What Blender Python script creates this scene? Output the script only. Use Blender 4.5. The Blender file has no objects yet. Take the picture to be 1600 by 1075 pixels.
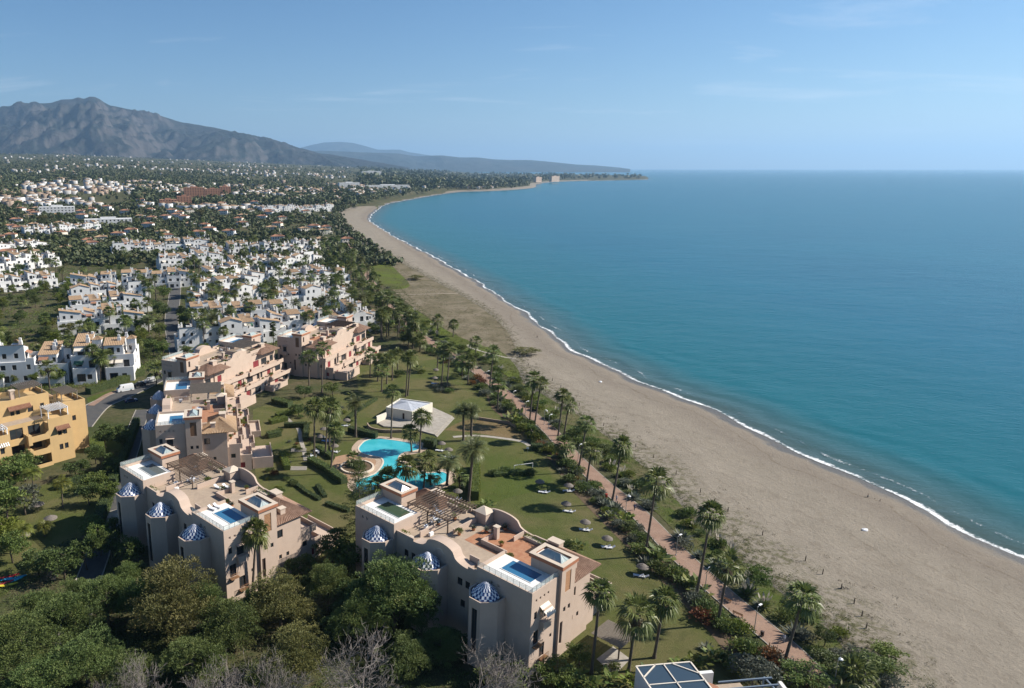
import bpy, bmesh, math, random
import numpy as np
from mathutils import Vector, Matrix

SC = bpy.context.scene
COL = SC.collection
R = math.radians
random.seed(7)
NPR = np.random.default_rng(7)

# ------------------------------------------------------------------ camera
F, PX, PY = 1120.0, 600.0, 537.5          # focal length and principal point in photo pixels
PITCH = math.atan(275.0 / F)
SP, CP = math.sin(PITCH), math.cos(PITCH)
CAMH = 80.0
cam_d = bpy.data.cameras.new('drone_camera')
cam = bpy.data.objects.new('drone_camera', cam_d)
COL.objects.link(cam)
cam.location = (0, 0, CAMH)
cam.rotation_euler = (math.pi / 2 - PITCH, 0, 0)
cam_d.sensor_width = 36
cam_d.lens = F / 1600 * 36
cam_d.shift_x = 0.125
cam_d.clip_start = 1.0
cam_d.clip_end = 200000
SC.camera = cam

# ------------------------------------------------------------------ light
SUN_EL, SUN_AZ = R(37), math.atan2(0.99, 0.13)      # azimuth from +Y towards +X
sun_v = Vector((math.sin(SUN_AZ) * math.cos(SUN_EL), math.cos(SUN_AZ) * math.cos(SUN_EL), math.sin(SUN_EL)))
sd_ = bpy.data.lights.new('sun', 'SUN')
sd_.energy = 5.0
sd_.angle = R(0.5)
sd_.color = (1.0, 0.93, 0.82)
sun = bpy.data.objects.new('sun', sd_)
COL.objects.link(sun)
sun.rotation_euler = sun_v.to_track_quat('Z', 'Y').to_euler()
W = bpy.data.worlds.new('World')
SC.world = W
W.use_nodes = True
nt = W.node_tree
nt.nodes.clear()
o_ = nt.nodes.new('ShaderNodeOutputWorld')
bg = nt.nodes.new('ShaderNodeBackground')
sky = nt.nodes.new('ShaderNodeTexSky')
sky.sky_type = 'NISHITA'
sky.sun_disc = False
sky.sun_elevation = SUN_EL
sky.sun_rotation = SUN_AZ
sky.altitude = 80
sky.air_density = 1.0
sky.dust_density = 0.25
sky.ozone_density = 5.5
bg.inputs['Strength'].default_value = 0.056
# thin high cloud wisps over the whole dome
tc = nt.nodes.new('ShaderNodeTexCoord')
sep = nt.nodes.new('ShaderNodeSeparateXYZ')
nt.links.new(tc.outputs['Generated'], sep.inputs[0])
zz = nt.nodes.new('ShaderNodeMath'); zz.operation = 'ADD'; zz.inputs[1].default_value = 0.09
nt.links.new(sep.outputs['Z'], zz.inputs[0])
dx = nt.nodes.new('ShaderNodeMath'); dx.operation = 'DIVIDE'
dy = nt.nodes.new('ShaderNodeMath'); dy.operation = 'DIVIDE'
nt.links.new(sep.outputs['X'], dx.inputs[0]); nt.links.new(zz.outputs[0], dx.inputs[1])
nt.links.new(sep.outputs['Y'], dy.inputs[0]); nt.links.new(zz.outputs[0], dy.inputs[1])
cmb = nt.nodes.new('ShaderNodeCombineXYZ')
nt.links.new(dx.outputs[0], cmb.inputs[0]); nt.links.new(dy.outputs[0], cmb.inputs[1])
mp = nt.nodes.new('ShaderNodeMapping')
mp.inputs['Scale'].default_value = (0.55, 1.25, 1)
mp.inputs['Rotation'].default_value = (0, 0, R(-8))
mp.inputs['Location'].default_value = (1.2, 2.9, 0)
nt.links.new(cmb.outputs[0], mp.inputs[0])
cn = nt.nodes.new('ShaderNodeTexNoise')
cn.inputs['Scale'].default_value = 0.9; cn.inputs['Detail'].default_value = 9
cn.inputs['Roughness'].default_value = 0.62; cn.inputs['Distortion'].default_value = 0.5
nt.links.new(mp.outputs[0], cn.inputs['Vector'])
cr = nt.nodes.new('ShaderNodeMapRange')
cr.inputs['From Min'].default_value = 0.555; cr.inputs['From Max'].default_value = 0.86
cr.inputs['To Max'].default_value = 0.75
nt.links.new(cn.outputs['Fac'], cr.inputs['Value'])
cmix = nt.nodes.new('ShaderNodeMixRGB')
cmix.inputs['Color2'].default_value = (9.0, 9.6, 10.4, 1)
nt.links.new(cr.outputs[0], cmix.inputs['Fac'])
shs = nt.nodes.new('ShaderNodeHueSaturation'); shs.inputs['Saturation'].default_value = 1.13
nt.links.new(sky.outputs[0], shs.inputs['Color'])
nt.links.new(shs.outputs[0], cmix.inputs['Color1'])
nt.links.new(cmix.outputs[0], bg.inputs['Color'])
nt.links.new(bg.outputs[0], o_.inputs['Surface'])

SC.view_settings.view_transform = 'Standard'
SC.view_settings.look = 'None'
SC.view_settings.exposure = 0.92
SC.view_settings.gamma = 1.0
SC.view_settings.use_curve_mapping = False
SC.render.engine = 'CYCLES'
cy = SC.cycles
cy.use_denoising = True
cy.max_bounces = 5
cy.diffuse_bounces = 2
cy.glossy_bounces = 2
cy.transmission_bounces = 3
cy.transparent_max_bounces = 12
cy.volume_bounces = 0
cy.caustics_reflective = False
cy.caustics_refractive = False
cy.sample_clamp_indirect = 4

# ------------------------------------------------------------------ layout helper: photo pixel -> point on the ground (height z)
def ray(px, py):
    u, v = (px - PX) / F, (py - PY) / F
    return u, CP - v * SP, -(SP + v * CP)

def G(px, py, z=0.0):
    a, b, c = ray(px, py)
    t = (z - CAMH) / c
    return (a * t, b * t)

def top_z(px, py, y):
    """height at which the sight line through a pixel passes the depth y"""
    a, b, c = ray(px, py)
    t = y / b
    return a * t, CAMH + c * t

def GL(pts, z=0.0):
    return [G(p[0], p[1], z) for p in pts]

# ------------------------------------------------------------------ objects and tags
def tag(o, label=None, cat=None, group=None, kind=None):
    if label: o['label'] = label
    if cat: o['category'] = cat
    if group: o['group'] = group
    if kind: o['kind'] = kind
    return o

def thing(name, label, cat, loc=(0, 0, 0), rz=0.0, group=None):
    o = bpy.data.objects.new(name, None)
    COL.objects.link(o)
    o.empty_display_size = 0.3
    o.location = loc
    o.rotation_euler = (0, 0, rz)
    return tag(o, label, cat, group)

def link(name, me, parent=None, loc=None, rz=None, scale=None):
    o = bpy.data.objects.new(name, me)
    COL.objects.link(o)
    if parent is not None: o.parent = parent
    if loc is not None: o.location = loc
    if rz is not None: o.rotation_euler = (0, 0, rz)
    if scale is not None: o.scale = scale
    return o

CHILD = {}
def kids(o):
    return [c for c in o.children]

def copy_tree(o, loc, rz, scale=None, label=None, group=None):
    r = o.copy(); COL.objects.link(r)
    r.location = loc; r.rotation_euler = (0, 0, rz)
    if scale is not None: r.scale = scale
    if label: r['label'] = label
    if group: r['group'] = group
    for ch in CHILD[o.name]:
        c = ch[0].copy(); COL.objects.link(c); c.parent = r
        for g in ch[1]:
            d = g.copy(); COL.objects.link(d); d.parent = c
    return r

def freeze(o):
    """remember a prototype's parts, so that copies need not search"""
    CHILD[o.name] = [(c, list(c.children)) for c in o.children]
    return o

class MB:
    """collects faces for one mesh"""
    def __init__(s):
        s.v, s.f, s.m = [], [], []
        s.cur = 0
    def quad(s, a, b, c, d):
        n = len(s.v); s.v += [a, b, c, d]; s.f.append((n, n + 1, n + 2, n + 3)); s.m.append(s.cur)
    def tri(s, a, b, c):
        n = len(s.v); s.v += [a, b, c]; s.f.append((n, n + 1, n + 2)); s.m.append(s.cur)
    def poly(s, pts):
        n = len(s.v); s.v += list(pts); s.f.append(tuple(range(n, n + len(pts)))); s.m.append(s.cur)
    def box(s, x0, x1, y0, y1, z0, z1):
        n = len(s.v)
        s.v += [(x0, y0, z0), (x1, y0, z0), (x1, y1, z0), (x0, y1, z0), (x0, y0, z1), (x1, y0, z1), (x1, y1, z1), (x0, y1, z1)]
        for f in ((0, 3, 2, 1), (4, 5, 6, 7), (0, 1, 5, 4), (1, 2, 6, 5), (2, 3, 7, 6), (3, 0, 4, 7)):
            s.f.append(tuple(n + i for i in f)); s.m.append(s.cur)
        return s
    def prism(s, poly, z0, z1, cap=True, bottom=False):
        n = len(s.v); k = len(poly)
        s.v += [(p[0], p[1], z0) for p in poly] + [(p[0], p[1], z1) for p in poly]
        for i in range(k):
            j = (i + 1) % k
            s.f.append((n + i, n + j, n + k + j, n + k + i)); s.m.append(s.cur)
        if cap: s.f.append(tuple(n + k + i for i in range(k))); s.m.append(s.cur)
        if bottom: s.f.append(tuple(n + i for i in reversed(range(k)))); s.m.append(s.cur)
        return s
    def bar(s, p, q, w, h=None):
        """square bar between two points"""
        h = h or w
        p, q = Vector(p), Vector(q); d = (q - p)
        if d.length < 1e-6: return s
        d.normalize()
        up = Vector((0, 0, 1)) if abs(d.z) < 0.95 else Vector((1, 0, 0))
        a = d.cross(up).normalized() * (w / 2); b = a.cross(d).normalized() * (h / 2)
        n = len(s.v)
        for c in (p, q):
            s.v += [tuple(c - a - b), tuple(c + a - b), tuple(c + a + b), tuple(c - a + b)]
        for f in ((0, 3, 2, 1), (4, 5, 6, 7), (0, 1, 5, 4), (1, 2, 6, 5), (2, 3, 7, 6), (3, 0, 4, 7)):
            s.f.append(tuple(n + i for i in f)); s.m.append(s.cur)
        return s
    def tube(s, pts, rad, k=6, cap=True):
        n = len(s.v); pts = [Vector(p) for p in pts]
        for i, p in enumerate(pts):
            d = (pts[min(i + 1, len(pts) - 1)] - pts[max(i - 1, 0)]).normalized()
            up = Vector((0, 0, 1)) if abs(d.z) < 0.9 else Vector((1, 0, 0))
            a = d.cross(up).normalized(); b = a.cross(d).normalized()
            r = rad[i] if isinstance(rad, (list, tuple)) else rad
            for j in range(k):
                t = 2 * math.pi * j / k
                s.v.append(tuple(p + a * (r * math.cos(t)) + b * (r * math.sin(t))))
        for i in range(len(pts) - 1):
            for j in range(k):
                jj = (j + 1) % k
                s.f.append((n + i * k + j, n + i * k + jj, n + (i + 1) * k + jj, n + (i + 1) * k + j)); s.m.append(s.cur)
        if cap:
            s.f.append(tuple(n + (len(pts) - 1) * k + j for j in range(k))); s.m.append(s.cur)
            s.f.append(tuple(n + j for j in reversed(range(k)))); s.m.append(s.cur)
        return s
    def lathe(s, prof, c=(0, 0), k=10):
        n = len(s.v); c = tuple(c)
        for (r, z) in prof:
            for j in range(k):
                t = 2 * math.pi * j / k
                s.v.append((c[0] + r * math.cos(t), c[1] + r * math.sin(t), z))
        for i in range(len(prof) - 1):
            for j in range(k):
                jj = (j + 1) % k
                s.f.append((n + i * k + j, n + i * k + jj, n + (i + 1) * k + jj, n + (i + 1) * k + j)); s.m.append(s.cur)
        return s
    def mesh(s, name, mats, smooth=False):
        me = bpy.data.meshes.new(name)
        me.from_pydata(s.v, [], s.f)
        if not isinstance(mats, (list, tuple)): mats = [mats]
        for m in mats: me.materials.append(m)
        if len(mats) > 1: me.polygons.foreach_set('material_index', s.m)
        if smooth: me.polygons.foreach_set('use_smooth', [True] * len(s.f))
        me.update()
        return me
    def build(s, name, mats, parent=None, smooth=False, **k):
        return link(name, s.mesh(name, mats, smooth), parent, **k)

def np_mesh(name, V, FQ, mat, smooth=False, attrs=None):
    """mesh from numpy arrays; FQ is (n,4) or (n,3)"""
    me = bpy.data.meshes.new(name)
    V = np.asarray(V, np.float32); FQ = np.asarray(FQ, np.int32)
    k = FQ.shape[1]
    me.vertices.add(len(V)); me.vertices.foreach_set('co', V.ravel())
    me.loops.add(FQ.size); me.loops.foreach_set('vertex_index', FQ.ravel())
    me.polygons.add(len(FQ)); me.polygons.foreach_set('loop_start', np.arange(0, FQ.size, k, dtype=np.int32))
    if smooth: me.polygons.foreach_set('use_smooth', np.ones(len(FQ), bool))
    me.update(calc_edges=True)
    for an, dom, arr in (attrs or []):
        a = me.attributes.new(an, 'FLOAT', dom); a.data.foreach_set('value', np.asarray(arr, np.float32).ravel())
    if mat: me.materials.append(mat)
    return me

# ------------------------------------------------------------------ materials
class NT:
    def __init__(s, name):
        s.m = bpy.data.materials.new(name); s.m.use_nodes = True
        s.t = s.m.node_tree; s.t.nodes.clear()
        s.out = s.n('OutputMaterial')
    def n(s, typ, **kw):
        x = s.t.nodes.new('ShaderNode' + typ)
        for k, v in kw.items(): setattr(x, k, v)
        return x
    def l(s, a, b): s.t.links.new(a, b)
    def noise(s, vec, scale, detail=6, rough=0.55, dist=0):
        x = s.n('TexNoise'); x.inputs['Scale'].default_value = scale; x.inputs['Detail'].default_value = detail
        x.inputs['Roughness'].default_value = rough; x.inputs['Distortion'].default_value = dist
        if vec is not None: s.l(vec, x.inputs['Vector'])
        return x.outputs['Fac']
    def rng(s, val, a, b, c=0.0, d=1.0):
        x = s.n('MapRange'); x.inputs['From Min'].default_value = a; x.inputs['From Max'].default_value = b
        x.inputs['To Min'].default_value = c; x.inputs['To Max'].default_value = d
        s.l(val, x.inputs['Value']); return x.outputs[0]
    def mix(s, fac, a, b, mode='MIX'):
        x = s.n('MixRGB', blend_type=mode)
        for i, v in (('Fac', fac), ('Color1', a), ('Color2', b)):
            if isinstance(v, (tuple, list)): x.inputs[i].default_value = tuple(v) + (1,) if len(v) == 3 else v
            elif isinstance(v, (int, float)): x.inputs[i].default_value = v
            else: s.l(v, x.inputs[i])
        return x.outputs[0]
    def math(s, op, a, b=0.0):
        x = s.n('Math', operation=op)
        for i, v in enumerate((a, b)):
            if isinstance(v, (int, float)): x.inputs[i].default_value = v
            else: s.l(v, x.inputs[i])
        return x.outputs[0]
    def coord(s, which='Object', scale=None, rot=None):
        c = s.n('TexCoord').outputs[which]
        if scale or rot:
            mp = s.n('Mapping')
            if scale: mp.inputs['Scale'].default_value = scale
            if rot: mp.inputs['Rotation'].default_value = rot
            s.l(c, mp.inputs[0]); c = mp.outputs[0]
        return c
    def pos(s): return s.n('NewGeometry').outputs['Position']
    def bsdf(s, col, rough=0.8, spec=0.3, bump=None, bstr=0.3, bdist=0.05, metal=0.0):
        b = s.n('BsdfPrincipled')
        for i, v in (('Base Color', col), ('Roughness', rough), ('Metallic', metal), ('Specular IOR Level', spec)):
            if isinstance(v, (tuple, list)): b.inputs[i].default_value = tuple(v) + (1,)
            elif isinstance(v, (int, float)): b.inputs[i].default_value = v
            else: s.l(v, b.inputs[i])
        if bump is not None:
            bp = s.n('Bump'); bp.inputs['Strength'].default_value = bstr; bp.inputs['Distance'].default_value = bdist
            s.l(bump, bp.inputs['Height']); s.l(bp.outputs[0], b.inputs['Normal'])
        s.l(b.outputs[0], s.out.inputs['Surface'])
        return b

def pmat(name, c1, c2=None, scale=0.6, lo=0.35, hi=0.65, rough=0.85, spec=0.25, bump=0.0, bscale=8, detail=6, vec='Object', metal=0.0, rand=0.0):
    t = NT(name)
    v = t.pos() if vec == 'Position' else t.coord(vec)
    col = c1
    if c2 is not None:
        col = t.mix(t.rng(t.noise(v, scale, detail, 0.6), lo, hi), c1, c2)
    if rand:
        oi = t.n('ObjectInfo').outputs['Random']
        hs = t.n('HueSaturation'); t.l(t.rng(oi, 0, 1, 1 - rand, 1 + rand), hs.inputs['Value'])
        if isinstance(col, (tuple, list)): hs.inputs['Color'].default_value = tuple(col) + (1,)
        else: t.l(col, hs.inputs['Color'])
        col = hs.outputs[0]
    bh = t.noise(v, bscale, 4) if bump else None
    t.bsdf(col, rough, spec, bh, bump, 0.05, metal)
    return t.m

M = {}
# ================================================================== THE SETTING
SEA = -2.5
PAIRS = [((1900, 1030), (1480, 1300)), ((1700, 922), (1405, 1090)), ((1600, 872), (1330, 985)), ((1500, 823), (1255, 925)),
         ((1400, 772), (1160, 855)), ((1300, 730), (1075, 780)), ((1180, 672), (985, 700)), ((1060, 620), (900, 645)),
         ((1000, 597), (862, 612)), ((950, 573), (832, 588)), ((900, 547), (803, 552)), ((860, 520), (790, 515)),
         ((820, 490), (758, 482)), ((780, 462), (712, 455)), ((740, 437), (672, 434)), ((700, 414), (630, 412)),
         ((660, 392), (596, 393)), ((620, 372), (566, 378)), ((592, 355), (538, 363)), ((578, 345), (518, 348)),
         ((580, 337), (512, 337)), ((590, 328), (530, 327)), ((605, 319), (568, 317)), ((640, 312), (612, 309)),
         ((680, 305), (660, 302)), ((720, 300), (708, 297.5)), ((780, 298), (778, 294.5)), ((833, 293.5), (826, 290)),
         ((839, 288), (826, 286.5)), ((860, 284.8), (858, 282.8)), ((900, 283), (900, 281)), ((960, 281.8), (960, 280)),
         ((1013, 280.6), (1005, 279))]
shore_c = np.array([G(a[0], a[1], SEA) for a, b in PAIRS])
edge_c = np.array([G(b[0], b[1], 0) for a, b in PAIRS])

def catmull(P, counts):
    out, seg = [], []
    n = len(P)
    for i in range(n - 1):
        p0, p1, p2, p3 = P[max(i - 1, 0)], P[i], P[i + 1], P[min(i + 2, n - 1)]
        k = counts[i]
        for j in range(k):
            t = j / k
            out.append(0.5 * ((2 * p1) + (-p0 + p2) * t + (2 * p0 - 5 * p1 + 4 * p2 - p3) * t * t + (-p0 + 3 * p1 - 3 * p2 + p3) * t ** 3))
    out.append(P[-1])
    return np.array(out)
cnt = [max(4, min(60, int(np.linalg.norm(shore_c[i + 1] - shore_c[i]) / 2.0))) for i in range(len(shore_c) - 1)]
SH = catmull(shore_c, cnt)
ED = catmull(edge_c, cnt)
# small natural wobble of the waterline (cusps)
tan = np.gradient(SH, axis=0); tan /= np.linalg.norm(tan, axis=1)[:, None]
NRM = np.stack([tan[:, 1], -tan[:, 0]], 1)               # to seaward when walking away from the camera
arc = np.concatenate([[0], np.cumsum(np.linalg.norm(np.diff(SH, axis=0), axis=1))])
wob = 0.9 * np.sin(arc / 9.5) + 0.7 * np.sin(arc / 23.0 + 1.3) + 0.5 * np.sin(arc / 4.1 + 0.4)
SH = SH + NRM * wob[:, None]

# land outline: waterline, the far point, back along the far bay to the hills
back = [G(*p, SEA) for p in ((1015, 277.5), (960, 275.5), (880, 274.0), (800, 273.0), (690, 270.5), (640, 268.6), (760, 267.4), (880, 267.0), (966, 266.8))]
far = [(15000, 60000), (-60000, 60000), (-60000, -300), (60, -300)]
LAND = np.array([tuple(p) for p in SH] + back + far)
COAST = np.array([tuple(p) for p in SH[::4]] + back)

def inside(P, poly):
    x, y = P[:, 0], P[:, 1]; r = np.zeros(len(P), bool)
    for i in range(len(poly)):
        x0, y0 = poly[i - 1]; x1, y1 = poly[i]
        if y0 == y1: continue
        c = ((y0 > y) != (y1 > y)) & (x < (x1 - x0) * (y - y0) / (y1 - y0) + x0)
        r ^= c
    return r

def dist(P, line):
    best = np.full(len(P), 1e12)
    for i in range(len(line) - 1):
        a = line[i]; b = line[i + 1]; d = b - a; L = (d * d).sum()
        if L < 1e-9: continue
        t = np.clip(((P - a) @ d) / L, 0, 1)
        q = P - (a + t[:, None] * d)
        best = np.minimum(best, (q * q).sum(1))
    return np.sqrt(best)

def signed(P):
    s = dist(P, COAST)
    return np.where(inside(P, LAND), s, -s)

def vnoise(x, y, s, seed=0):
    """cheap smooth value noise on arrays"""
    x = x / s; y = y / s
    xi = np.floor(x).astype(np.int64); yi = np.floor(y).astype(np.int64)
    fx = x - xi; fy = y - yi
    fx = fx * fx * (3 - 2 * fx); fy = fy * fy * (3 - 2 * fy)
    def h(a, b):
        v = np.sin(a * 127.1 + b * 311.7 + seed * 74.7) * 43758.5453
        return v - np.floor(v)
    return (h(xi, yi) * (1 - fx) + h(xi + 1, yi) * fx) * (1 - fy) + (h(xi, yi + 1) * (1 - fx) + h(xi + 1, yi + 1) * fx) * fy

def fbm(x, y, s, oct=5, seed=0, gain=0.5):
    r = 0; a = 1; t = 0
    for i in range(oct):
        r = r + a * vnoise(x, y, s / 2 ** i, seed + i * 3); t += a; a *= gain
    return r / t

def land_h(x, y):
    x = np.asarray(x, float); y = np.asarray(y, float)
    r = np.hypot(x, y); u = x / np.maximum(y, 1)
    inl = np.clip((0.12 - u) / 0.55, 0, 1)
    inl = 0.06 + 0.94 * inl ** 0.8
    h = 0.031 * np.clip(r - 900, 0, 6500) * inl
    h = h + np.clip((r - 1200) / 1500, 0, 1) * 16 * (fbm(x, y, 700, 3, 5) - 0.45) * np.clip(inl * 2, 0, 1)
    return np.maximum(h, 0)

def HZ(x, y):
    return float(land_h(np.array([x]), np.array([y]))[0])

def GT(px, py):
    """pixel to terrain point, marching along the sight line"""
    a, b, c = ray(px, py)
    t = 60.0
    last = t
    while t < 14000:
        x, y, z = a * t, b * t, CAMH + c * t
        if z <= HZ(x, y):
            lo, hi = last, t
            for _ in range(12):
                m = (lo + hi) / 2
                if CAMH + c * m <= HZ(a * m, b * m): hi = m
                else: lo = m
            return (a * hi, b * hi, HZ(a * hi, b * hi))
        last = t; t *= 1.02
    return None

def polar(us, ys):
    U, Y = np.meshgrid(us, ys)
    return (U * Y).ravel(), Y.ravel()

def grid_faces(nx, ny):
    i = np.arange(nx * ny).reshape(ny, nx)
    return np.stack([i[:-1, :-1], i[:-1, 1:], i[1:, 1:], i[1:, :-1]], -1).reshape(-1, 4)

# ---- terrain
us = np.linspace(-1.0, 1.25, 280); ys = np.geomspace(40, 26000, 300)
tx, ty = polar(us, ys)
P = np.stack([tx, ty], 1)
sdv = signed(P)
bw = 12 + 0 * sdv
edge_d = dist(P, ED)
in_beach = inside(P, np.concatenate([SH, ED[::-1]]))
tz = land_h(tx, ty)
drop = np.where(in_beach, np.clip((edge_d + 1) / 5, 0, 1) * 9, 0)
tz = np.where(sdv < 0, -14.0, tz - drop)
q = grid_faces(len(us), len(ys))
keep = (sdv[q] > -400).any(1)
t = NT('terrain_ground'); v = t.pos()
n1 = t.noise(v, 0.05, 8, 0.65); n2 = t.noise(v, 0.6, 6, 0.7)
c = t.mix(t.rng(n1, 0.38, 0.62), (0.050, 0.062, 0.022), (0.105, 0.085, 0.050))
c = t.mix(t.rng(n2, 0.42, 0.72), c, (0.032, 0.040, 0.016))
t.bsdf(c, 0.95, 0.1, n2, 0.6, 0.3); M['terrain'] = t.m
o = link('terrain', np_mesh('terrain', np.stack([tx, ty, tz], 1), q[keep], M['terrain'], True)); tag(o, kind='structure')

# ---- sea
us = np.linspace(-0.16, 1.9, 330); ys = np.geomspace(30, 60000, 420)
sx, sy = polar(us, ys)
P = np.stack([sx, sy], 1); ss = signed(P)
q = grid_faces(len(us), len(ys)); keep = (ss[q] < 14).any(1)
t = NT('sea_water'); v = t.pos()
at = t.n('Attribute', attribute_name='shore').outputs['Fac']
nb = t.noise(v, 0.006, 5, 0.6)
deep = t.mix(t.rng(nb, 0.35, 0.7), (0.002, 0.078, 0.124), (0.003, 0.092, 0.138))
c = t.mix(t.rng(at, 18, 190), (0.007, 0.094, 0.113), deep)
c = t.mix(t.rng(at, 2, 30), (0.050, 0.078, 0.072), c)
# streaks of calm and ruffled water, long and thin
st = t.n('Mapping'); st.inputs['Scale'].default_value = (0.0009, 0.006, 1); st.inputs['Rotation'].default_value = (0, 0, R(14)); t.l(v, st.inputs[0])
sn = t.noise(st.outputs[0], 1.0, 6, 0.6, 1.0)
c = t.mix(t.rng(sn, 0.56, 0.72, 0, 0.4), c, (0.03, 0.13, 0.17))
m1 = t.n('Mapping'); m1.inputs['Scale'].default_value = (0.6, 1.0, 1); m1.inputs['Rotation'].default_value = (0, 0, R(-35)); t.l(v, m1.inputs[0])
w1 = t.noise(m1.outputs[0], 0.10, 4, 0.6); w2 = t.noise(m1.outputs[0], 0.75, 5, 0.65); w3 = t.noise(m1.outputs[0], 0.022, 3, 0.5)
swl = t.n('Math', operation='SINE'); t.l(t.math('ADD', t.math('MULTIPLY', at, .42), t.math('MULTIPLY', w3, 22.0)), swl.inputs[0])
sw_ = t.math('MULTIPLY', t.math('MULTIPLY', swl.outputs[0], t.rng(at, 55, 5)), .22)
w1 = t.math('ADD', w1, sw_)
hgt = t.math('ADD', t.math('MULTIPLY', w1, 1.6), t.math('ADD', t.math('MULTIPLY', w2, 0.42), t.math('MULTIPLY', w3, 2.2)))
b = t.bsdf(c, 0.25, 0.18, hgt, 0.6, 0.7); b.inputs['IOR'].default_value = 1.33
M['sea'] = t.m
o = link('sea', np_mesh('sea', np.stack([sx, sy, np.full_like(sx, SEA)], 1), q[keep], M['sea'], True, [('shore', 'POINT', np.clip(-ss, -20, 3000))])); tag(o, kind='structure')

# ---- beach: lofted from under the water to the dune edge
prof = [(-0.9, None, -7.0), (-0.12, -6.0, -3.4), (0.0, 0.0, SEA), (None, 3.0, -2.02), (None, 7.0, -1.35), (0.22, None, -0.85), (0.32, None, -0.72), (0.45, None, -0.5), (0.6, None, -0.34), (0.75, None, -0.2), (0.9, None, -0.06), (1.0, None, 0.03), (1.0, 'in', 0.03), (1.0, 'in2', -0.6)]
wid = np.linalg.norm(ED - SH, axis=1)
rows, sda, edg = [], [], []
for k, (f, m, z) in enumerate(prof):
    ext = {'in': 7.0, 'in2': 7.6}.get(m, 0.0); m = None if ext else m
    fr = np.full(len(SH), f) + ext / wid if m is None else (np.full(len(SH), m) / wid if f is None else np.full(len(SH), 0.0))
    if f is None: fr = np.minimum(fr, 0.2 * (k - 2) / 2.2)
    if m is not None and f is not None: fr = np.minimum(m / wid, 0) if m < 0 else np.zeros(len(SH))
    if f == -0.9: fr = -np.minimum(30 / wid, 0.9)
    p = SH + (ED - SH) * fr[:, None]
    und = 0.16 * (fbm(p[:, 0], p[:, 1], 22, 4, 9) - 0.5) if (z > -2 and z < 0) else 0
    rows.append(np.stack([p[:, 0], p[:, 1], np.full(len(SH), z) + und], 1)); sda.append(fr * wid); edg.append(fr)
q = grid_faces(len(SH), len(prof))[:, ::-1]
t = NT('beach_sand'); v = t.pos()
at = t.n('Attribute', attribute_name='shore').outputs['Fac']; ae = t.n('Attribute', attribute_name='across').outputs['Fac']
g1 = t.noise(v, 0.09, 7, 0.65); g2 = t.noise(v, 1.3, 6, 0.75); g3 = t.noise(v, 0.35, 5, 0.7)
c = t.mix(t.rng(g1, 0.35, 0.65), (0.246, 0.214, 0.170), (0.202, 0.175, 0.138))
c = t.mix(t.rng(g2, 0.50, 0.78, 0, 0.55), c, (0.148, 0.123, 0.093))
c = t.mix(t.rng(t.noise(v, 2.2, 4, 0.7), 0.60, 0.68, 0, 0.7), c, (0.095, 0.076, 0.055))
wetn0 = t.math('ADD', at, t.math('MULTIPLY', t.rng(g1, 0.3, 0.7, -1, 1), 3.5))
# drift and tyre lines that run along the beach
ln = t.n('Math', operation='SINE'); wv = t.math('ADD', t.math('MULTIPLY', at, 0.55), t.math('MULTIPLY', g1, 14.0)); t.l(wv, ln.inputs[0])
c = t.mix(t.math('MULTIPLY', t.rng(ln.outputs[0], 0.6, 1.0, 0, 0.38), t.rng(g3, 0.4, 0.6)), c, (0.135, 0.108, 0.080))
band = t.math('MULTIPLY', t.rng(wetn0, 5, 8), t.rng(wetn0, 24, 15))
c = t.mix(t.math('MULTIPLY', band, t.rng(g3, 0.3, 0.6, 0.45, 0.95)), c, (0.168, 0.141, 0.112))
for x_, w_, k_ in ((27.0, .22, .5), (28.7, .22, .5), (41.0, .2, .4), (42.6, .2, .4), (13.5, .5, .75), (34.0, .7, .3)):
    wd_ = t.math('ADD', at, t.math('MULTIPLY', t.rng(t.noise(v, .035, 3, .5), .3, .7, -1, 1), 4.0))
    dd_ = t.math('ABSOLUTE', t.math('SUBTRACT', wd_, x_))
    c = t.mix(t.math('MULTIPLY', t.rng(dd_, w_, w_ * .4, 0, k_), t.rng(t.noise(v, .8, 4, .7), .38, .58)), c, (0.125, 0.100, 0.072))
wetn = t.math('ADD', at, t.math('MULTIPLY', t.rng(g1, 0.3, 0.7, -1, 1), 3.0))
wet = t.rng(wetn, 4.0, 7.5, 1, 0)
c = t.mix(wet, c, (0.088, 0.080, 0.070))
# dune plants creeping over the landward side
dn = t.math('ADD', ae, t.math('MULTIPLY', t.rng(g1, 0.3, 0.7, -1, 1), 0.12))
veg = t.math('MULTIPLY', t.rng(dn, 0.80, 1.0), t.rng(t.noise(v, 0.55, 6, 0.7), 0.47, 0.56))
c = t.mix(veg, c, (0.085, 0.080, 0.038))
rg = t.n('MapRange'); t.l(wet, rg.inputs['Value']); rg.inputs['To Min'].default_value = 0.95; rg.inputs['To Max'].default_value = 0.42
bh = t.math('ADD', t.math('MULTIPLY', g2, 0.5), t.math('MULTIPLY', g3, 0.35))
t.bsdf(c, rg.outputs[0], 0.2, bh, 1.0, 0.6); M['sand'] = t.m
o = link('beach', np_mesh('beach', np.concatenate(rows), q, M['sand'], True, [('shore', 'POINT', np.concatenate(sda)), ('across', 'POINT', np.concatenate(edg))])); tag(o, kind='structure')

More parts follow.
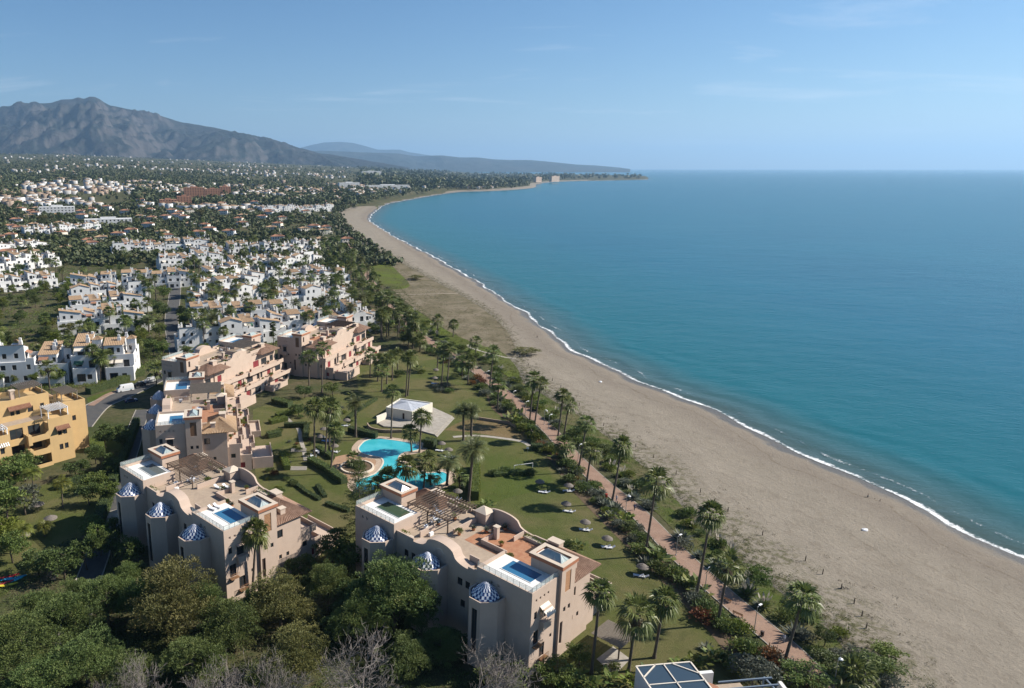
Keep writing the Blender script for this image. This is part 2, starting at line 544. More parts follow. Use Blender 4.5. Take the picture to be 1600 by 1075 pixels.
# ---- surf: broken foam along the waterline, and an outer breaker in stretches
def foam_strip(name, offs, zs, s0, s1, dens, seed, wamp):
    idx = np.arange(len(SH))[(arc > s0) & (arc < s1)]
    S = SH[idx]; N = NRM[idx]; a = arc[idx]
    w = wamp * (fbm(a, a * 0 + seed, 14, 4, seed) - 0.5) * 2
    rows = []; pf = []
    for i, (o1, z) in enumerate(zip(offs, zs)):
        sgn = 1.0 if i in (0, len(offs) - 1) else 0.6
        p = S + N * (o1 + w * sgn)[:, None]
        rows.append(np.stack([p[:, 0], p[:, 1], np.full(len(S), z)], 1)); pf.append(np.full(len(S), i / (len(offs) - 1)))
    q = grid_faces(len(S), len(offs))
    t = NT(name + '_foam'); v = t.pos()
    pr = t.n('Attribute', attribute_name='prof').outputs['Fac']
    prof = t.math('MULTIPLY', t.rng(pr, 0.0, 0.22), t.rng(pr, 1.0, 0.45))
    nz = t.noise(v, 0.7, 7, 0.75, 0.8); big = t.noise(v, 0.07, 3, 0.5)
    al = t.math('ADD', t.math('MULTIPLY', prof, 0.62), t.math('ADD', t.math('MULTIPLY', t.math('SUBTRACT', nz, 0.5), 1.7), t.math('MULTIPLY', t.math('SUBTRACT', big, 0.5), 0.9)))
    al = t.rng(al, dens, dens + 0.34)
    bs = t.n('BsdfPrincipled'); bs.inputs['Base Color'].default_value = (0.70, 0.72, 0.73, 1); bs.inputs['Roughness'].default_value = 0.7
    t.l(al, bs.inputs['Alpha']); t.l(bs.outputs[0], t.out.inputs['Surface'])
    o = link(name, np_mesh(name, np.concatenate(rows), q, t.m, True, [('prof', 'POINT', np.concatenate(pf))]))
    return tag(o, kind='stuff', label='white broken foam where the small waves run up the sand' if 'surf' in name else 'thin white crest of a small wave just off the sand', cat='foam')
foam_strip('surf_foam', [-1.5, -0.4, 0.5, 1.5, 2.9], [SEA + 0.36, SEA + 0.15, SEA + 0.16, SEA + 0.1, SEA + 0.02], 5, 2900, 0.40, 3, 1.6)
foam_strip('wave_crest_foam', [5.0, 5.8, 6.8, 8.0], [SEA + 0.03, SEA + 0.3, SEA + 0.34, SEA + 0.02], 5, 1500, 0.68, 8, 2.6)

# ---- mountains
def ridge(name, sky_px, r0, r1, r2, col, seed, rough_amp, nu=260, nr=90, base=None):
    xs = np.array([p[0] for p in sky_px], float); yy = np.array([p[1] for p in sky_px], float)
    px = np.linspace(xs[0], xs[-1], nu)
    py = np.interp(px, xs, yy)
    ra, rb, rc = ray(px, py)
    u = ra / rb
    rr = np.concatenate([np.linspace(r0, r1, int(nr * 0.7)), np.linspace(r1, r2, nr - int(nr * 0.7) + 1)[1:]])
    H = CAMH + r1 * rc / rb
    U, Y = np.meshgrid(u, rr)
    X = U * Y
    Hc = np.tile(H, (len(rr), 1))
    k = np.where(Y < r1, (Y - r0) / (r1 - r0), 1 - (Y - r1) / (r2 - r1) * 0.6)
    # gullies that run down from the crest
    wx = X + 700 * (fbm(X, Y, 1800, 3, seed) - 0.5)
    g = 1 - np.abs(2 * fbm(wx + (Y - r1) * 0.35, Y * 0.4, 1150, 6, seed + 4, 0.58) - 1) * 1.5
    g2 = 1 - np.abs(2 * fbm(wx - (Y - r1) * 0.5, Y * 0.5, 620, 5, seed + 9, 0.6) - 1) * 1.3
    shape = np.clip(k, 0, 1) ** 1.25
    mid = np.clip(k, 0, 1) * np.clip(1.01 - k, 0, 1) * 4
    z = Hc * shape + rough_amp * mid * ((g - 0.45) + 0.6 * (g2 - 0.55)) * np.clip(Hc / max(H.max(), 1), 0.05, 1)
    z += rough_amp * 0.05 * (fbm(X, Y, 260, 4, seed + 2) - 0.5) * np.clip(Hc / max(H.max(), 1), 0.1, 1)
    z0 = land_h(X.ravel(), np.minimum(Y.ravel(), 9000)).reshape(X.shape) * 0.9 if base is None else base
    z = np.maximum(z, z0 - 25 + 0 * z)
    z[0, :] -= 60
    V = np.stack([X.ravel(), Y.ravel(), z.ravel()], 1)
    t = NT(name + '_slope'); v = t.pos()
    n1 = t.noise(v, 0.0012, 8, 0.65); n2 = t.noise(v, 0.006, 8, 0.7)
    nrm = t.n('NewGeometry').outputs['Normal']; sp = t.n('SeparateXYZ'); t.l(nrm, sp.inputs[0])
    c = t.mix(t.rng(n1, 0.4, 0.6), col[0], col[1])
    c = t.mix(t.rng(t.math('ADD', sp.outputs['Z'], t.math('MULTIPLY', n2, 0.5)), 1.16, 0.86, 0, 0.9), c, col[2])
    c = t.mix(t.rng(n2, 0.55, 0.75, 0, 0.6), c, col[0])
    t.bsdf(c, 0.95, 0.05, n2, 1.0, 60)
    o = link(name, np_mesh(name, V, grid_faces(nu, len(rr)), t.m, True)); return tag(o, kind='structure')
MTN = [(-330, 205), (-200, 192), (-80, 182), (0, 172), (14, 168), (30, 165), (48, 165), (60, 162), (80, 161), (95, 157), (112, 156), (122, 153), (132, 155), (140, 151.5), (148, 151.5), (156, 155), (163, 160), (172, 165), (200, 171), (230, 177), (258, 184), (285, 191),
       (310, 195), (345, 202), (380, 210), (410, 216), (430, 220), (445, 224), (462, 231), (490, 238), (520, 243), (560, 249), (600, 255), (640, 262)]
ridge('mountain', MTN, 7600, 11000, 13500, [(0.022, 0.028, 0.024), (0.036, 0.036, 0.036), (0.085, 0.076, 0.072)], 11, 500, 420, 150)
HILL = [(350, 240), (420, 238), (480, 236), (520, 236), (560, 238), (600, 239), (625, 240), (650, 244), (690, 243), (720, 246), (745, 246), (770, 249), (800, 250), (830, 250), (860, 253), (900, 257), (930, 258.5), (965, 261.5), (985, 264)]
ridge('far_hills', HILL, 14500, 17500, 21000, [(0.03, 0.036, 0.03), (0.045, 0.045, 0.04), (0.07, 0.066, 0.06)], 23, 160, 220, 50, base=0)
FARM = [(400, 240), (440, 238), (470, 231), (490, 226), (505, 223), (530, 221.5), (550, 223), (570, 228), (590, 234), (610, 234), (625, 234), (640, 238), (680, 244), (720, 250)]
ridge('distant_mountain', FARM, 24000, 27500, 30500, [(0.03, 0.036, 0.03), (0.045, 0.045, 0.04), (0.07, 0.066, 0.06)], 31, 250, 140, 40, base=0)

# ---- ground sheets near the camera (each a few millimetres to centimetres above the last)
def sheet(name, pts, z, mat, px=True, kind='structure', sub=0):
    P = GL(pts) if px else pts
    if sub:
        P = [tuple(p) for p in catmull(np.array(P + [P[0]]), [sub] * len(P))[:-1]]
    bm = bmesh.new()
    f = bm.faces.new([bm.verts.new((p[0], p[1], z)) for p in P]); f.normal_update()
    if f.normal.z < 0: f.normal_flip()
    bmesh.ops.triangulate(bm, faces=[f])
    me = bpy.data.meshes.new(name); bm.to_mesh(me); bm.free(); me.materials.append(mat)
    return tag(link(name, me), kind=kind)

def grass_mat(name, a, b, dry, dscale=0.045):
    t = NT(name); v = t.pos()
    n1 = t.noise(v, dscale, 8, 0.68, 0.6); n2 = t.noise(v, 0.8, 7, 0.78); n3 = t.noise(v, 4.5, 5, 0.85); n4 = t.noise(v, 0.22, 6, 0.7, 0.5)
    c = t.mix(t.rng(n2, 0.35, 0.65), a, b)
    c = t.mix(t.rng(n1, 0.42, 0.60, 0, 0.95), c, dry)
    c = t.mix(t.rng(n4, 0.50, 0.70, 0, 0.5), c, tuple(x * 0.62 for x in a))
    c = t.mix(t.rng(n3, 0.42, 0.70, 0, 0.55), c, tuple(x * 0.5 for x in a))
    t.bsdf(c, 0.95, 0.08, n3, 1.0, 0.2); return t.m
M['lawn'] = grass_mat('lawn_grass', (0.076, 0.092, 0.026), (0.096, 0.108, 0.034), (0.140, 0.122, 0.056))
M['lawn_green'] = grass_mat('fresh_lawn_grass', (0.066, 0.092, 0.020), (0.085, 0.104, 0.026), (0.112, 0.108, 0.040))
M['drylawn'] = grass_mat('dry_lawn_grass', (0.175, 0.125, 0.062), (0.215, 0.155, 0.085), (0.130, 0.105, 0.045), 0.09)
M['dune'] = grass_mat('dune_scrub', (0.105, 0.092, 0.050), (0.165, 0.140, 0.092), (0.215, 0.180, 0.128), 0.05)
M['meadow'] = grass_mat('bright_meadow', (0.082, 0.112, 0.018), (0.110, 0.130, 0.024), (0.085, 0.085, 0.034), 0.05)
M['soil'] = pmat('bed_soil', (0.085, 0.058, 0.036), (0.12, 0.085, 0.05), 0.5, bump=0.5, bscale=3, vec='Position')
M['lawn_far'] = grass_mat('field_grass', (0.095, 0.098, 0.045), (0.120, 0.110, 0.058), (0.075, 0.080, 0.035), 0.01)

LAWN = [(556, 566), (610, 548), (655, 548), (705, 570), (740, 596), (775, 632), (812, 668), (850, 704), (880, 742), (925, 782), (985, 842), (1035, 890), (1090, 945), (1140, 1000), (1180, 1060), (1100, 1120), (880, 1120), (700, 1000), (560, 920), (415, 890), (400, 760), (395, 640), (440, 625), (560, 612)]
sheet('lawn', LAWN, 0.02, M['lawn'])
sheet('lawn_fresh', [(742, 683), (790, 687), (824, 695), (846, 712), (862, 748), (840, 766), (800, 776), (748, 790), (735, 760), (728, 715)], 0.04, M['lawn_green'], sub=4)
sheet('lawn_dry', [(694, 672), (732, 656), (790, 658), (822, 668), (834, 690), (790, 684), (740, 676)], 0.045, M['drylawn'], sub=4)
sheet('lawn_west', [(-60, 830), (30, 775), (85, 752), (150, 742), (172, 765), (140, 820), (105, 862), (40, 905), (-60, 960)], 0.03, M['lawn'], sub=3)
sheet('lawn_corner', [(135, 690), (165, 668), (205, 672), (195, 700), (160, 715), (138, 715)], 0.03, M['lawn_green'], sub=3)
sheet('lawn_verge', [(135, 622), (180, 607), (215, 592), (215, 600), (172, 617), (140, 632)], 0.03, M['lawn_green'])
sheet('dune_scrub', [(560, 405), (600, 400), (640, 418), (680, 440), (718, 460), (760, 487), (792, 518), (806, 553), (780, 552), (730, 545), (690, 510), (640, 476), (600, 440), (570, 415)], 0.05, M['dune'], sub=3)
sheet('meadow_strip', [(566, 408), (598, 405), (625, 428), (640, 447), (610, 452), (590, 436)], 0.07, M['meadow'], sub=4)
sheet('meadow_strip.001', [(640, 478), (668, 496), (690, 512), (740, 536), (780, 548), (800, 565), (812, 585), (800, 592), (760, 566), (720, 546), (670, 520), (640, 490)], 0.07, M['meadow'], sub=4)
sheet('meadow_strip.002', [(812, 596), (850, 618), (905, 650), (960, 692), (1010, 733), (1060, 785), (1110, 838), (1170, 890), (1225, 930), (1290, 982), (1345, 1040), (1330, 1090), (1290, 1075), (1240, 1000), (1160, 930), (1085, 862), (1030, 805), (960, 742), (900, 690), (850, 640)], 0.06, grass_mat('creeper_strip', (0.062, 0.090, 0.018), (0.082, 0.098, 0.026), (0.15, 0.125, 0.07), 0.12))

def ribbon(name, pts, w, z, mat, px=True, n=8, kerb=None, zoff=None):
    C = np.array(GL(pts) if px else pts, float)
    C = catmull(C, [n] * (len(C) - 1))
    tg = np.gradient(C, axis=0); tg /= np.linalg.norm(tg, axis=1)[:, None]
    nn = np.stack([-tg[:, 1], tg[:, 0]], 1)
    ww = np.interp(np.linspace(0, 1, len(C)), np.linspace(0, 1, len(w)), w) if isinstance(w, (list, tuple)) else np.full(len(C), w)
    L = C + nn * ww[:, None] / 2; Rr = C - nn * ww[:, None] / 2
    V = np.concatenate([np.c_[Rr, np.full(len(C), z)], np.c_[L, np.full(len(C), z)]])
    o = link(name, np_mesh(name, V, grid_faces(len(C), 2), mat)); tag(o, kind='structure')
    if kerb:
        for i, (side, s) in enumerate(((L, 1), (Rr, -1))):
            mb = MB()
            for k in range(len(C) - 1):
                a, b = side[k], side[k + 1]; a2, b2 = a + nn[k] * s * kerb[0], b + nn[k + 1] * s * kerb[0]
                h = kerb[1]
                mb.quad((*a, h), (*b, h), (*b2, h), (*a2, h)); mb.quad((*a, 0), (*b, 0), (*b, h), (*a, h)); mb.quad((*b2, 0), (*a2, 0), (*a2, h), (*b2, h))
            mb.build('kerb', kerb[2], o)
    return o, C, nn
M['concrete'] = pmat('pale_concrete', (0.34, 0.31, 0.27), (0.26, 0.235, 0.20), 0.8, rough=0.9, bump=0.15, vec='Position')
M['asphalt'] = pmat('asphalt', (0.062, 0.062, 0.064), (0.085, 0.082, 0.078), 0.5, rough=0.92, bump=0.3, bscale=6, vec='Position')
t = NT('promenade_paving'); v = t.pos()
n1 = t.noise(v, 0.25, 6, 0.6)
c = t.mix(t.rng(n1, 0.35, 0.65), (0.245, 0.158, 0.118), (0.295, 0.200, 0.152))
br = t.n('TexBrick'); br.inputs['Scale'].default_value = 1.6; br.inputs['Mortar Size'].default_value = 0.018
br.inputs['Color1'].default_value = (0.85, 0.85, 0.85, 1); br.inputs['Color2'].default_value = (1.08, 1.05, 1.0, 1); br.inputs['Mortar'].default_value = (0.6, 0.6, 0.6, 1)
rt = t.n('Mapping'); rt.inputs['Rotation'].default_value = (0, 0, R(40)); t.l(v, rt.inputs[0]); t.l(rt.outputs[0], br.inputs['Vector'])
c = t.mix(1.0, c, br.outputs['Color'], 'MULTIPLY')
c = t.mix(t.rng(t.noise(v, 1.4, 5, 0.7), 0.5, 0.75, 0, 0.35), c, (0.17, 0.12, 0.085))
t.bsdf(c, 0.88, 0.2, br.outputs['Fac'], -0.3, 0.01); M['paving'] = t.m
PROM = [(1420, 1190), (1300, 1085), (1236, 1020), (1175, 968), (1117, 918), (1053, 859), (997, 802), (940, 755), (897, 715), (858, 672), (815, 636), (793, 618), (752, 585), (713, 557), (676, 537), (650, 518), (625, 494), (603, 473), (585, 447), (568, 420), (553, 394), (540, 372)]
prom, PC, PN = ribbon('promenade', PROM, 4.6, 0.10, M['paving'], kerb=(0.18, 0.13, M['concrete']))
ribbon('beach_path', [(726, 541), (752, 549), (775, 555), (792, 559), (806, 560)], 1.3, 0.11, M['concrete'])
ribbon('dune_track', [(618, 459), (650, 460), (690, 459), (716, 459)], 1.6, 0.10, pmat('track_sand', (0.30, 0.25, 0.19), vec='Position'))
ribbon('garden_path', [(708, 683), (745, 681), (785, 685), (815, 690), (828, 697)], 1.5, 0.07, M['concrete'])
road, RC, RN = ribbon('road', [(120, 668), (150, 636), (185, 620), (225, 602), (262, 582), (278, 560), (272, 530), (268, 500), (272, 470), (275, 440)], [9, 8, 7, 6.5, 6.5, 7], 0.05, M['asphalt'], kerb=(0.3, 0.14, M['concrete']))
ribbon('pavement', [(142, 634), (165, 619), (185, 610), (200, 601)], 2.4, 0.12, M['paving'])
_, LC, _n = ribbon('service_lane', [(110, 1010), (130, 930), (148, 880), (165, 830), (175, 800), (186, 760), (196, 725), (206, 695), (214, 665), (224, 640)], 4.6, 0.05, M['asphalt'], kerb=(0.25, 0.14, M['concrete']))
sheet('driveway_slab', [(150, 752), (176, 812), (168, 822), (144, 806)][:0] or [(168, 800), (186, 795), (188, 812), (166, 818)], 0.075, M['concrete'])
ribbon('stepping_path', [(478, 720), (474, 700), (470, 688), (466, 670), (450, 655), (446, 648)], 1.2, 0.06, M['concrete'])
sheet('flower_bed', [(760, 618), (800, 645), (850, 690), (890, 738), (930, 775), (990, 835), (1050, 890), (1110, 945), (1150, 1000), (1180, 1040), (1160, 1050), (1110, 990), (1040, 915), (985, 860), (940, 815), (890, 762), (860, 720), (820, 680), (770, 640)], 0.05, M['soil'], sub=2)

# ---- the air
hz = NT('haze_air')
pv = hz.n('VolumePrincipled')
pv.inputs['Color'].default_value = (0.40, 0.67, 1.0, 1)
pv.inputs['Density'].default_value = 4.4e-5
pv.inputs['Anisotropy'].default_value = 0.25
try: pv.inputs['Density Attribute'].default_value = ''
except Exception: pass
hz.l(pv.outputs[0], hz.out.inputs['Volume'])
try: hz.m.cycles.homogeneous_volume = True
except Exception: pass
hb = MB().box(-66000, 119000, -1500, 64000, -20, 1750)
tag(hb.build('haze', hz.m), 'thin blue haze in the air over the whole coast', 'haze', kind='stuff')
# ================================================================== PLANTS
def leaf_mat(name, c1, c2, c3=None, trans=0.25, rough=0.6, rand=0.12):
    t = NT(name)
    ti = t.n('Attribute', attribute_name='tint').outputs['Fac']
    c = t.mix(ti, c1, c2)
    if c3: c = t.mix(t.rng(ti, 0.8, 1.0), c, c3)
    if rand:
        oi = t.n('ObjectInfo').outputs['Random']
        hs = t.n('HueSaturation'); t.l(c, hs.inputs['Color'])
        t.l(t.rng(oi, 0, 1, 1 - rand, 1 + rand), hs.inputs['Value']); t.l(t.rng(oi, 0, 1, 0.485, 0.515), hs.inputs['Hue'])
        c = hs.outputs[0]
    b = t.n('BsdfPrincipled'); t.l(c, b.inputs['Base Color']); b.inputs['Roughness'].default_value = rough; b.inputs['Specular IOR Level'].default_value = 0.25
    tr = t.n('BsdfTranslucent'); t.l(c, tr.inputs['Color'])
    mx = t.n('MixShader'); mx.inputs[0].default_value = trans
    t.l(b.outputs[0], mx.inputs[1]); t.l(tr.outputs[0], mx.inputs[2]); t.l(mx.outputs[0], t.out.inputs['Surface'])
    return t.m
M['pine'] = leaf_mat('pine_needles', (0.066, 0.102, 0.032), (0.135, 0.169, 0.048), (0.217, 0.196, 0.068))
M['pine_gold'] = leaf_mat('olive_gold_needles', (0.081, 0.093, 0.030), (0.184, 0.170, 0.055), (0.237, 0.205, 0.074))
M['broad'] = leaf_mat('broad_leaves', (0.072, 0.112, 0.030), (0.146, 0.181, 0.044), (0.214, 0.223, 0.060))
M['bright'] = leaf_mat('bright_leaves', (0.102, 0.138, 0.019), (0.150, 0.168, 0.029), (0.198, 0.180, 0.036))
M['silver'] = leaf_mat('grey_green_leaves', (0.083, 0.099, 0.069), (0.144, 0.155, 0.121), (0.184, 0.190, 0.149))
M['dark'] = leaf_mat('dark_leaves', (0.054, 0.084, 0.026), (0.114, 0.143, 0.042), (0.152, 0.175, 0.058))
M['russet'] = leaf_mat('russet_leaves', (0.13, 0.055, 0.022), (0.19, 0.085, 0.03), (0.10, 0.075, 0.035))
M['palm'] = leaf_mat('palm_fronds', (0.074, 0.103, 0.029), (0.140, 0.161, 0.046), (0.220, 0.210, 0.080), rough=0.42)
M['phoenix'] = leaf_mat('date_palm_fronds', (0.079, 0.100, 0.037), (0.147, 0.156, 0.065), (0.224, 0.208, 0.094), rough=0.45)
M['queen'] = leaf_mat('feather_palm_fronds', (0.090, 0.110, 0.020), (0.150, 0.155, 0.030), (0.20, 0.175, 0.05), rough=0.45)
M['deadfrond'] = leaf_mat('dead_fronds', (0.095, 0.075, 0.048), (0.15, 0.12, 0.08), (0.19, 0.16, 0.11), rand=0.1)
M['plume'] = leaf_mat('cream_plumes', (0.40, 0.36, 0.29), (0.55, 0.50, 0.42))
M['pink'] = leaf_mat('pink_flowers', (0.42, 0.10, 0.14), (0.55, 0.18, 0.22))
M['bark'] = pmat('bark', (0.085, 0.066, 0.050), (0.13, 0.105, 0.08), 3, bump=0.5, bscale=6)
M['palmbark'] = pmat('palm_bark', (0.125, 0.102, 0.080), (0.085, 0.068, 0.054), 4, bump=0.6, bscale=9, rand=0.15)
M['bare'] = pmat('bare_twigs', (0.150, 0.130, 0.118), (0.215, 0.190, 0.175), 2, rough=0.9, rand=0.08)

def unit(n, rng):
    d = rng.normal(size=(n, 3)); return d / np.linalg.norm(d, axis=1)[:, None]

def leaves(C, RAD, n, ln, wd, rng, up=0.25, spread=0.7, inner=0.55, tint=None, flat=1.0):
    """diamond leaves spread through puffs at C with radii RAD -> V, F, tint"""
    k = len(C)
    idx = np.repeat(np.arange(k), n)
    d = unit(k * n, rng)
    d[:, 2] = np.where(d[:, 2] < -0.35, -d[:, 2] * 0.6, d[:, 2])
    rr = RAD[idx] * (inner + (1 - inner) * rng.random(k * n) ** 0.6)
    off = d * rr[:, None]; off[:, 2] *= flat
    p = C[idx] + off
    ax = d + spread * unit(k * n, rng); ax[:, 2] += up
    ax /= np.linalg.norm(ax, axis=1)[:, None]
    sd = np.cross(ax, unit(k * n, rng)); sd /= np.maximum(np.linalg.norm(sd, axis=1), 1e-6)[:, None]
    L = ln * (0.7 + 0.6 * rng.random(k * n)); Wd = wd * (0.7 + 0.6 * rng.random(k * n))
    a = p; m = p + ax * (L * 0.55)[:, None]; tp = p + ax * L[:, None]
    V = np.stack([a, m + sd * (Wd / 2)[:, None], tp, m - sd * (Wd / 2)[:, None]], 1).reshape(-1, 3)
    Fq = np.arange(len(V)).reshape(-1, 4)
    tb = rng.random(k) if tint is None else tint
    tn = np.clip(tb[idx] * 0.75 + 0.25 * rng.random(k * n), 0, 1)
    return V, Fq, tn

def merge(*parts):
    Vs, Fs, Ts, o = [], [], [], 0
    for V, Fq, T in parts:
        Vs.append(V); Fs.append(Fq + o); Ts.append(T); o += len(V)
    return np.concatenate(Vs), np.concatenate(Fs), np.concatenate(Ts)

def leaf_mesh(name, vft, mat):
    V, Fq, T = vft
    return np_mesh(name, V, Fq, mat, False, [('tint', 'FACE', T)])

def limb_tree(h, base_r, n, spread, z0, rng, k=6):
    """trunk and limbs; returns mesh builder and limb tips"""
    mb = MB()
    pts = [(0, 0, -0.3)]; x = y = 0
    for i in range(1, 6):
        x += rng.normal() * 0.12; y += rng.normal() * 0.12
        pts.append((x, y, h * 0.85 * i / 5))
    mb.tube(pts, [base_r * (1 - 0.16 * i) for i in range(6)], k)
    tips = []
    for j in range(n):
        t = z0 + (0.95 - z0) * (j + rng.random()) / n
        zz = h * 0.85 * t; ang = j * 2.4 + rng.random()
        L = spread * (0.55 + 0.45 * rng.random()) * (1.05 - 0.5 * t)
        p0 = Vector((x * t, y * t, zz)); d = Vector((math.cos(ang), math.sin(ang), 0.45 + 0.5 * rng.random()))
        p1 = p0 + d * (L * 0.5) ; p2 = p1 + Vector((d.x, d.y, d.z * 0.7)) * (L * 0.45)
        r = base_r * 0.42 * (1.1 - 0.6 * t)
        mb.tube([p0, p1, p2], [r, r * 0.65, r * 0.25], 4, False)
        tips.append(tuple(p2))
    return mb, tips

def crown_tree(seed, h, rx, rz, nl, npuff, nleaf, ln, wd, mat, z0=0.3, trunk_r=0.3, cone=0.0, name='tree', up=0.3, inner=0.72):
    """prototype meshes (trunk, crown): lobes on an uneven ellipsoid, puffs on the lobes, leaves on the puffs"""
    rng = np.random.default_rng(seed)
    mb, tips = limb_tree(h, trunk_r, 9, rx, z0, rng)
    C, Rd, T = [], [], []
    zc = h - rz
    for i in range(nl):
        d = unit(1, rng)[0]; d[2] = d[2] * 0.9 + 0.12
        q = 0.45 + 0.5 * rng.random()
        tap = 1 - cone * max(0, d[2])
        c = np.array([d[0] * rx * q * tap, d[1] * rx * q * tap, zc + d[2] * rz * q])
        lr = (0.30 + 0.20 * rng.random()) * min(rx, rz)
        tb = rng.random()
        for _ in range(npuff):
            e = unit(1, rng)[0]; e[2] = abs(e[2]) * 0.9 - 0.25
            C.append(c + e * lr * (0.75 + 0.4 * rng.random())); Rd.append(lr * (0.30 + 0.22 * rng.random())); T.append(np.clip(tb * 0.6 + 0.4 * rng.random(), 0, 1))
    for tp in tips:
        C.append(np.array(tp)); Rd.append(0.22 * rx * (0.6 + 0.5 * rng.random())); T.append(rng.random())
    v = leaves(np.array(C), np.array(Rd), nleaf, ln, wd, rng, up=up, tint=np.array(T), inner=inner, spread=0.55)
    return mb.mesh(name + '_trunk', M['bark'], True), leaf_mesh(name + '_crown', v, mat)

PINES = [crown_tree(41 + i, 13, 5.4, 5.6, 30, 9, 95, 0.36, 0.12, M['pine_gold'] if i in (1, 3) else M['pine'], 0.12, 0.34, (0.25, 0.1, 0.6, 0.3, 0.5)[i], 'pine', 0.55) for i in range(5)]
BROADS = [crown_tree(61 + i, 8, 3.6, 3.1, 16, 6, 24, 0.55, 0.26, m, 0.28, 0.22, 0.0, 'broadleaf') for i, m in enumerate((M['broad'], M['dark'], M['broad'], M['silver'], M['pine_gold'], M['bright']))]
CYPS = [crown_tree(81 + i, 9, 1.0, 4.3, 22, 5, 22, 0.45, 0.12, M['dark'], 0.1, 0.16, 0.55, 'cypress', 0.9) for i in range(2)]

def bare_tree_mesh(seed, h, spread):
    rng = np.random.default_rng(seed); mb = MB()
    def grow(p, d, L, r, lev):
        pts = [p]; q = p; dd = d
        for _ in range(3):
            dd = (dd + Vector(rng.normal(size=3)) * 0.16 + Vector((0, 0, 0.05))).normalized()
            q = q + dd * (L / 3); pts.append(q)
        mb.tube(pts, [r, r * 0.85, r * 0.7, r * 0.5], 4 if lev < 2 else 3, False)
        if lev >= 6: return
        k = (3 if lev < 5 else 2) if lev else 6
        for i in range(k):
            b = pts[1 + int(rng.integers(0, 3))] if i else q
            nd = (dd + Vector(rng.normal(size=3)) * (0.62 if lev else 0.8)).normalized()
            if nd.z < -0.15: nd.z *= -0.3
            grow(b, nd, L * (0.66 + 0.2 * rng.random()), max(r * 0.52, 0.016), lev + 1)
    grow(Vector((0, 0, -0.2)), Vector((0, 0, 1)), h * 0.36, 0.2, 0)
    return mb.mesh('bare_tree', M['bare'], False)
BARES = [bare_tree_mesh(5 + i, 8.0, 3) for i in range(3)]

# ---- palms
def fan_crown(seed, n=34, pet=1.45, bl=1.75):
    rng = np.random.default_rng(seed); V, T = [], []
    for i in range(n):
        az = i * 2.39996 + rng.normal() * 0.2
        e = 1.35 - 2.1 * (i / n) + rng.normal() * 0.12
        d = np.array([math.cos(az) * math.cos(e), math.sin(az) * math.cos(e), math.sin(e)])
        s = np.array([-math.sin(az), math.cos(az), 0]); nrm = np.cross(s, d) * -1
        pl = pet * (0.8 + 0.4 * rng.random()); droop = 0.25 + 0.35 * (i / n)
        hub = d * pl - np.array([0, 0, 0.10 * pl])
        tb = 0.15 + 0.6 * rng.random() * (0.6 + 0.4 * i / n)
        V += [(0, 0, 0), tuple(hub * 0.5 + s * 0.05), tuple(hub), tuple(hub * 0.5 - s * 0.05)]; T.append(tb)
        nb = 10
        for b in range(nb):
            a = (b / (nb - 1) - 0.5) * 2.1
            bd = d * math.cos(a) + s * math.sin(a)
            L = bl * (0.75 + 0.25 * math.cos(a)) * (0.85 + 0.3 * rng.random())
            bs = np.cross(bd, nrm)
            mid = hub + bd * L * 0.55 + nrm * 0.06
            tip = hub + bd * L - np.array([0, 0, droop * L * (0.6 + 0.6 * rng.random())])
            wv = bs * 0.11 + nrm * 0.05 * (1 if b % 2 else -1)
            V += [tuple(hub), tuple(mid + wv), tuple(tip), tuple(mid - wv)]; T.append(np.clip(tb + 0.3 * rng.random(), 0, 1))
    V = np.array(V); return V, np.arange(len(V)).reshape(-1, 4), np.array(T)

def skirt(seed, n=30, L=1.7):
    rng = np.random.default_rng(seed); V, T = [], []
    for i in range(n):
        az = rng.random() * 6.283; z0 = -0.1 - 0.9 * rng.random()
        o = np.array([math.cos(az), math.sin(az), 0]); s = np.array([-o[1], o[0], 0])
        a = o * 0.2 + [0, 0, z0]; m = o * (0.65 + 0.4 * rng.random()) + [0, 0, z0 - 0.35]; tp = o * (0.5 + 0.5 * rng.random()) + [0, 0, z0 - L * (0.6 + 0.5 * rng.random())]
        for q in (-1, 0, 1):
            V += [tuple(a), tuple(m + s * (0.3 * q + 0.11)), tuple(tp + s * 0.35 * q), tuple(m + s * (0.3 * q - 0.11))]; T.append(rng.random())
    V = np.array(V); return V, np.arange(len(V)).reshape(-1, 4), np.array(T)

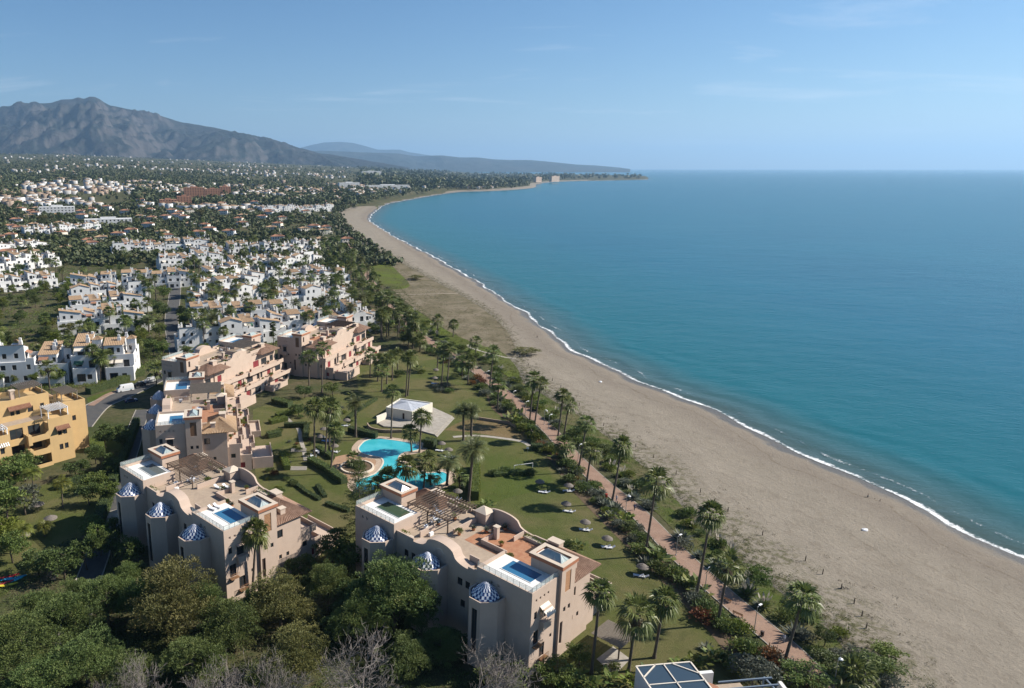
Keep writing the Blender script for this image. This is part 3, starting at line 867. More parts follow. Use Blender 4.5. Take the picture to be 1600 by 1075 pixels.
def feather_crown(seed, n=52, L=3.3, lf=0.62, droop=1.0, e0=1.35, e1=-0.35, nl=15):
    rng = np.random.default_rng(seed); V, T = [], []
    for i in range(n):
        az = i * 2.39996 + rng.normal() * 0.15
        e = e0 + (e1 - e0) * (i / n) + rng.normal() * 0.1
        o = np.array([math.cos(az), math.sin(az), 0]); s = np.array([-o[1], o[0], 0.0])
        Lf = L * (0.85 + 0.3 * rng.random()); tb = rng.random() * 0.7
        P = []
        ang = e; p = np.zeros(3); st = Lf / 8
        for k in range(9):
            P.append(p.copy()); p = p + (o * math.cos(ang) + np.array([0, 0, math.sin(ang)])) * st; ang -= droop * 0.19 * (0.5 + k / 8)
        P = np.array(P)
        for k in range(8):
            w = 0.05 * (1 - k / 9)
            V += [tuple(P[k] - s * w), tuple(P[k] + s * w), tuple(P[k + 1] + s * w * 0.8), tuple(P[k + 1] - s * w * 0.8)]; T.append(tb)
        for k in range(nl):
            f = 0.14 + 0.86 * k / nl; x = f * 8; j = min(int(x), 7); c = P[j] + (P[j + 1] - P[j]) * (x - j); tg = (P[j + 1] - P[j]) / st
            ll = lf * (0.55 + 0.9 * math.sin(math.pi * min(f * 0.9 + 0.08, 1)))
            for q in (-1, 1):
                d = s * q * 0.85 + tg * 0.55 + np.array([0, 0, 0.12 - 0.35 * rng.random()])
                d /= np.linalg.norm(d); wv = tg * 0.07
                V += [tuple(c), tuple(c + d * ll * 0.5 + wv), tuple(c + d * ll - np.array([0, 0, 0.1 * ll])), tuple(c + d * ll * 0.5 - wv)]; T.append(np.clip(tb + 0.3 * rng.random(), 0, 1))
    V = np.array(V); return V, np.arange(len(V)).reshape(-1, 4), np.array(T)

def trunk_mesh(name, r0, r1, rings=14, k=7, flare=1.35):
    mb = MB(); pr = []
    for i in range(rings + 1):
        f = i / rings; r = r0 + (r1 - r0) * f
        if i == 0: r *= flare
        pr += [(r * 1.06, f), (r * 0.96, min(f + 0.5 / rings, 1.0))]
    mb.lathe(pr, k=k); return mb.mesh(name, M['palmbark'], True)

FANS = [leaf_mesh('fan_palm_crown', fan_crown(100 + i, (34, 28, 40, 30, 36, 24)[i], (1.45, 1.6, 1.3, 1.5, 1.2, 1.5)[i], (1.75, 1.7, 1.6, 1.9, 1.8, 1.6)[i]), M['palm']) for i in range(6)]
SKIRTS = [leaf_mesh('fan_palm_skirt', skirt(120 + i), M['deadfrond']) for i in range(3)]
FEATH = [leaf_mesh('date_palm_crown', feather_crown(140 + i), M['phoenix']) for i in range(3)]
QUEEN = [leaf_mesh('feather_palm_crown', feather_crown(150 + i, 20, 2.6, 0.7, 1.5, 1.3, -0.1), M['queen']) for i in range(2)]
TR_FAN = trunk_mesh('fan_palm_trunk', 0.27, 0.19); TR_DATE = trunk_mesh('date_palm_trunk', 0.36, 0.34); TR_QUEEN = trunk_mesh('feather_palm_trunk', 0.17, 0.14)
PALM_N = [0]

def palm(kind, x, y, h, label, group, lean=0.0, lean2=0.0, size=1.0, z=0.0):
    i = PALM_N[0]; PALM_N[0] += 1
    nm, tr, cr, sk = {'fan': ('fan_palm', TR_FAN, FANS, True), 'date': ('date_palm', TR_DATE, FEATH, False), 'queen': ('feather_palm', TR_QUEEN, QUEEN, False)}[kind]
    e = thing(nm, label, 'palm tree', (x, y, z), random.random() * 6.28 if not lean else 0.0, group)
    if lean or lean2: e.rotation_euler = (-lean2, lean, 0)
    link('trunk', tr, e, (0, 0, -0.05), None, (1, 1, h + 0.05))
    rr = random.random() * 6.28
    link('crown', cr[(i * 7 + i // 5) % len(cr)], e, (0, 0, h), rr, (size * random.uniform(.9, 1.1), size * random.uniform(.9, 1.1), size * random.uniform(.82, 1.18)))
    if sk and i % 5: link('dead_frond_skirt', SKIRTS[i % 3], e, (0, 0, h), rr, (size * 0.85, size * 0.85, size * (0.7 + 0.5 * random.random())))
    return e

def palm_px(kind, b, c, label, group, size=1.0):
    """palm whose foot and crown centre show at photo pixels b and c"""
    x, y = G(b[0], b[1])
    xc, zc = top_z(c[0], c[1], y)
    h = max(zc - 0.2, 1.0)
    return palm(kind, x, y, h, label, group, math.atan2(xc - x, h) if abs(xc - x) < 2.5 else 0.05, 0.0, size)

# ---- shrubs
def shrub_mesh(seed, mat, n=22, leaf=0.2, wd=0.09, nl=34, flat=0.85, name='shrub'):
    rng = np.random.default_rng(seed)
    d = unit(n, rng); d[:, 2] = np.abs(d[:, 2]) * 0.9
    C = d * (0.35 + 0.35 * rng.random(n))[:, None]; C[:, 2] = C[:, 2] * flat + 0.25
    v = leaves(C, 0.28 + 0.2 * rng.random(n), nl, leaf, wd, rng, up=0.35)
    return leaf_mesh(name, v, mat)
def spiky_mesh(seed, mat, n=34, L=1.0, w=0.13, e0=1.4, e1=0.2):
    rng = np.random.default_rng(seed); V, T = [], []
    for i in range(n):
        az = i * 2.39996; e = e0 + (e1 - e0) * i / n + rng.normal() * 0.08
        d = np.array([math.cos(az) * math.cos(e), math.sin(az) * math.cos(e), math.sin(e)]); s = np.array([-math.sin(az), math.cos(az), 0])
        l = L * (0.8 + 0.4 * rng.random())
        V += [(0, 0, 0.05), tuple(d * l * 0.45 + s * w), tuple(d * l), tuple(d * l * 0.45 - s * w)]; T.append(rng.random())
    V = np.array(V); return leaf_mesh('spiky', (V, np.arange(len(V)).reshape(-1, 4), np.array(T)), mat)
def broadblade_mesh(seed, mat, n=26, L=1.7):
    rng = np.random.default_rng(seed); V, T = [], []
    for i in range(n):
        az = rng.random() * 6.28; e = 0.5 + 0.9 * rng.random(); b = rng.normal(size=3) * [0.35, 0.35, 0]
        d = np.array([math.cos(az) * math.cos(e), math.sin(az) * math.cos(e), math.sin(e)]); s = np.array([-math.sin(az), math.cos(az), 0])
        l = L * (0.6 + 0.5 * rng.random()); h = b + d * l * 0.5
        V += [tuple(b), tuple(b + d * 0.3 + s * 0.03), tuple(h), tuple(b + d * 0.3 - s * 0.03)]; T.append(0.2)
        dd = d * 0.8 - np.array([0, 0, 0.25])
        V += [tuple(h), tuple(h + dd * l * 0.35 + s * 0.24), tuple(h + dd * l * 0.75), tuple(h + dd * l * 0.35 - s * 0.24)]; T.append(rng.random())
    V = np.array(V); return leaf_mesh('broad_blade', (V, np.arange(len(V)).reshape(-1, 4), np.array(T)), mat)
SHRUBS = {
    'green': [shrub_mesh(200 + i, M['broad']) for i in range(3)],
    'dark': [shrub_mesh(210 + i, M['dark']) for i in range(2)],
    'silver': [shrub_mesh(220 + i, M['silver'], leaf=0.16) for i in range(2)],
    'bright': [shrub_mesh(230 + i, M['bright']) for i in range(2)],
    'russet': [shrub_mesh(235, M['russet'])],
    'spiky': [spiky_mesh(240 + i, M['silver']) for i in range(2)],
    'blade': [broadblade_mesh(250 + i, M['bright'] if i == 1 else M['broad']) for i in range(3)],
    'pampas': [spiky_mesh(260 + i, M['broad'], 70, 1.0, 0.05, 1.35, 0.15) for i in range(2)],
    'scrub': [shrub_mesh(270 + i, pmat_l, n=14, leaf=0.14, wd=0.05, nl=26, flat=0.5) for i, pmat_l in enumerate((M['pine_gold'], leaf_mat('dry_scrub', (0.10, 0.085, 0.055), (0.17, 0.14, 0.095))))],
}
PLUMES = []
for i in range(2):
    rng = np.random.default_rng(280 + i); V, T = [], []
    for k in range(16):
        az = rng.random() * 6.28; o = np.array([math.cos(az), math.sin(az), 0]) * (0.15 + 0.4 * rng.random()); s = np.array([-o[1], o[0], 0]); s = s / np.linalg.norm(s) * 0.075
        z = 0.85 + 0.35 * rng.random()
        V += [tuple(o * 0.8 + [0, 0, z - 0.1]), tuple(o + s + [0, 0, z + 0.15]), tuple(o * 1.25 + [0, 0, z + 0.5]), tuple(o - s + [0, 0, z + 0.15])]; T.append(rng.random())
    V = np.array(V); PLUMES.append(leaf_mesh('plumes', (V, np.arange(len(V)).reshape(-1, 4), np.array(T)), M['plume']))
SH_N = [0]
def shrub(kind, x, y, w, h, label, group=None, z=0.0):
    i = SH_N[0]; SH_N[0] += 1
    ms = SHRUBS[kind]
    nm = {'green': 'shrub', 'dark': 'shrub', 'silver': 'silver_shrub', 'bright': 'shrub', 'russet': 'shrub', 'spiky': 'agave', 'blade': 'leafy_plant', 'pampas': 'pampas_grass', 'scrub': 'dune_shrub'}[kind]
    cat = {'spiky': 'agave', 'blade': 'plant', 'pampas': 'pampas grass'}.get(kind, 'shrub')
    if kind == 'pampas':
        e = thing(nm, label, cat, (x, y, z), random.random() * 6.28, group); e.scale = (w, w, h)
        link('leaf_tuft', ms[i % len(ms)], e); link('plumes', PLUMES[i % 2], e); return e
    o = link(nm, ms[i % len(ms)], None, (x, y, z - 0.05), random.random() * 6.28, (w, w, h))
    return tag(o, label, cat, group)
def shrub_px(kind, px, py, w, h, label, group=None):
    x, y = G(px, py); return shrub(kind, x, y, w, h, label, group)

def tree(protos, i, x, y, s, name, label, cat, group=None, z=0.0, sz=None):
    e = thing(name, label, cat, (x, y, z), random.random() * 6.28, group); e.scale = (s, s, sz or s)
    tm, cm = protos[i % len(protos)]
    link('trunk', tm, e); link('crown', cm, e); return e

def hedge(pts, w, h, label, mat='dark', px=True, name='hedge'):
    """clipped hedge: solid core and a skin of leaves"""
    C = np.array(GL(pts) if px else pts, float)
    tot = np.linalg.norm(np.diff(C, axis=0), axis=1)
    rng = np.random.default_rng(int(abs(C[0, 0] * 7 + C[0, 1])) % 9999)
    mb = MB(); VV = []
    for i in range(len(C) - 1):
        a, b = C[i], C[i + 1]; d = (b - a) / tot[i]; n = np.array([-d[1], d[0]])
        q = [a + n * w * .42, a - n * w * .42, b - n * w * .42, b + n * w * .42]
        mb.prism([tuple(x) for x in q], 0, h * 0.94)
        k = int(tot[i] * (w + 2 * h) * 26)
        f = rng.random(k); s = rng.random(k) * (w + 2 * h)
        side = np.where(s < h, -w / 2, np.where(s > h + w, w / 2, s - h - w / 2)); zz = np.where(s < h, s, np.where(s > h + w, w + 2 * h - s, h))
        P3 = np.c_[a + (b - a) * f[:, None] + n * (side * (0.9 + 0.15 * rng.random(k)))[:, None], zz * (0.95 + 0.1 * rng.random(k))]
        VV.append(leaves(P3, np.full(k, 0.08), 1, 0.26, 0.13, rng, spread=1.2))
    e = thing(name, label, 'hedge', (0, 0, 0))
    mb.build('hedge_core', M[mat + '_core'], e)
    link('foliage', leaf_mesh('hedge_foliage', merge(*VV), M[mat]), e)
    return e
M['dark_core'] = pmat('hedge_core_dark', (0.026, 0.040, 0.016)); M['broad_core'] = pmat('hedge_core', (0.042, 0.060, 0.022)); M['bright_core'] = pmat('hedge_core_bright', (0.05, 0.07, 0.014))
ORD = ['first', 'second', 'third', 'fourth', 'fifth', 'sixth', 'seventh', 'eighth', 'ninth', 'tenth', 'eleventh', 'twelfth', 'thirteenth', 'fourteenth', 'fifteenth', 'sixteenth', 'seventeenth', 'eighteenth', 'nineteenth', 'twentieth'] + ['%d%s' % (n, {1: 'st', 2: 'nd', 3: 'rd'}.get(n % 10, 'th') if n % 100 not in (11, 12, 13) else 'th') for n in range(21, 400)]
# ================================================================== BUILDINGS
def wall_mat(name, c, rand=0.0):
    t = NT(name); v = t.coord('Object'); p = t.pos()
    n1 = t.noise(v, 0.35, 6, 0.6); n2 = t.noise(v, 2.5, 6, 0.7)
    st = t.n('Mapping'); st.inputs['Scale'].default_value = (1.6, 1.6, 0.12); t.l(v, st.inputs[0])
    n3 = t.noise(st.outputs[0], 1.2, 5, 0.65)
    col = t.mix(t.rng(n1, 0.3, 0.7), c, tuple(x * 0.88 for x in c))
    col = t.mix(t.rng(n3, 0.55, 0.8, 0, 0.35), col, tuple(x * 0.68 for x in c))
    col = t.mix(t.rng(n2, 0.55, 0.8, 0, 0.22), col, tuple(min(1, x * 1.12) for x in c))
    t.bsdf(col, 0.92, 0.15, n2, 0.12, 0.03); return t.m
M['stucco'] = wall_mat('beige_stucco', (0.475, 0.372, 0.302))
M['stucco_cream'] = wall_mat('cream_coping', (0.53, 0.445, 0.36))
M['yellow'] = wall_mat('ochre_stucco', (0.50, 0.345, 0.17))
M['white'] = wall_mat('white_stucco', (0.66, 0.66, 0.655))
M['cream'] = wall_mat('cream_wall', (0.62, 0.585, 0.50))
M['orange'] = wall_mat('terracotta_wall', (0.36, 0.19, 0.125))
M['terraceflr'] = pmat('terrace_tiles', (0.36, 0.285, 0.215), (0.30, 0.235, 0.18), 1.2)
M['redfloor'] = pmat('terracotta_floor', (0.30, 0.135, 0.075), (0.36, 0.19, 0.11), 1.5)
M['whitefloor'] = pmat('white_deck', (0.70, 0.69, 0.66), (0.62, 0.61, 0.58), 1.0, rough=0.6)
M['brickband'] = pmat('brick_band', (0.29, 0.115, 0.062), (0.37, 0.16, 0.09), 5)
M['darkwood'] = pmat('dark_timber', (0.060, 0.042, 0.032), (0.095, 0.068, 0.05), 4, rough=0.7, bump=0.3)
M['greywood'] = pmat('weathered_timber', (0.17, 0.145, 0.12), (0.24, 0.21, 0.175), 4, rough=0.85, bump=0.3)
M['metal'] = pmat('grey_metal', (0.36, 0.37, 0.38), rough=0.4, spec=0.5, metal=0.6)
M['whitemetal'] = pmat('white_metal', (0.72, 0.72, 0.72), rough=0.4)
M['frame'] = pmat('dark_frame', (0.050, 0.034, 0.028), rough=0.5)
M['red'] = pmat('red_shutter', (0.165, 0.024, 0.030), (0.20, 0.036, 0.04), 2, rough=0.55)
M['louvre'] = pmat('brown_louvre', (0.20, 0.105, 0.055), (0.27, 0.15, 0.08), 6)
M['cloth'] = pmat('pale_awning', (0.62, 0.56, 0.48), rough=0.8)
M['pot'] = pmat('clay_pot', (0.36, 0.16, 0.08), rough=0.8)
def glass_mat(name, c, rough=0.06):
    t = NT(name); t.bsdf(c, rough, 0.8, t.noise(t.coord('Object'), 0.4, 2), 0.05, 0.05); return t.m
M['glass'] = glass_mat('window_glass', (0.026, 0.032, 0.038))
M['skyglass'] = glass_mat('skylight_glass', (0.30, 0.36, 0.35), 0.12)
M['roofglass'] = glass_mat('blue_roof_glass', (0.035, 0.055, 0.075), 0.05)
t = NT('clear_balustrade'); b = t.bsdf((0.55, 0.62, 0.60), 0.1, 0.5); b.inputs['Alpha'].default_value = 0.28; M['balglass'] = t.m
def water_mat(name, c):
    t = NT(name); b = t.bsdf(c, 0.04, 0.5, t.noise(t.pos(), 1.6, 3), 0.12, 0.08); return t.m
M['poolblue'] = water_mat('roof_pool_blue', (0.035, 0.135, 0.25)); M['poolgreen'] = water_mat('roof_pool_green', (0.045, 0.075, 0.045)); M['poolgrey'] = water_mat('roof_pool_grey', (0.10, 0.115, 0.115))
def tile_mat(name, a, b, c):
    t = NT(name); v = t.coord('Object')
    n1 = t.noise(v, 1.1, 6, 0.7); n2 = t.noise(v, 5.5, 4, 0.8)
    col = t.mix(t.rng(n1, 0.35, 0.65), a, b); col = t.mix(t.rng(n2, 0.45, 0.7), col, c)
    t.bsdf(col, 0.9, 0.15, n2, 0.3, 0.05); return t.m
M['tile'] = tile_mat('brown_roof_tiles', (0.22, 0.135, 0.095), (0.31, 0.205, 0.15), (0.13, 0.082, 0.062))
M['tiletan'] = tile_mat('tan_roof_tiles', (0.31, 0.205, 0.125), (0.38, 0.275, 0.18), (0.21, 0.135, 0.085))
M['tilered'] = tile_mat('red_roof_tiles', (0.27, 0.135, 0.085), (0.33, 0.19, 0.125), (0.20, 0.10, 0.07))
t = NT('blue_white_checks'); v = t.coord('Object'); sp = t.n('SeparateXYZ'); t.l(v, sp.inputs[0])
at2 = t.n('Math', operation='ARCTAN2'); t.l(sp.outputs['Y'], at2.inputs[0]); t.l(sp.outputs['X'], at2.inputs[1])
cb = t.n('CombineXYZ'); t.l(t.math('MULTIPLY', at2.outputs[0], 32 / (2 * math.pi)), cb.inputs[0]); t.l(t.math('MULTIPLY', sp.outputs['Z'], 2.3), cb.inputs[1]); cb.inputs[2].default_value = 0.5
ck = t.n('TexChecker'); ck.inputs['Scale'].default_value = 1.0; t.l(cb.outputs[0], ck.inputs['Vector'])
ck.inputs['Color1'].default_value = (0.025, 0.052, 0.165, 1); ck.inputs['Color2'].default_value = (0.72, 0.73, 0.74, 1)
t.bsdf(ck.outputs['Color'], 0.55, 0.3); M['checks'] = t.m

def wall(mb, p0, p1, z0, z1, ops=(), depth=0.22, inward=None):
    """outer wall face from p0 to p1 with recessed openings (u0,u1,z0,z1)"""
    p0, p1 = Vector((p0[0], p0[1])), Vector((p1[0], p1[1])); L = (p1 - p0).length; d = (p1 - p0) / L
    n = Vector((-d.y, d.x)) if inward is None else Vector(inward)
    P = lambda u, z, k=0.0: (p0.x + d.x * u + n.x * k, p0.y + d.y * u + n.y * k, z)
    us = sorted({0.0, L} | {min(max(o[i], 0), L) for o in ops for i in (0, 1)}); zs = sorted({z0, z1} | {min(max(o[i], z0), z1) for o in ops for i in (2, 3)})
    for i in range(len(us) - 1):
        for j in range(len(zs) - 1):
            cu, cz = (us[i] + us[i + 1]) / 2, (zs[j] + zs[j + 1]) / 2
            if any(o[0] < cu < o[1] and o[2] < cz < o[3] for o in ops): continue
            mb.quad(P(us[i], zs[j]), P(us[i + 1], zs[j]), P(us[i + 1], zs[j + 1]), P(us[i], zs[j + 1]))
    for o in ops:
        a, b, c, e = o[:4]; k = depth
        mb.quad(P(a, c), P(a, c, k), P(a, e, k), P(a, e)); mb.quad(P(b, c, k), P(b, c), P(b, e), P(b, e, k))
        mb.quad(P(a, c), P(b, c), P(b, c, k), P(a, c, k)); mb.quad(P(a, e, k), P(b, e, k), P(b, e), P(a, e))
    return P, n, d

JOIN = [None]
def fill_open(par, P, o, depth=0.22):
    """the window, shutter or recess that closes an opening"""
    a, b, c, e = o[:4]; kind = o[4] if len(o) > 4 else 'win'
    if JOIN[0] is not None:
        JOIN[0].quad(P(a, c, .16), P(b, c, .16), P(b, e, .16), P(a, e, .16)); return
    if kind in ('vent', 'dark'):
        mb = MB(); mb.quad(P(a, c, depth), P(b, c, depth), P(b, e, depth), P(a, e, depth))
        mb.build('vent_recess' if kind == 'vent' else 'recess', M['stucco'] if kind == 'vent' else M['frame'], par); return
    if kind == 'louvre':
        mb = MB(); nsl = max(3, int((e - c) / 0.28))
        mb.quad(P(a, c, depth), P(b, c, depth), P(b, e, depth), P(a, e, depth))
        f = mb.build('louvre_panel', M['frame'], par)
        for i in range(nsl):
            z = c + (e - c) * (i + 0.15) / nsl; h = (e - c) / nsl * 0.6
            m2 = MB(); m2.quad(P(a, z, 0.04), P(b, z, 0.04), P(b, z + h, 0.14), P(a, z + h, 0.14)); m2.build('slat', M['louvre'], f)
        return
    if kind == 'red':
        mb = MB(); m = (a + b) / 2
        for u0, u1 in ((a, m - 0.02), (m + 0.02, b)):
            mb.quad(P(u0, c, 0.12), P(u1, c, 0.12), P(u1, e, 0.12), P(u0, e, 0.12))
            for zz in np.arange(c + 0.15, e - 0.1, 0.3): mb.quad(P(u0 + .08, zz, 0.08), P(u1 - .08, zz, 0.08), P(u1 - .08, zz + .18, 0.11), P(u0 + .08, zz + .18, 0.11))
        mb.build('shutter', M['red'], par); return
    mb = MB(); w = 0.09
    def fr(u0, u1, z0, z1):
        mb.quad(P(u0, z0, 0.12), P(u1, z0, 0.12), P(u1, z1, 0.12), P(u0, z1, 0.12))
    fr(a, b, e - w, e); fr(a, b, c, c + w); fr(a, a + w, c + w, e - w); fr(b - w, b, c + w, e - w)
    if b - a > 0.95:
        m = (a + b) / 2; fr(m - w / 2, m + w / 2, c + w, e - w)
    f = mb.build('window', M['whitemetal'] if kind == 'wwin' else M['frame'], par)
    g = MB(); g.quad(P(a, c, 0.16), P(b, c, 0.16), P(b, e, 0.16), P(a, e, 0.16)); g.build('pane', M['glass'], f)

def block(mb, par, x0, x1, y0, y1, z0, z1, ops=None, top=True, depth=0.22):
    """box volume with openings: ops = {'-y': [...], '+x': ..., '+y': ..., '-x': ...}; u runs counter-clockwise seen from above"""
    ops = ops or {}
    for side, p0, p1 in (('-y', (x0, y0), (x1, y0)), ('+x', (x1, y0), (x1, y1)), ('+y', (x1, y1), (x0, y1)), ('-x', (x0, y1), (x0, y0))):
        os_ = ops.get(side, ())
        P, n, d = wall(mb, p0, p1, z0, z1, os_, depth)
        for o in os_: fill_open(par, P, o, depth)
    if top: mb.quad((x0, y0, z1), (x1, y0, z1), (x1, y1, z1), (x0, y1, z1))

def parapet(mb, x0, x1, y0, y1, z0, h, t=0.22, sides='NSEW', cap=None):
    """low walls on top of a block"""
    if 'S' in sides: mb.box(x0, x1, y0, y0 + t, z0, z0 + h)
    if 'N' in sides: mb.box(x0, x1, y1 - t, y1, z0, z0 + h)
    if 'W' in sides: mb.box(x0, x0 + t, y0 + t + .002, y1 - t - .002, z0, z0 + h - .003)
    if 'E' in sides: mb.box(x1 - t, x1, y0 + t + .002, y1 - t - .002, z0, z0 + h - .003)

def tile_slope(mb, e0, e1, r1, r0, pitch=0.42, amp=0.15):
    """barrel tiles from the eave e0-e1 up to the ridge r0-r1"""
    e0, e1, r1, r0 = map(Vector, (e0, e1, r1, r0))
    n = max(2, int(max((e1 - e0).length, (r1 - r0).length) / pitch))
    nrm = (e1 - e0).cross(r0 - e0)
    if nrm.length < 1e-6: nrm = (e1 - e0).cross(r1 - e0)
    nrm = nrm.normalized()
    if nrm.z < 0: nrm = -nrm
    up = nrm * amp
    for i in range(n):
        f = [(i + k) / n for k in (0, 0.22, 0.5, 0.78, 1)]; hh = (0, 0.8, 1, 0.8, 0)
        for k in range(4):
            mb.quad(tuple(e0.lerp(e1, f[k]) + up * hh[k]), tuple(e0.lerp(e1, f[k + 1]) + up * hh[k + 1]), tuple(r0.lerp(r1, f[k + 1]) + up * hh[k + 1]), tuple(r0.lerp(r1, f[k]) + up * hh[k]))

def hip_roof(par, x0, x1, y0, y1, ze, zr, mat, pitch=0.44, name='roof', ridge='x', over=0.45):
    """hipped tile roof; also gables when the ridge is as long as the roof"""
    mb = MB(); x0 -= over; x1 += over; y0 -= over; y1 += over
    if ridge == 'x':
        ym = (y0 + y1) / 2; k = min((y1 - y0) / 2, (x1 - x0) / 2 - .05); a, b = (x0 + k, ym, zr), (x1 - k, ym, zr)
        tile_slope(mb, (x0, y0, ze), (x1, y0, ze), b, a, pitch); tile_slope(mb, (x1, y1, ze), (x0, y1, ze), a, b, pitch)
        tile_slope(mb, (x0, y1, ze), (x0, y0, ze), a, a, pitch); tile_slope(mb, (x1, y0, ze), (x1, y1, ze), b, b, pitch)
    else:
        xm = (x0 + x1) / 2; k = min((x1 - x0) / 2, (y1 - y0) / 2 - .05); a, b = (xm, y0 + k, zr), (xm, y1 - k, zr)
        tile_slope(mb, (x0, y1, ze), (x0, y0, ze), a, b, pitch); tile_slope(mb, (x1, y0, ze), (x1, y1, ze), b, a, pitch)
        tile_slope(mb, (x0, y0, ze), (x1, y0, ze), a, a, pitch); tile_slope(mb, (x1, y1, ze), (x0, y1, ze), b, b, pitch)
    mb.quad((x0, y0, ze - .04), (x0, y1, ze - .04), (x1, y1, ze - .04), (x1, y0, ze - .04))
    return mb.build(name, mat, par)

def glass_rail(par, p, q, z, h=0.95, step=1.25, single=False, name='railing'):
    p, q = Vector(p), Vector(q); L = (q - p).length; n = max(1, round(L / step)); mb = MB()
    for i in range(n + 1):
        c = p.lerp(q, i / n); mb.bar((c.x, c.y, z), (c.x, c.y, z + h), 0.05)
    mb.bar((p.x, p.y, z + h), (q.x, q.y, z + h), 0.05)
    r = mb.build(name, M['metal'], par)
    k = 1 if single else n
    for i in range(k):
        a, b = p.lerp(q, (i + 0.03) / k), p.lerp(q, (i + 0.97) / k)
        m = MB(); m.bar((a.x, a.y, z + h * 0.5), (b.x, b.y, z + h * 0.5), 0.02, h * 0.8); m.build('glass_panel', M['balglass'], r)

def pergola_parts(par, x0, x1, y0, y1, z, nb, along='x', mat='darkwood', posts=True, zf=None, cover=False):
    zf = zf if zf is not None else z - 2.6; m = M[mat]
    if posts:
        for x in (x0 + .2, x1 - .2):
            for y in ((y0 + .2, (y0 + y1) / 2, y1 - .2) if y1 - y0 > 6 else (y0 + .2, y1 - .2)): MB().bar((x, y, zf), (x, y, z - 0.2), 0.2).build('post', m, par)
    for i in range(nb):
        f = (i + 0.5) / nb
        if along == 'x':
            y = y0 + (y1 - y0) * f; MB().bar((x0 - .3, y, z), (x1 + .3, y, z), 0.13, 0.2).build('beam', m, par)
        else:
            x = x0 + (x1 - x0) * f; MB().bar((x, y0 - .3, z), (x, y1 + .3, z), 0.13, 0.2).build('beam', m, par)
    for k in (0.04, 0.96):
        if along == 'x': MB().bar((x0 + (x1 - x0) * k, y0, z - .19), (x0 + (x1 - x0) * k, y1, z - .19), 0.16, 0.18).build('girder', m, par)
        else: MB().bar((x0, y0 + (y1 - y0) * k, z - .19), (x1, y0 + (y1 - y0) * k, z - .19), 0.16, 0.18).build('girder', m, par)

def skylight_tower(mb, par, x0, x1, y0, y1, z0, z1, south=None):
    block(mb, par, x0, x1, y0, y1, z0, z1, {'-y': south or [], '-x': [], '+x': [(1.0, 1.9, z1 - 2.9, z1 - 0.9, 'dark')]})
    e = 0.3
    bb = MB(); bb.box(x0 - e, x1 + e, y0 - e, y0 + .35, z1 - .1, z1 + .5); bb.box(x0 - e, x1 + e, y1 - .35, y1 + e, z1 - .1, z1 + .5)
    bb.box(x0 - e, x0 + .35, y0 + .352, y1 - .352, z1 - .1, z1 + .497); bb.box(x1 - .35, x1 + e, y0 + .352, y1 - .352, z1 - .1, z1 + .497)
    bb.build('brick_cornice', M['brickband'], par)
    cp = MB(); 
    for (a, b, c, d) in ((x0 - e, x1 + e, y0 - e, y0 + .5), (x0 - e, x1 + e, y1 - .5, y1 + e), (x0 - e, x0 + .5, y0 + .502, y1 - .502), (x1 - .5, x1 + e, y0 + .502, y1 - .502)): cp.box(a, b, c, d, z1 + .502, z1 + .58)
    cp.build('coping', M['stucco_cream'], par)
    fl = MB(); fl.quad((x0, y0, z1 + .12), (x1, y0, z1 + .12), (x1, y1, z1 + .12), (x0, y1, z1 + .12)); fl.build('roof_ledge', M['whitefloor'], par)
    ax0, ax1, ay0, ay1 = x0 + .75, x1 - .75, y0 + .75, y1 - .75; zz = z1 + .2
    long_y = (ay1 - ay0) > (ax1 - ax0); zr = zz + 1.05
    if long_y:
        k = (ax1 - ax0) / 2; r0, r1 = ((ax0 + ax1) / 2, ay0 + k * .8, zr), ((ax0 + ax1) / 2, ay1 - k * .8, zr)
    else:
        k = (ay1 - ay0) / 2; r0, r1 = (ax0 + k * .8, (ay0 + ay1) / 2, zr), (ax1 - k * .8, (ay0 + ay1) / 2, zr)
    c = [(ax0, ay0, zz), (ax1, ay0, zz), (ax1, ay1, zz), (ax0, ay1, zz)]
    fr = MB()
    for i in range(4): fr.bar(c[i], c[(i + 1) % 4], 0.1)
    fr.bar(r0, r1, 0.09)
    if long_y: hips = [(0, r0), (1, r0), (2, r1), (3, r1)]; sl = [(c[0], c[1], r0, r0), (c[1], c[2], r1, r0), (c[2], c[3], r1, r1), (c[3], c[0], r0, r1)]
    else: hips = [(0, r0), (3, r0), (1, r1), (2, r1)]; sl = [(c[0], c[1], r1, r0), (c[1], c[2], r1, r1), (c[2], c[3], r0, r1), (c[3], c[0], r0, r0)]
    for i, r in hips: fr.bar(c[i], r, 0.09)
    for s in sl:
        for f in (0.33, 0.66):
            a = Vector(s[0]).lerp(Vector(s[1]), f); b = Vector(s[3]).lerp(Vector(s[2]), f); fr.bar(a, b, 0.06)
    f = fr.build('skylight', M['metal'], par)
    for s in sl:
        g = MB()
        if s[2] == s[3]: g.tri(*s[:3])
        else: g.quad(*s)
        g.build('pane', M['skyglass'], f)

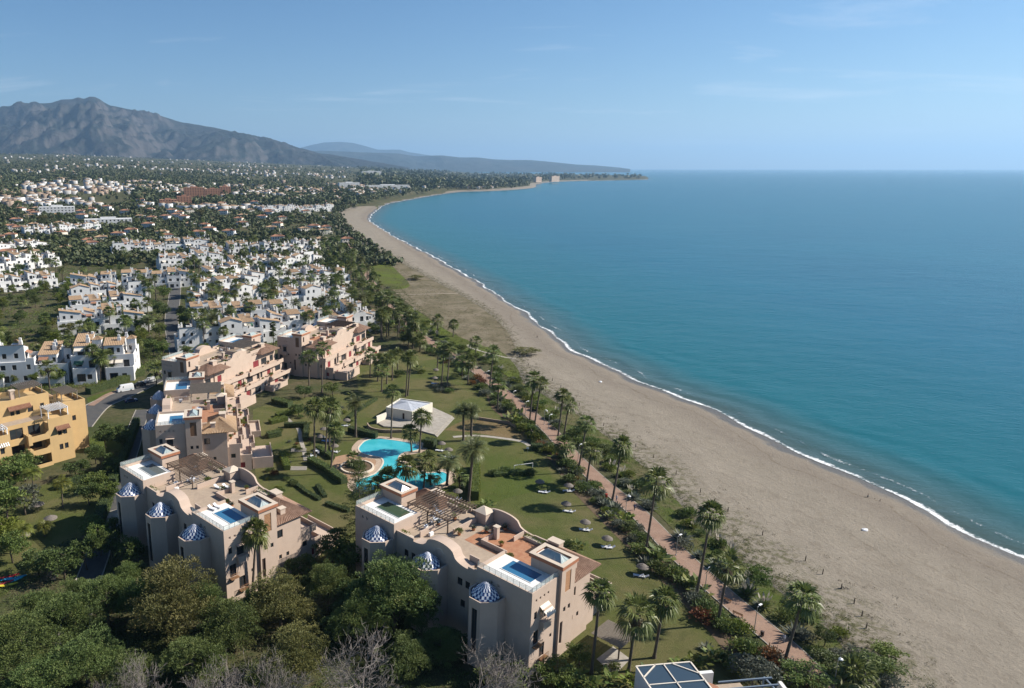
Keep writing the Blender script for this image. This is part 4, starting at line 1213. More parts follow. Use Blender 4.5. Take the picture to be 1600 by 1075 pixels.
def dome_tower(mb, par, cx, cy, r, zt, slit=True):
    """half-octagon stair tower with a tiled blue and white cap; front looks to -x"""
    pts = [(2.6, cy + r), (cx - .55, cy + r), (cx - r + .25, cy + 1.15), (cx - r + .25, cy - 1.15), (cx - .55, cy - r), (2.6, cy - r)]
    for i in range(len(pts) - 1):
        p0, p1 = pts[i], pts[i + 1]; L = math.dist(p0, p1)
        ops = [(L / 2 - .55, L / 2 + .55, 2.2, zt - 1.6, 'win')] if (slit and i == 2) else []
        P, n, d = wall(mb, p0, p1, -0.3, zt, ops, 0.3)
        for o in ops: fill_open(par, P, o, 0.3)
    mb.poly([(p[0], p[1], zt - .75) for p in pts])
    k = (r - .28) / r
    for i in range(len(pts) - 1):
        p0, p1 = pts[i], pts[i + 1]; q0 = (cx + (p0[0] - cx) * k, cy + (p0[1] - cy) * k); q1 = (cx + (p1[0] - cx) * k, cy + (p1[1] - cy) * k)
        mb.quad((*p0, zt), (*p1, zt), (*q1, zt), (*q0, zt)); mb.quad((*q1, zt - .75), (*q0, zt - .75), (*q0, zt), (*q1, zt))
    dm = MB(); prof = [(2.45, -.7), (2.4, -.25), (1.95, .42), (1.3, 1.08), (0.55, 1.68), (0.02, 1.98)]
    dm.lathe(prof, k=8)
    rim = MB(); rim.lathe([(2.45, -.72), (2.57, -.72), (2.57, -.56), (2.45, -.56)], k=8)
    d = dm.build('dome', M['checks'], par, loc=(cx - .05, cy, zt + .15), rz=R(22.5))
    rim.build('dome_rim', M['louvre'], d)

def curved_gable(mb, x, y0, y1, z0, zs, zt, t=0.35, inv=1, hole=True):
    """wall panel in the plane x with an ogee top between y0 and y1"""
    n = 22; pr = []
    for i in range(n + 1):
        f = i / n; g = abs(2 * f - 1)
        if g < 0.5: z = zs + (zt - zs) * (0.5 + 0.5 * math.sqrt(max(0, 1 - (g / 0.5) ** 2)))
        else: z = zs + (zt - zs) * 0.5 * (1 - math.sqrt(max(0, 1 - ((1 - g) / 0.5) ** 2)))
        pr.append((y0 + (y1 - y0) * f, z))
    for i in range(n):
        (a, za), (b, zb) = pr[i], pr[i + 1]
        for xx in (x, x + t): mb.quad((xx, a, z0), (xx, b, z0), (xx, b, zb), (xx, a, za))
        mb.quad((x, a, za), (x, b, zb), (x + t, b, zb), (x + t, a, za))
    mb.quad((x, y0, z0), (x + t, y0, z0), (x + t, y0, pr[0][1]), (x, y0, pr[0][1])); mb.quad((x, y1, z0), (x + t, y1, z0), (x + t, y1, pr[-1][1]), (x, y1, pr[-1][1]))

def round_recess(par, x, y, z, r, t):
    mb = MB(); n = 14
    for i in range(n):
        a, b = 2 * math.pi * i / n, 2 * math.pi * (i + 1) / n
        mb.quad((x, y + r * math.cos(a), z + r * math.sin(a)), (x, y + r * math.cos(b), z + r * math.sin(b)), (x + t, y + (r + .18) * math.cos(b), z + (r + .18) * math.sin(b)), (x + t, y + (r + .18) * math.cos(a), z + (r + .18) * math.sin(a)))
    mb.build('round_moulding', M['stucco_cream'], par)

def chimney_box(par, x, y, w, d, z0, z1, cap='flat', name='chimney'):
    mb = MB(); mb.box(x - w / 2, x + w / 2, y - d / 2, y + d / 2, z0, z1); c = mb.build(name, M['stucco'], par)
    k = MB()
    if cap == 'flat': k.box(x - w / 2 - .15, x + w / 2 + .15, y - d / 2 - .15, y + d / 2 + .15, z1, z1 + .16)
    else:
        p = [(x - w / 2 - .25, y - d / 2 - .25, z1), (x + w / 2 + .25, y - d / 2 - .25, z1), (x + w / 2 + .25, y + d / 2 + .25, z1), (x - w / 2 - .25, y + d / 2 + .25, z1)]
        for i in range(4): k.tri(p[i], p[(i + 1) % 4], (x, y, z1 + .75))
        k.poly(p[::-1])
    k.build('cap', M['stucco_cream'], c)

def beige_apartments(name, label, O, rz, pools=('poolblue', 'poolgreen'), perg='darkwood', near=True, redfloor=True, tiles='tile', awn=False, seed=1):
    rng = random.Random(seed)
    T = thing(name, label, 'apartment building', (O[0], O[1], 0), rz)
    HT, RF = 15.5, 12.9
    mb = MB()
    fy = {'-y': [(1.0, 1.45, 13.3, 13.75, 'vent'), (2.1, 2.55, 13.3, 13.75, 'vent'), (3.2, 3.65, 13.3, 13.75, 'vent'), (4.3, 4.75, 13.3, 13.75, 'vent'),
                 (0.8, 1.6, 10.2, 11.5), (2.6, 4.2, 9.3, 11.5), (0.9, 2.3, 5.4, 7.9), (2.8, 4.2, 2.2, 4.7), (4.8, 5.4, 7.9, 8.6), (5.6, 6.2, 4.6, 5.3)],
          '-x': [(3.0, 3.5, 13.4, 13.9, 'vent'), (4.4, 4.9, 13.4, 13.9, 'vent'), (1.5, 2.2, 9.4, 10.4)]}
    # near pool house at the corner and its twin at the far end
    block(mb, T, 0, 7.5, 0, 11.2, -0.5, HT - .9, fy)
    block(mb, T, 0, 7.5, 31, 42, -0.5, HT - .9, {'-y': [(0.8, 1.5, 9.5, 10.6)], '-x': [(2, 2.5, 13.4, 13.9, 'vent'), (3.2, 3.7, 13.4, 13.9, 'vent'), (8.3, 9.2, 9.0, 10.4), (8.3, 9.2, 5.2, 6.6)]})
    for i, (y0, y1) in enumerate(((0, 11.2), (31, 42))):
        parapet(mb, 0, 7.5, y0, y1, HT - .9, .62, .3, 'SNW')
        dk = MB(); py0, py1 = (2.6, 8.6) if i == 0 else (33.0, 39.5); z = HT - .86; X0, X1, Y0, Y1 = 0.3, 7.5, y0 + .3, y1 - .3
        px0, px1 = 3.2, 6.6
        dk.quad((X0, Y0, z), (X1, Y0, z), (X1, py0, z), (X0, py0, z)); dk.quad((X0, py1, z), (X1, py1, z), (X1, Y1, z), (X0, Y1, z))
        dk.quad((X0, py0, z), (px0, py0, z), (px0, py1, z), (X0, py1, z)); dk.quad((px1, py0, z), (X1, py0, z), (X1, py1, z), (px1, py1, z))
        dk.box(px0 - .12, px0, py0 - .12, py1 + .12, z, z + .08); dk.box(px1, px1 + .12, py0 - .12, py1 + .12, z, z + .08); dk.box(px0, px1, py0 - .12, py0, z, z + .08); dk.box(px0, px1, py1, py1 + .12, z, z + .08)
        d = dk.build('pool_deck', M['whitefloor'], T)
        w = MB(); w.quad((px0, py0, z + .02), (px1, py0, z + .02), (px1, py1, z + .02), (px0, py1, z + .02)); w.build('pool_water', M[pools[i]], d)
        zr = HT - .28
        glass_rail(T, (0.15, y0 + .15, 0), (0.15, y1 - .15, 0), zr, single=not near); glass_rail(T, (0.15, (y0 if i == 0 else y1) + (.15 if i == 0 else -.15), 0), (7.3, (y0 if i == 0 else y1) + (.15 if i == 0 else -.15), 0), zr, single=not near)
    # skylight towers
    skylight_tower(mb, T, 7.52, 11.6, -0.5, 5.6, -0.5, 16.6, [(1.2, 2.8, 11.8, 15.6, 'louvre'), (1.0, 1.7, 8.2, 9.1), (2.4, 3.1, 8.2, 9.1), (0.3, 1.1, 2.4, 6.6, 'dark')])
    skylight_tower(mb, T, 7.52, 11.6, 36.6, 42.4, -0.5, 16.6)
    # middle body
    block(mb, T, 0.6, 18.0, 11.22, 30.98, -0.5, RF, {'-x': [(2.2, 3.2, 9.6, 11.0), (4.0, 5.0, 9.6, 11.0), (15.2, 16.3, 9.6, 11.0), (17.0, 18.0, 9.6, 11.0), (2.2, 3.2, 5.6, 7.0), (16, 17, 5.6, 7.0)]}, top=False)
    block(mb, T, 7.52, 18.0, 5.62, 36.58, RF - 3, RF, {}, top=False)
    flr = MB(); flr.quad((0.6, 11.22, RF), (18, 11.22, RF), (18, 30.98, RF), (0.6, 30.98, RF)); flr.quad((7.52, 5.62, RF + .004), (18, 5.62, RF + .004), (18, 11.22, RF + .004), (7.52, 11.22, RF + .004)); flr.quad((7.52, 30.98, RF + .004), (18, 30.98, RF + .004), (18, 36.58, RF + .004), (7.52, 36.58, RF + .004))
    flr.build('roof_terrace', M['terraceflr'], T)
    if redfloor:
        q = MB(); q.quad((8.5, 6.5, RF + .02), (17.6, 6.5, RF + .02), (17.6, 21, RF + .02), (8.5, 21, RF + .02)); q.build('terracotta_floor', M['redfloor'], T)
    curved_gable(mb, 0.58, 13.5, 26.5, RF - .3, RF + .5, RF + 3.0, 2.2)
    round_recess(T, 0.5, 20, RF + .9, .75, .09)
    mb.box(0.6, .9, 11.23, 13.5, RF, RF + 1.0); mb.box(0.6, .9, 26.5, 30.97, RF, RF + 1.0)
    curved_gable(mb, 18.0, 12, 27, 7.2, RF + .6, RF + 2.9, .4)
    round_recess(T, 18.42, 19.5, RF + 1.3, .6, .06)
    mb.box(17.7, 18.0, 5.7, 12, RF, RF + 1.0); mb.box(17.7, 18.0, 27, 36.5, RF, RF + 1.0)
    # terraces on the garden side: floors step out as they go down
    red = lambda n, z, L: [(L * (i + .5) / n - (1.1 if (i * 5 + seed) % 3 == 0 else 1.75), L * (i + .5) / n + (1.1 if (i * 5 + seed) % 3 == 0 else 1.75), z + .05, z + 2.45, 'red' if (i * 5 + seed + int(z)) % 3 == 0 else 'win') for i in range(n)]
    block(mb, T, 11.62, 18.0, 0.3, 5.6, -0.5, RF - .9, {'-y': [(0.4, 1.9, 8.9, 10.6, 'win'), (0.8, 1.5, 4.3, 5.2), (2.6, 3.3, 4.3, 5.2)], '+x': [(0.8, 3.6, 7.5, 9.8, 'win')]}, top=True)
    block(mb, T, 18.0, 18.4, 5.6, 12, 7.2, RF - 1.0, {'+x': [(1.4, 3.6, 7.5, 9.8, 'red')]})
    wl, nn_, dd_ = wall(mb, (18.42, 12), (18.42, 27), 7.2, RF - .4, red(3, 7.4, 15)); [fill_open(T, wl, o) for o in red(3, 7.4, 15)]
    block(mb, T, 18.0, 18.4, 27, 42, 7.2, RF - 1.0, {'+x': red(3, 7.4, 15)})
    block(mb, T, 11.62, 18.0, 36.6, 42, -0.5, RF - .9)
    block(mb, T, 11.6, 21.2, 0.9, 42.5, -0.5, 7.2, {'+x': red(7, 3.9, 41.6), '-y': [(7.2, 8.4, 4.2, 5.4), (1.2, 1.9, 0.9, 1.8), (3.0, 3.7, 0.9, 1.8)]})
    block(mb, T, 12.2, 24.2, 1.6, 43, -0.5, 3.6, {'+x': red(7, 0.3, 41.4), '-y': [(9, 10.2, 0.9, 2.4, 'red'), (3.0, 3.8, 0.9, 1.8), (6, 7.2, 0.9, 2.4, 'red')]})
    for (x1, z, xo) in ((21.4, 7.2, 18.4), (24.4, 3.6, 21.2)):
        y = 0.9 if x1 < 23 else 1.6; k = 0
        while y < 42:
            L = rng.choice((6.5, 8.2, 9.6)); yy = min(y + L, 42.6); bump = rng.choice((0, .5, 1.1))
            mb.box(x1 + bump - .25, x1 + bump, y + .01, yy - .01, z - .45, z + .95)
            if bump: mb.box(x1 - .2, x1 + bump - .251, y + .01, yy - .01, z - .45, z)
            if bump: mb.box(x1 - .2, x1 + bump - .251, y + .012, y + .22, z + .001, z + .95)
            if bump: mb.box(x1 - .2, x1 + bump - .251, yy - .22, yy - .012, z + .001, z + .95)
            y = yy; k += 1
        mb.box(xo, x1 - .26, (.9 if x1 < 23 else 1.6), (1.12 if x1 < 23 else 1.82), z + .001, z + .95)
    for y in (9.5, 18, 27.5, 36):
        mb.box(21.0, 21.5, y - .25, y + .25, 3.6, 7.2); mb.box(24.0, 24.5, y - .25, y + .25, 0, 3.6)
    block(mb, T, 24.42, 30, 2.2, 13, -.5, 2.3); parapet(mb, 24.42, 30, 2.2, 13, 2.3, .9, .25, 'SE')
    block(mb, T, 24.42, 28, 26, 36, -.5, 1.2); parapet(mb, 24.42, 28, 26, 36, 1.2, .8, .25, 'SEN')
    # tile roofs
    hip_roof(T, 12.1, 20.2, 0.2, 11.6, RF - .85, RF + 1.7, M[tiles], ridge='y'); hip_roof(T, 12.2, 20.2, 31, 42, RF - .85, RF + 1.7, M[tiles], ridge='y')
    mb.box(11.62, 18.0, 5.6, 5.9, RF - 1.7, RF - .1)
    # bay window box on the end wall
    mb.box(2.4, 4.6, -0.85, -0.002, 7.9, 9.3); mb.box(2.4, 4.6, -0.85, -.003, 11.5, 11.62)
    for (a, b, z) in ((0.7, 2.5, 5.35), (2.6, 4.5, 2.15)):
        bl = MB(); bl.box(a, b, -.8, -.002, z - .14, z)
        for i in range(8): bl.bar((a + (b - a) * i / 7, -.77, z), (a + (b - a) * i / 7, -.77, z + .95), .035)
        bl.bar((a, -.77, z + .95), (b, -.77, z + .95), .05); bl.build('balcony', M['louvre'], T)
    if awn:
        k = MB(); k.quad((2.3, -1.5, 10.9), (4.7, -1.5, 10.9), (4.7, -.02, 12.0), (2.3, -.02, 12.0)); k.quad((2.3, -1.5, 10.6), (4.7, -1.5, 10.6), (4.7, -1.5, 10.9), (2.3, -1.5, 10.9)); k.build('awning', M['cloth'], T)
    for cy in (8.0, 21.0, 34.2): dome_tower(mb, T, -1.5, cy, 3.0, 12.3, True)
    wl_ = mb.build('wall', M['stucco'], T)
    chimney_box(T, 17.0, 6.9, 1.5, 2.2, RF, RF + 2.2); chimney_box(T, 16.9, 23.0, 2.6, 2.6, RF, RF + 2.3, 'hip', 'stair_turret'); chimney_box(T, 16.8, 35.4, 1.6, 2.2, RF, RF + 2.0)
    chimney_box(T, 13.2, 17.2, .8, .8, RF, RF + 2.4); chimney_box(T, 14.5, 1.8, 1.2, 1.0, RF - 1.2, RF + 1.3)
    for bx_ in ((8.6, 15.4, 23.7, 23.95, RF, RF + 1.05), (9.6, 9.85, 12.2, 18.0, RF, RF + .9), (9.85, 13.0, 17.75, 18.0, RF, RF + .9), (3.0, 3.25, 13.0, 15.2, RF, RF + 1.6), (14.6, 17.69, 14.2, 14.42, RF, RF + 1.0), (3.2, 7.3, 27.2, 27.45, RF, RF + 1.2)):
        MB().box(*bx_).build('partition_wall', M['stucco'], T)
    for (px0, py0) in ((4.6, 26.0), (5.9, 28.6), (13.6, 33.2)): u_ = MB(); u_.box(px0, px0 + .95, py0, py0 + .4, RF + .1, RF + .8); u_.build('air_conditioner', M['whitemetal'], T)
    for (a_, b_, c_, d_) in ((16.7, 17.6, 8.2, 13.6), (16.7, 17.6, 27.5, 33), (1.2, 1.9, 27.6, 30.6)):
        pl = MB(); pl.box(a_, b_, c_, d_, RF, RF + .55); p_ = pl.build('planter', M['stucco_cream'], T); rr_ = np.random.default_rng(seed * 9 + int(c_)); k_ = int((d_ - c_) * 3)
        link('planting', leaf_mesh('planting', leaves(np.c_[rr_.uniform(a_, b_, k_), rr_.uniform(c_, d_, k_), np.full(k_, RF + .7)], rr_.uniform(.2, .5, k_), 24, .22, .1, rr_, up=.4), M['broad'] if seed % 2 else M['bright']), p_)
    pergola_parts(T, 7.9, 16.5, 24.6, 35.5, RF + 2.7, 15, 'x', perg, True, RF)
    return T

OA, OB = G(349, 829, 15.5), G(832, 926, 15.5)
aptB = beige_apartments('beige_apartment_building', 'beige apartment building beside the lawn with three blue checked domes and terracotta roof terrace', OB, R(43.5), ('poolblue', 'poolgreen'), 'darkwood', True, True, 'tile', True, 2)
aptA = beige_apartments('beige_apartment_building', 'beige apartment building with three checked domes, lone palm before its end wall', OA, R(45), ('poolblue', 'poolgrey'), 'darkwood', True, False, 'tile', False, 3)
OC = G(242, 664, 15.5)
aptC = beige_apartments('beige_apartment_building', 'beige apartment building with stacked checked domes and grey panelled pergola, beyond the lane', OC, R(12.7), ('poolblue', 'poolblue'), 'greywood', False, True, 'tiletan', False, 4)
OD = G(252, 563, 15.0)
aptD = beige_apartments('beige_apartment_building', 'beige terraced apartment building with red shutters, parked vans near its end', OD, R(-26), ('poolgrey', 'poolblue'), 'greywood', False, False, 'tile', False, 5)
OE = G(433, 526, 15.0)
aptE = beige_apartments('beige_apartment_building', 'beige terraced apartment building with red shutters and two palms before its end wall', OE, R(-25), ('poolblue', 'poolgrey'), 'darkwood', False, True, 'tile', False, 6)
# ---- ochre apartment building
def ochre_building():
    x, y = G(-22, 752)
    T = thing('ochre_apartment_building', 'ochre yellow apartment building with scalloped balconies and timber pergola on top', 'apartment building', (x, y, 0), R(47))
    T.scale = (1.08, 1.08, 1.28)
    mb = MB(); W2 = lambda a, z: [(a, a + .95, z, z + 1.25, 'win'), (a + 1.35, a + 2.3, z, z + 1.25, 'win')]
    Y = M['yellow']
    def blk(*a, **k): block(mb, T, *a, **k)
    blk(-16, 4.6, 2.0, 15, -.5, 9.9, {'-y': W2(15.5, 4.4) + W2(12, 4.4) + W2(12, 7.4)})
    blk(1.0, 6.2, -1.6, 4, -.5, 8.4, {'-y': W2(1.3, 5.3) + W2(1.3, 2.2)})
    blk(6.22, 15.6, 1.6, 14, -.5, 9.9, {'-y': [(1, 4.2, .4, 2.6), (1, 4.2, 3.6, 5.8), (1, 4.2, 6.8, 9.0), (5.4, 8.4, 6.8, 9.0), (5.4, 8.4, 3.6, 5.8), (5.4, 8.4, .4, 2.6)]})
    blk(15.62, 21.6, -1.2, 12, -.5, 9.2, {'-y': W2(2.2, 6.0) + W2(2.2, 2.7), '+x': [(1, 2, 6, 7.3)]})
    blk(21.62, 27.5, 3.2, 13, -.5, 10.8, {'-y': [(2, 3.0, 7.2, 8.4)]})
    blk(6.0, 19.0, 5.2, 13.8, 9.9, 13.6, {'-y': W2(3.2, 11.0) + [(7.4, 8.8, 11.0, 12.3, 'win'), (10.6, 11.6, 11.0, 12.4, 'win')], '+x': [(1.2, 2.2, 10.9, 12.3)]})
    # scalloped balcony fronts: the parapet swells up at each party wall
    for z in (3.2, 6.4):
        for (a, b, out) in ((6.22, 10.6, -.2), (10.62, 15.6, -1.2)):
            n = 10
            for i in range(n):
                f0, f1 = i / n, (i + 1) / n; h0, h1 = (.75 + .65 * max(0, 1 - 5 * min(f, 1 - f)) for f in (f0, f1)); xa, xb = a + (b - a) * f0, a + (b - a) * f1
                for yy in (out, out + .22): mb.quad((xa, yy, z - .5), (xb, yy, z - .5), (xb, yy, z + h1), (xa, yy, z + h0))
                mb.quad((xa, out, z + h0), (xb, out, z + h1), (xb, out + .22, z + h1), (xa, out + .22, z + h0))
            mb.box(a, b, out + .221, 1.598, z - .3, z - .02)
            mb.box(b - .24, b - .004, out + .222, 1.597, z - .018, z + 1.2)
        mb.box(10.3, 11.2, -1.75, -.205, z - .9, z + 1.25)
    mb.box(6.22, 15.6, -1.9, -1.7, -.4, .8)
    parapet(mb, -16, 4.6, 2, 15, 9.9, 1.0, .25, 'SWN'); parapet(mb, 15.62, 21.6, -1.2, 5.1, 9.2, .95, .25, 'SE'); parapet(mb, 21.62, 27.5, 3.2, 13, 10.8, .9, .25, 'SEN'); parapet(mb, 6, 19, 5.2, 13.8, 13.6, .9, .25, 'SENW'); parapet(mb, 1.0, 6.2, -1.6, 1.9, 8.4, .8, .25, 'SWE')
    mb.build('wall', Y, T)
    fl = MB(); fl.quad((6.3, -.9, 9.915), (19, -.9, 9.915), (19, 5.19, 9.915), (6.3, 5.19, 9.915)) if False else fl.quad((6.25, 1.7, 9.915), (15.6, 1.7, 9.915), (15.6, 5.19, 9.915), (6.25, 5.19, 9.915)); fl.build('terrace_floor', M['terraceflr'], T)
    for (a, b, yy, z) in ((8.6, 14.2, 5.18, 12.6), (17.2, 20.8, -1.22, 7.7)):
        m = MB(); tile_slope(m, (a, yy - 1.1, z - .25), (b, yy - 1.1, z - .25), (b, yy, z + .45), (a, yy, z + .45), .3); m.quad((a, yy - 1.1, z - .3), (b, yy - 1.1, z - .3), (b, yy, z + .3), (a, yy, z + .3)); m.build('tile_canopy', M['tilered'], T)
    m = MB(); 
    for i in range(9): m.quad((1.4 + i * .5, -2.5, 7.0), (1.65 + i * .5, -2.5, 7.0), (1.65 + i * .5, -1.62, 7.6), (1.4 + i * .5, -1.62, 7.6))
    m.build('awning', M['whitemetal'], T)
    pergola_parts(T, 12.5, 18.6, 7.6, 13, 16.0, 12, 'y', 'greywood', True, 13.6); pergola_parts(T, 15.9, 21.2, -.9, 4.0, 12.0, 10, 'y', 'whitemetal', True, 9.2); pergola_parts(T, 1.2, 6.0, -1.4, 1.8, 10.6, 9, 'y', 'whitemetal', True, 8.4); pergola_parts(T, 22.4, 27, 6, 12.5, 13.2, 10, 'y', 'greywood', True, 10.8)
    chimney_box(T, 11.4, 9, 1.1, 1.1, 13.6, 15.6)
    hip_roof(T, 18.2, 21.0, 9, 12.8, 12.4, 13.4, M['tiletan'], ridge='y', name='small_roof')
    return T
ochre_building()

# ---- pool house
PHC = [G(603, 636, 3.7), G(644, 643, 3.7), G(676, 629, 3.7), G(625, 622, 3.7)]
ph = thing('pool_house', 'white flat-walled pool house with pale metal pyramid roof beside the pool', 'pool house')
mb = MB(); edges = [((6.0, 6.8, .5, 2.6, 'dark'), (8.6, 12.4, .5, 2.7, 'win')), ((2, 5, .5, 2.6, 'win'),), (), ()]
c = [Vector(p) for p in PHC]
for i in range(4):
    a, b = c[i], c[(i + 1) % 4]; L = (b - a).length; ops = [o for o in edges[i] if o[1] < L - .2]
    P_, n_, d_ = wall(mb, a, b, -.2, 3.7, ops, .25)
    for o in ops: fill_open(ph, P_, o, .25)
cen = sum(c, Vector((0, 0))) / 4
q = [cen + (p - cen) * .94 for p in c]
for i in range(4):
    a, b, e, f = c[i], c[(i + 1) % 4], q[(i + 1) % 4], q[i]
    mb.quad((*a, 3.7), (*b, 3.7), (*e, 3.7), (*f, 3.7)); mb.quad((*e, 3.3), (*f, 3.3), (*f, 3.7), (*e, 3.7))
mb.build('wall', M['cream'], ph)
rf = MB()
for i in range(4): rf.tri((*q[i], 3.35), (*q[(i + 1) % 4], 3.35), (*cen, 4.7))
M['zinc'] = pmat('pale_zinc', (0.40, 0.42, 0.46), (0.34, 0.36, 0.40), 1.0, rough=0.5, spec=0.5)
r_ = rf.build('roof', M['zinc'], ph)
for i in range(4):
    for k in range(1, 7):
        a = q[i].lerp(q[(i + 1) % 4], k / 7); s = MB(); s.bar((*a, 3.38), (*(a.lerp(cen, 1 - abs(2 * k / 7 - 1))), 3.38 + 1.33 * (1 - abs(2 * k / 7 - 1))), .07); s.build('roof_seam', M['zinc'], r_)
tp = GL([(589, 662), (604, 651), (640, 655), (676, 638), (707, 652), (680, 681), (640, 670), (600, 668)])
tm = MB(); tm.prism(tp, -.1, .42); tm.prism(GL([(707, 652), (680, 681), (683, 683.5), (710, 654)]), -.1, .22)
tag(tm.build('pool_house_terrace', M['concrete']), kind='structure')
sw = MB(); sw.prism(GL([(588, 661), (603, 655), (604, 656), (589, 663)]), 0, 2.4); sw.build('side_wall', M['cream'], ph)

# ---- swimming pool
POOL = [(563, 697), (572, 689), (590, 686), (612, 688), (632, 691), (650, 694), (657, 699), (650, 704), (632, 707), (624, 712), (622, 719), (632, 727), (650, 733), (668, 740), (690, 738), (699, 743), (697, 752), (680, 760), (650, 768), (610, 771), (572, 768), (557, 761), (559, 751), (574, 746), (588, 740), (596, 731), (600, 722), (595, 715), (580, 712), (566, 708), (561, 702)]
PP = catmull(np.array(GL(POOL + [POOL[0]])), [4] * len(POOL))[:-1]
tg = np.roll(PP, -1, 0) - np.roll(PP, 1, 0); tg /= np.linalg.norm(tg, axis=1)[:, None]
pn = np.stack([tg[:, 1], -tg[:, 0]], 1)
if inside(PP[:1] + pn[:1] * .5, PP)[0]: pn = -pn
out1 = PP + pn * 0.45; out2 = PP + pn * 2.2
pool = thing('swimming_pool', 'free-form turquoise swimming pool with pale stone edge between palms', 'swimming pool')
cop = MB()
for i in range(len(PP)):
    j = (i + 1) % len(PP)
    cop.quad((*PP[i], .16), (*PP[j], .16), (*out1[j], .16), (*out1[i], .16)); cop.quad((*PP[i], -.1), (*PP[j], -.1), (*PP[j], .16), (*PP[i], .16)); cop.quad((*out1[j], .0), (*out1[i], .0), (*out1[i], .16), (*out1[j], .16))
M['coping'] = pmat('pool_coping', (0.60, 0.52, 0.43), (0.50, 0.43, 0.35), 1.5, vec='Position')
cop.build('coping', M['coping'], pool)
t = NT('pool_water'); n1 = t.noise(t.pos(), .25, 3)
cc = t.mix(t.rng(n1, .3, .7), (0.030, 0.325, 0.385), (0.070, 0.410, 0.455)); t.bsdf(cc, .05, .4, t.noise(t.pos(), 1.5, 3), .15, .08); M['poolwater'] = t.m
bm = bmesh.new(); f = bm.faces.new([bm.verts.new((p[0], p[1], .075)) for p in PP]); f.normal_update()
if f.normal.z < 0: f.normal_flip()
bmesh.ops.triangulate(bm, faces=[f]); me = bpy.data.meshes.new('pool_water'); bm.to_mesh(me); bm.free(); me.materials.append(M['poolwater']); link('water', me, pool)
dk = MB()
for i in range(len(PP)):
    j = (i + 1) % len(PP); dk.quad((*out1[i], .05), (*out1[j], .05), (*out2[j], .05), (*out2[i], .05))
tag(dk.build('pool_deck', pmat('pool_deck_paving', (0.40, 0.31, 0.235), (0.33, 0.25, 0.185), 1.2, vec='Position')), kind='structure')
sheet('pool_terrace', [(524, 714), (545, 710), (580, 712), (592, 720), (588, 738), (560, 752), (530, 748), (515, 738)], 0.035, pmat('clay_paving', (0.33, 0.21, 0.13), (0.26, 0.16, 0.10), 1.0, vec='Position'), sub=3)
jx, jy = G(558, 731)
jz = thing('round_planter', 'round raised planter with white rim at the inner edge of the pool', 'planter', (jx, jy, 0))
k = MB(); k.lathe([(4.7, 0), (4.7, .5), (4.2, .5), (4.2, .1)], k=28); k.build('rim', M['coping'], jz)
k = MB(); k.lathe([(4.2, .3), (.01, .32)], k=28); k.build('soil', M['soil'], jz)

# ---- white villa at the bottom edge, glazed roof
wv = thing('white_villa', 'white villa with a blue glass roof and slatted pergola at the bottom edge', 'house')
q0, q1, q2 = Vector(G(994, 1040, 8.0)), Vector(G(1079, 1033, 8.0)), Vector(G(1116, 1080, 8.0)); q3 = q0 + (q2 - q1)
ax = (q1 - q0).normalized(); ay = (q2 - q1).normalized()
mb = MB()
qq = [q3 + ay * 3, q2 + ay * 3, q1, q0]
mb.prism([tuple(p) for p in qq], -.3, 7.7, cap=False)
ext = [q1 + ax * .2, q1 + ax * 8.5, q1 + ax * 8.5 + ay * 16, q1 + ax * .2 + ay * 16]
mb.prism([tuple(p) for p in ext[::-1]], -.3, 3.4)
tf_ = MB(); tf_.poly([(*p, 3.42) for p in ext]); tf_.build('terrace_floor', M['terraceflr'], wv)
e2 = [q1 + ax * .2 - ay * .6, q1 + ax * 4.0 - ay * .6, q1 + ax * 4.0 - ay * .01, q1 + ax * .2 - ay * .01]
mb.prism([tuple(p) for p in e2[::-1]], -.3, 5.6)
lf = [q0 - ax * 5 + ay * 3.5, q0 - ax * .02 + ay * 3.5, q0 - ax * .02 + ay * 14, q0 - ax * 5 + ay * 14]
mb.prism([tuple(p) for p in lf[::-1]], -.3, 5.0)
mb.build('wall', M['white'], wv)
gz = MB(); gz.quad((*qq[0], 7.78), (*qq[1], 7.78), (*qq[2], 7.78), (*qq[3], 7.78)); groof = gz.build('glass_roof', M['roofglass'], wv)
def gbar(a, b, w=.16): MB().bar((*a, 7.86), (*b, 7.86), w, .14).build('glazing_bar', M['cloth'], groof)
for i in range(4): gbar(qq[i], qq[(i + 1) % 4], .22)
m_ = q0.lerp(q1, .5); gbar(m_, m_ + (q2 - q1) * 1.4); h_ = q0 + (q2 - q1) * .62; gbar(h_, h_ + (q1 - q0)); gbar(q0.lerp(q1, .35), q0 + (q2 - q1) * .38); gbar(q0.lerp(q1, .65), q1 + (q2 - q1) * .4)
tr = MB(); a = q1 + ax * .25 + ay * 3; b = q1 + ax * .25 + ay * 14; tile_slope(tr, (*(a + ax * 2.4), 5.8), (*(b + ax * 2.4), 5.8), (*b, 7.0), (*a, 7.0), .3); a = q0 - ax * 5.4 + ay * 3.1; tile_slope(tr, (*(a + ay * 12), 5.0), (*a, 5.0), (*(a + ax * 5.3), 6.6), (*(a + ax * 5.3 + ay * 12), 6.6), .3); tr.build('tile_roof', M['tilered'], wv)
M['bluebeam'] = pmat('blue_grey_beam', (0.13, 0.17, 0.22), rough=0.6)
for i in range(6):
    a = q1 + ax * 3.2 + ay * (2.5 + i * 1.5); MB().bar((*a, 6.0), (*(a + ax * 8.5), 6.0), .2, .24).build('pergola_beam', M['bluebeam'], wv)
a = q1 + ax * 10.8 + ay * 2; MB().bar((*a, 5.8), (*(a + ay * 9), 5.8), .22, .2).build('pergola_girder', M['bluebeam'], wv)
for k_ in (0, 4, 8): MB().bar((*(a + ay * k_), 0), (*(a + ay * k_), 5.7), .2).build('pergola_post', M['bluebeam'], wv)
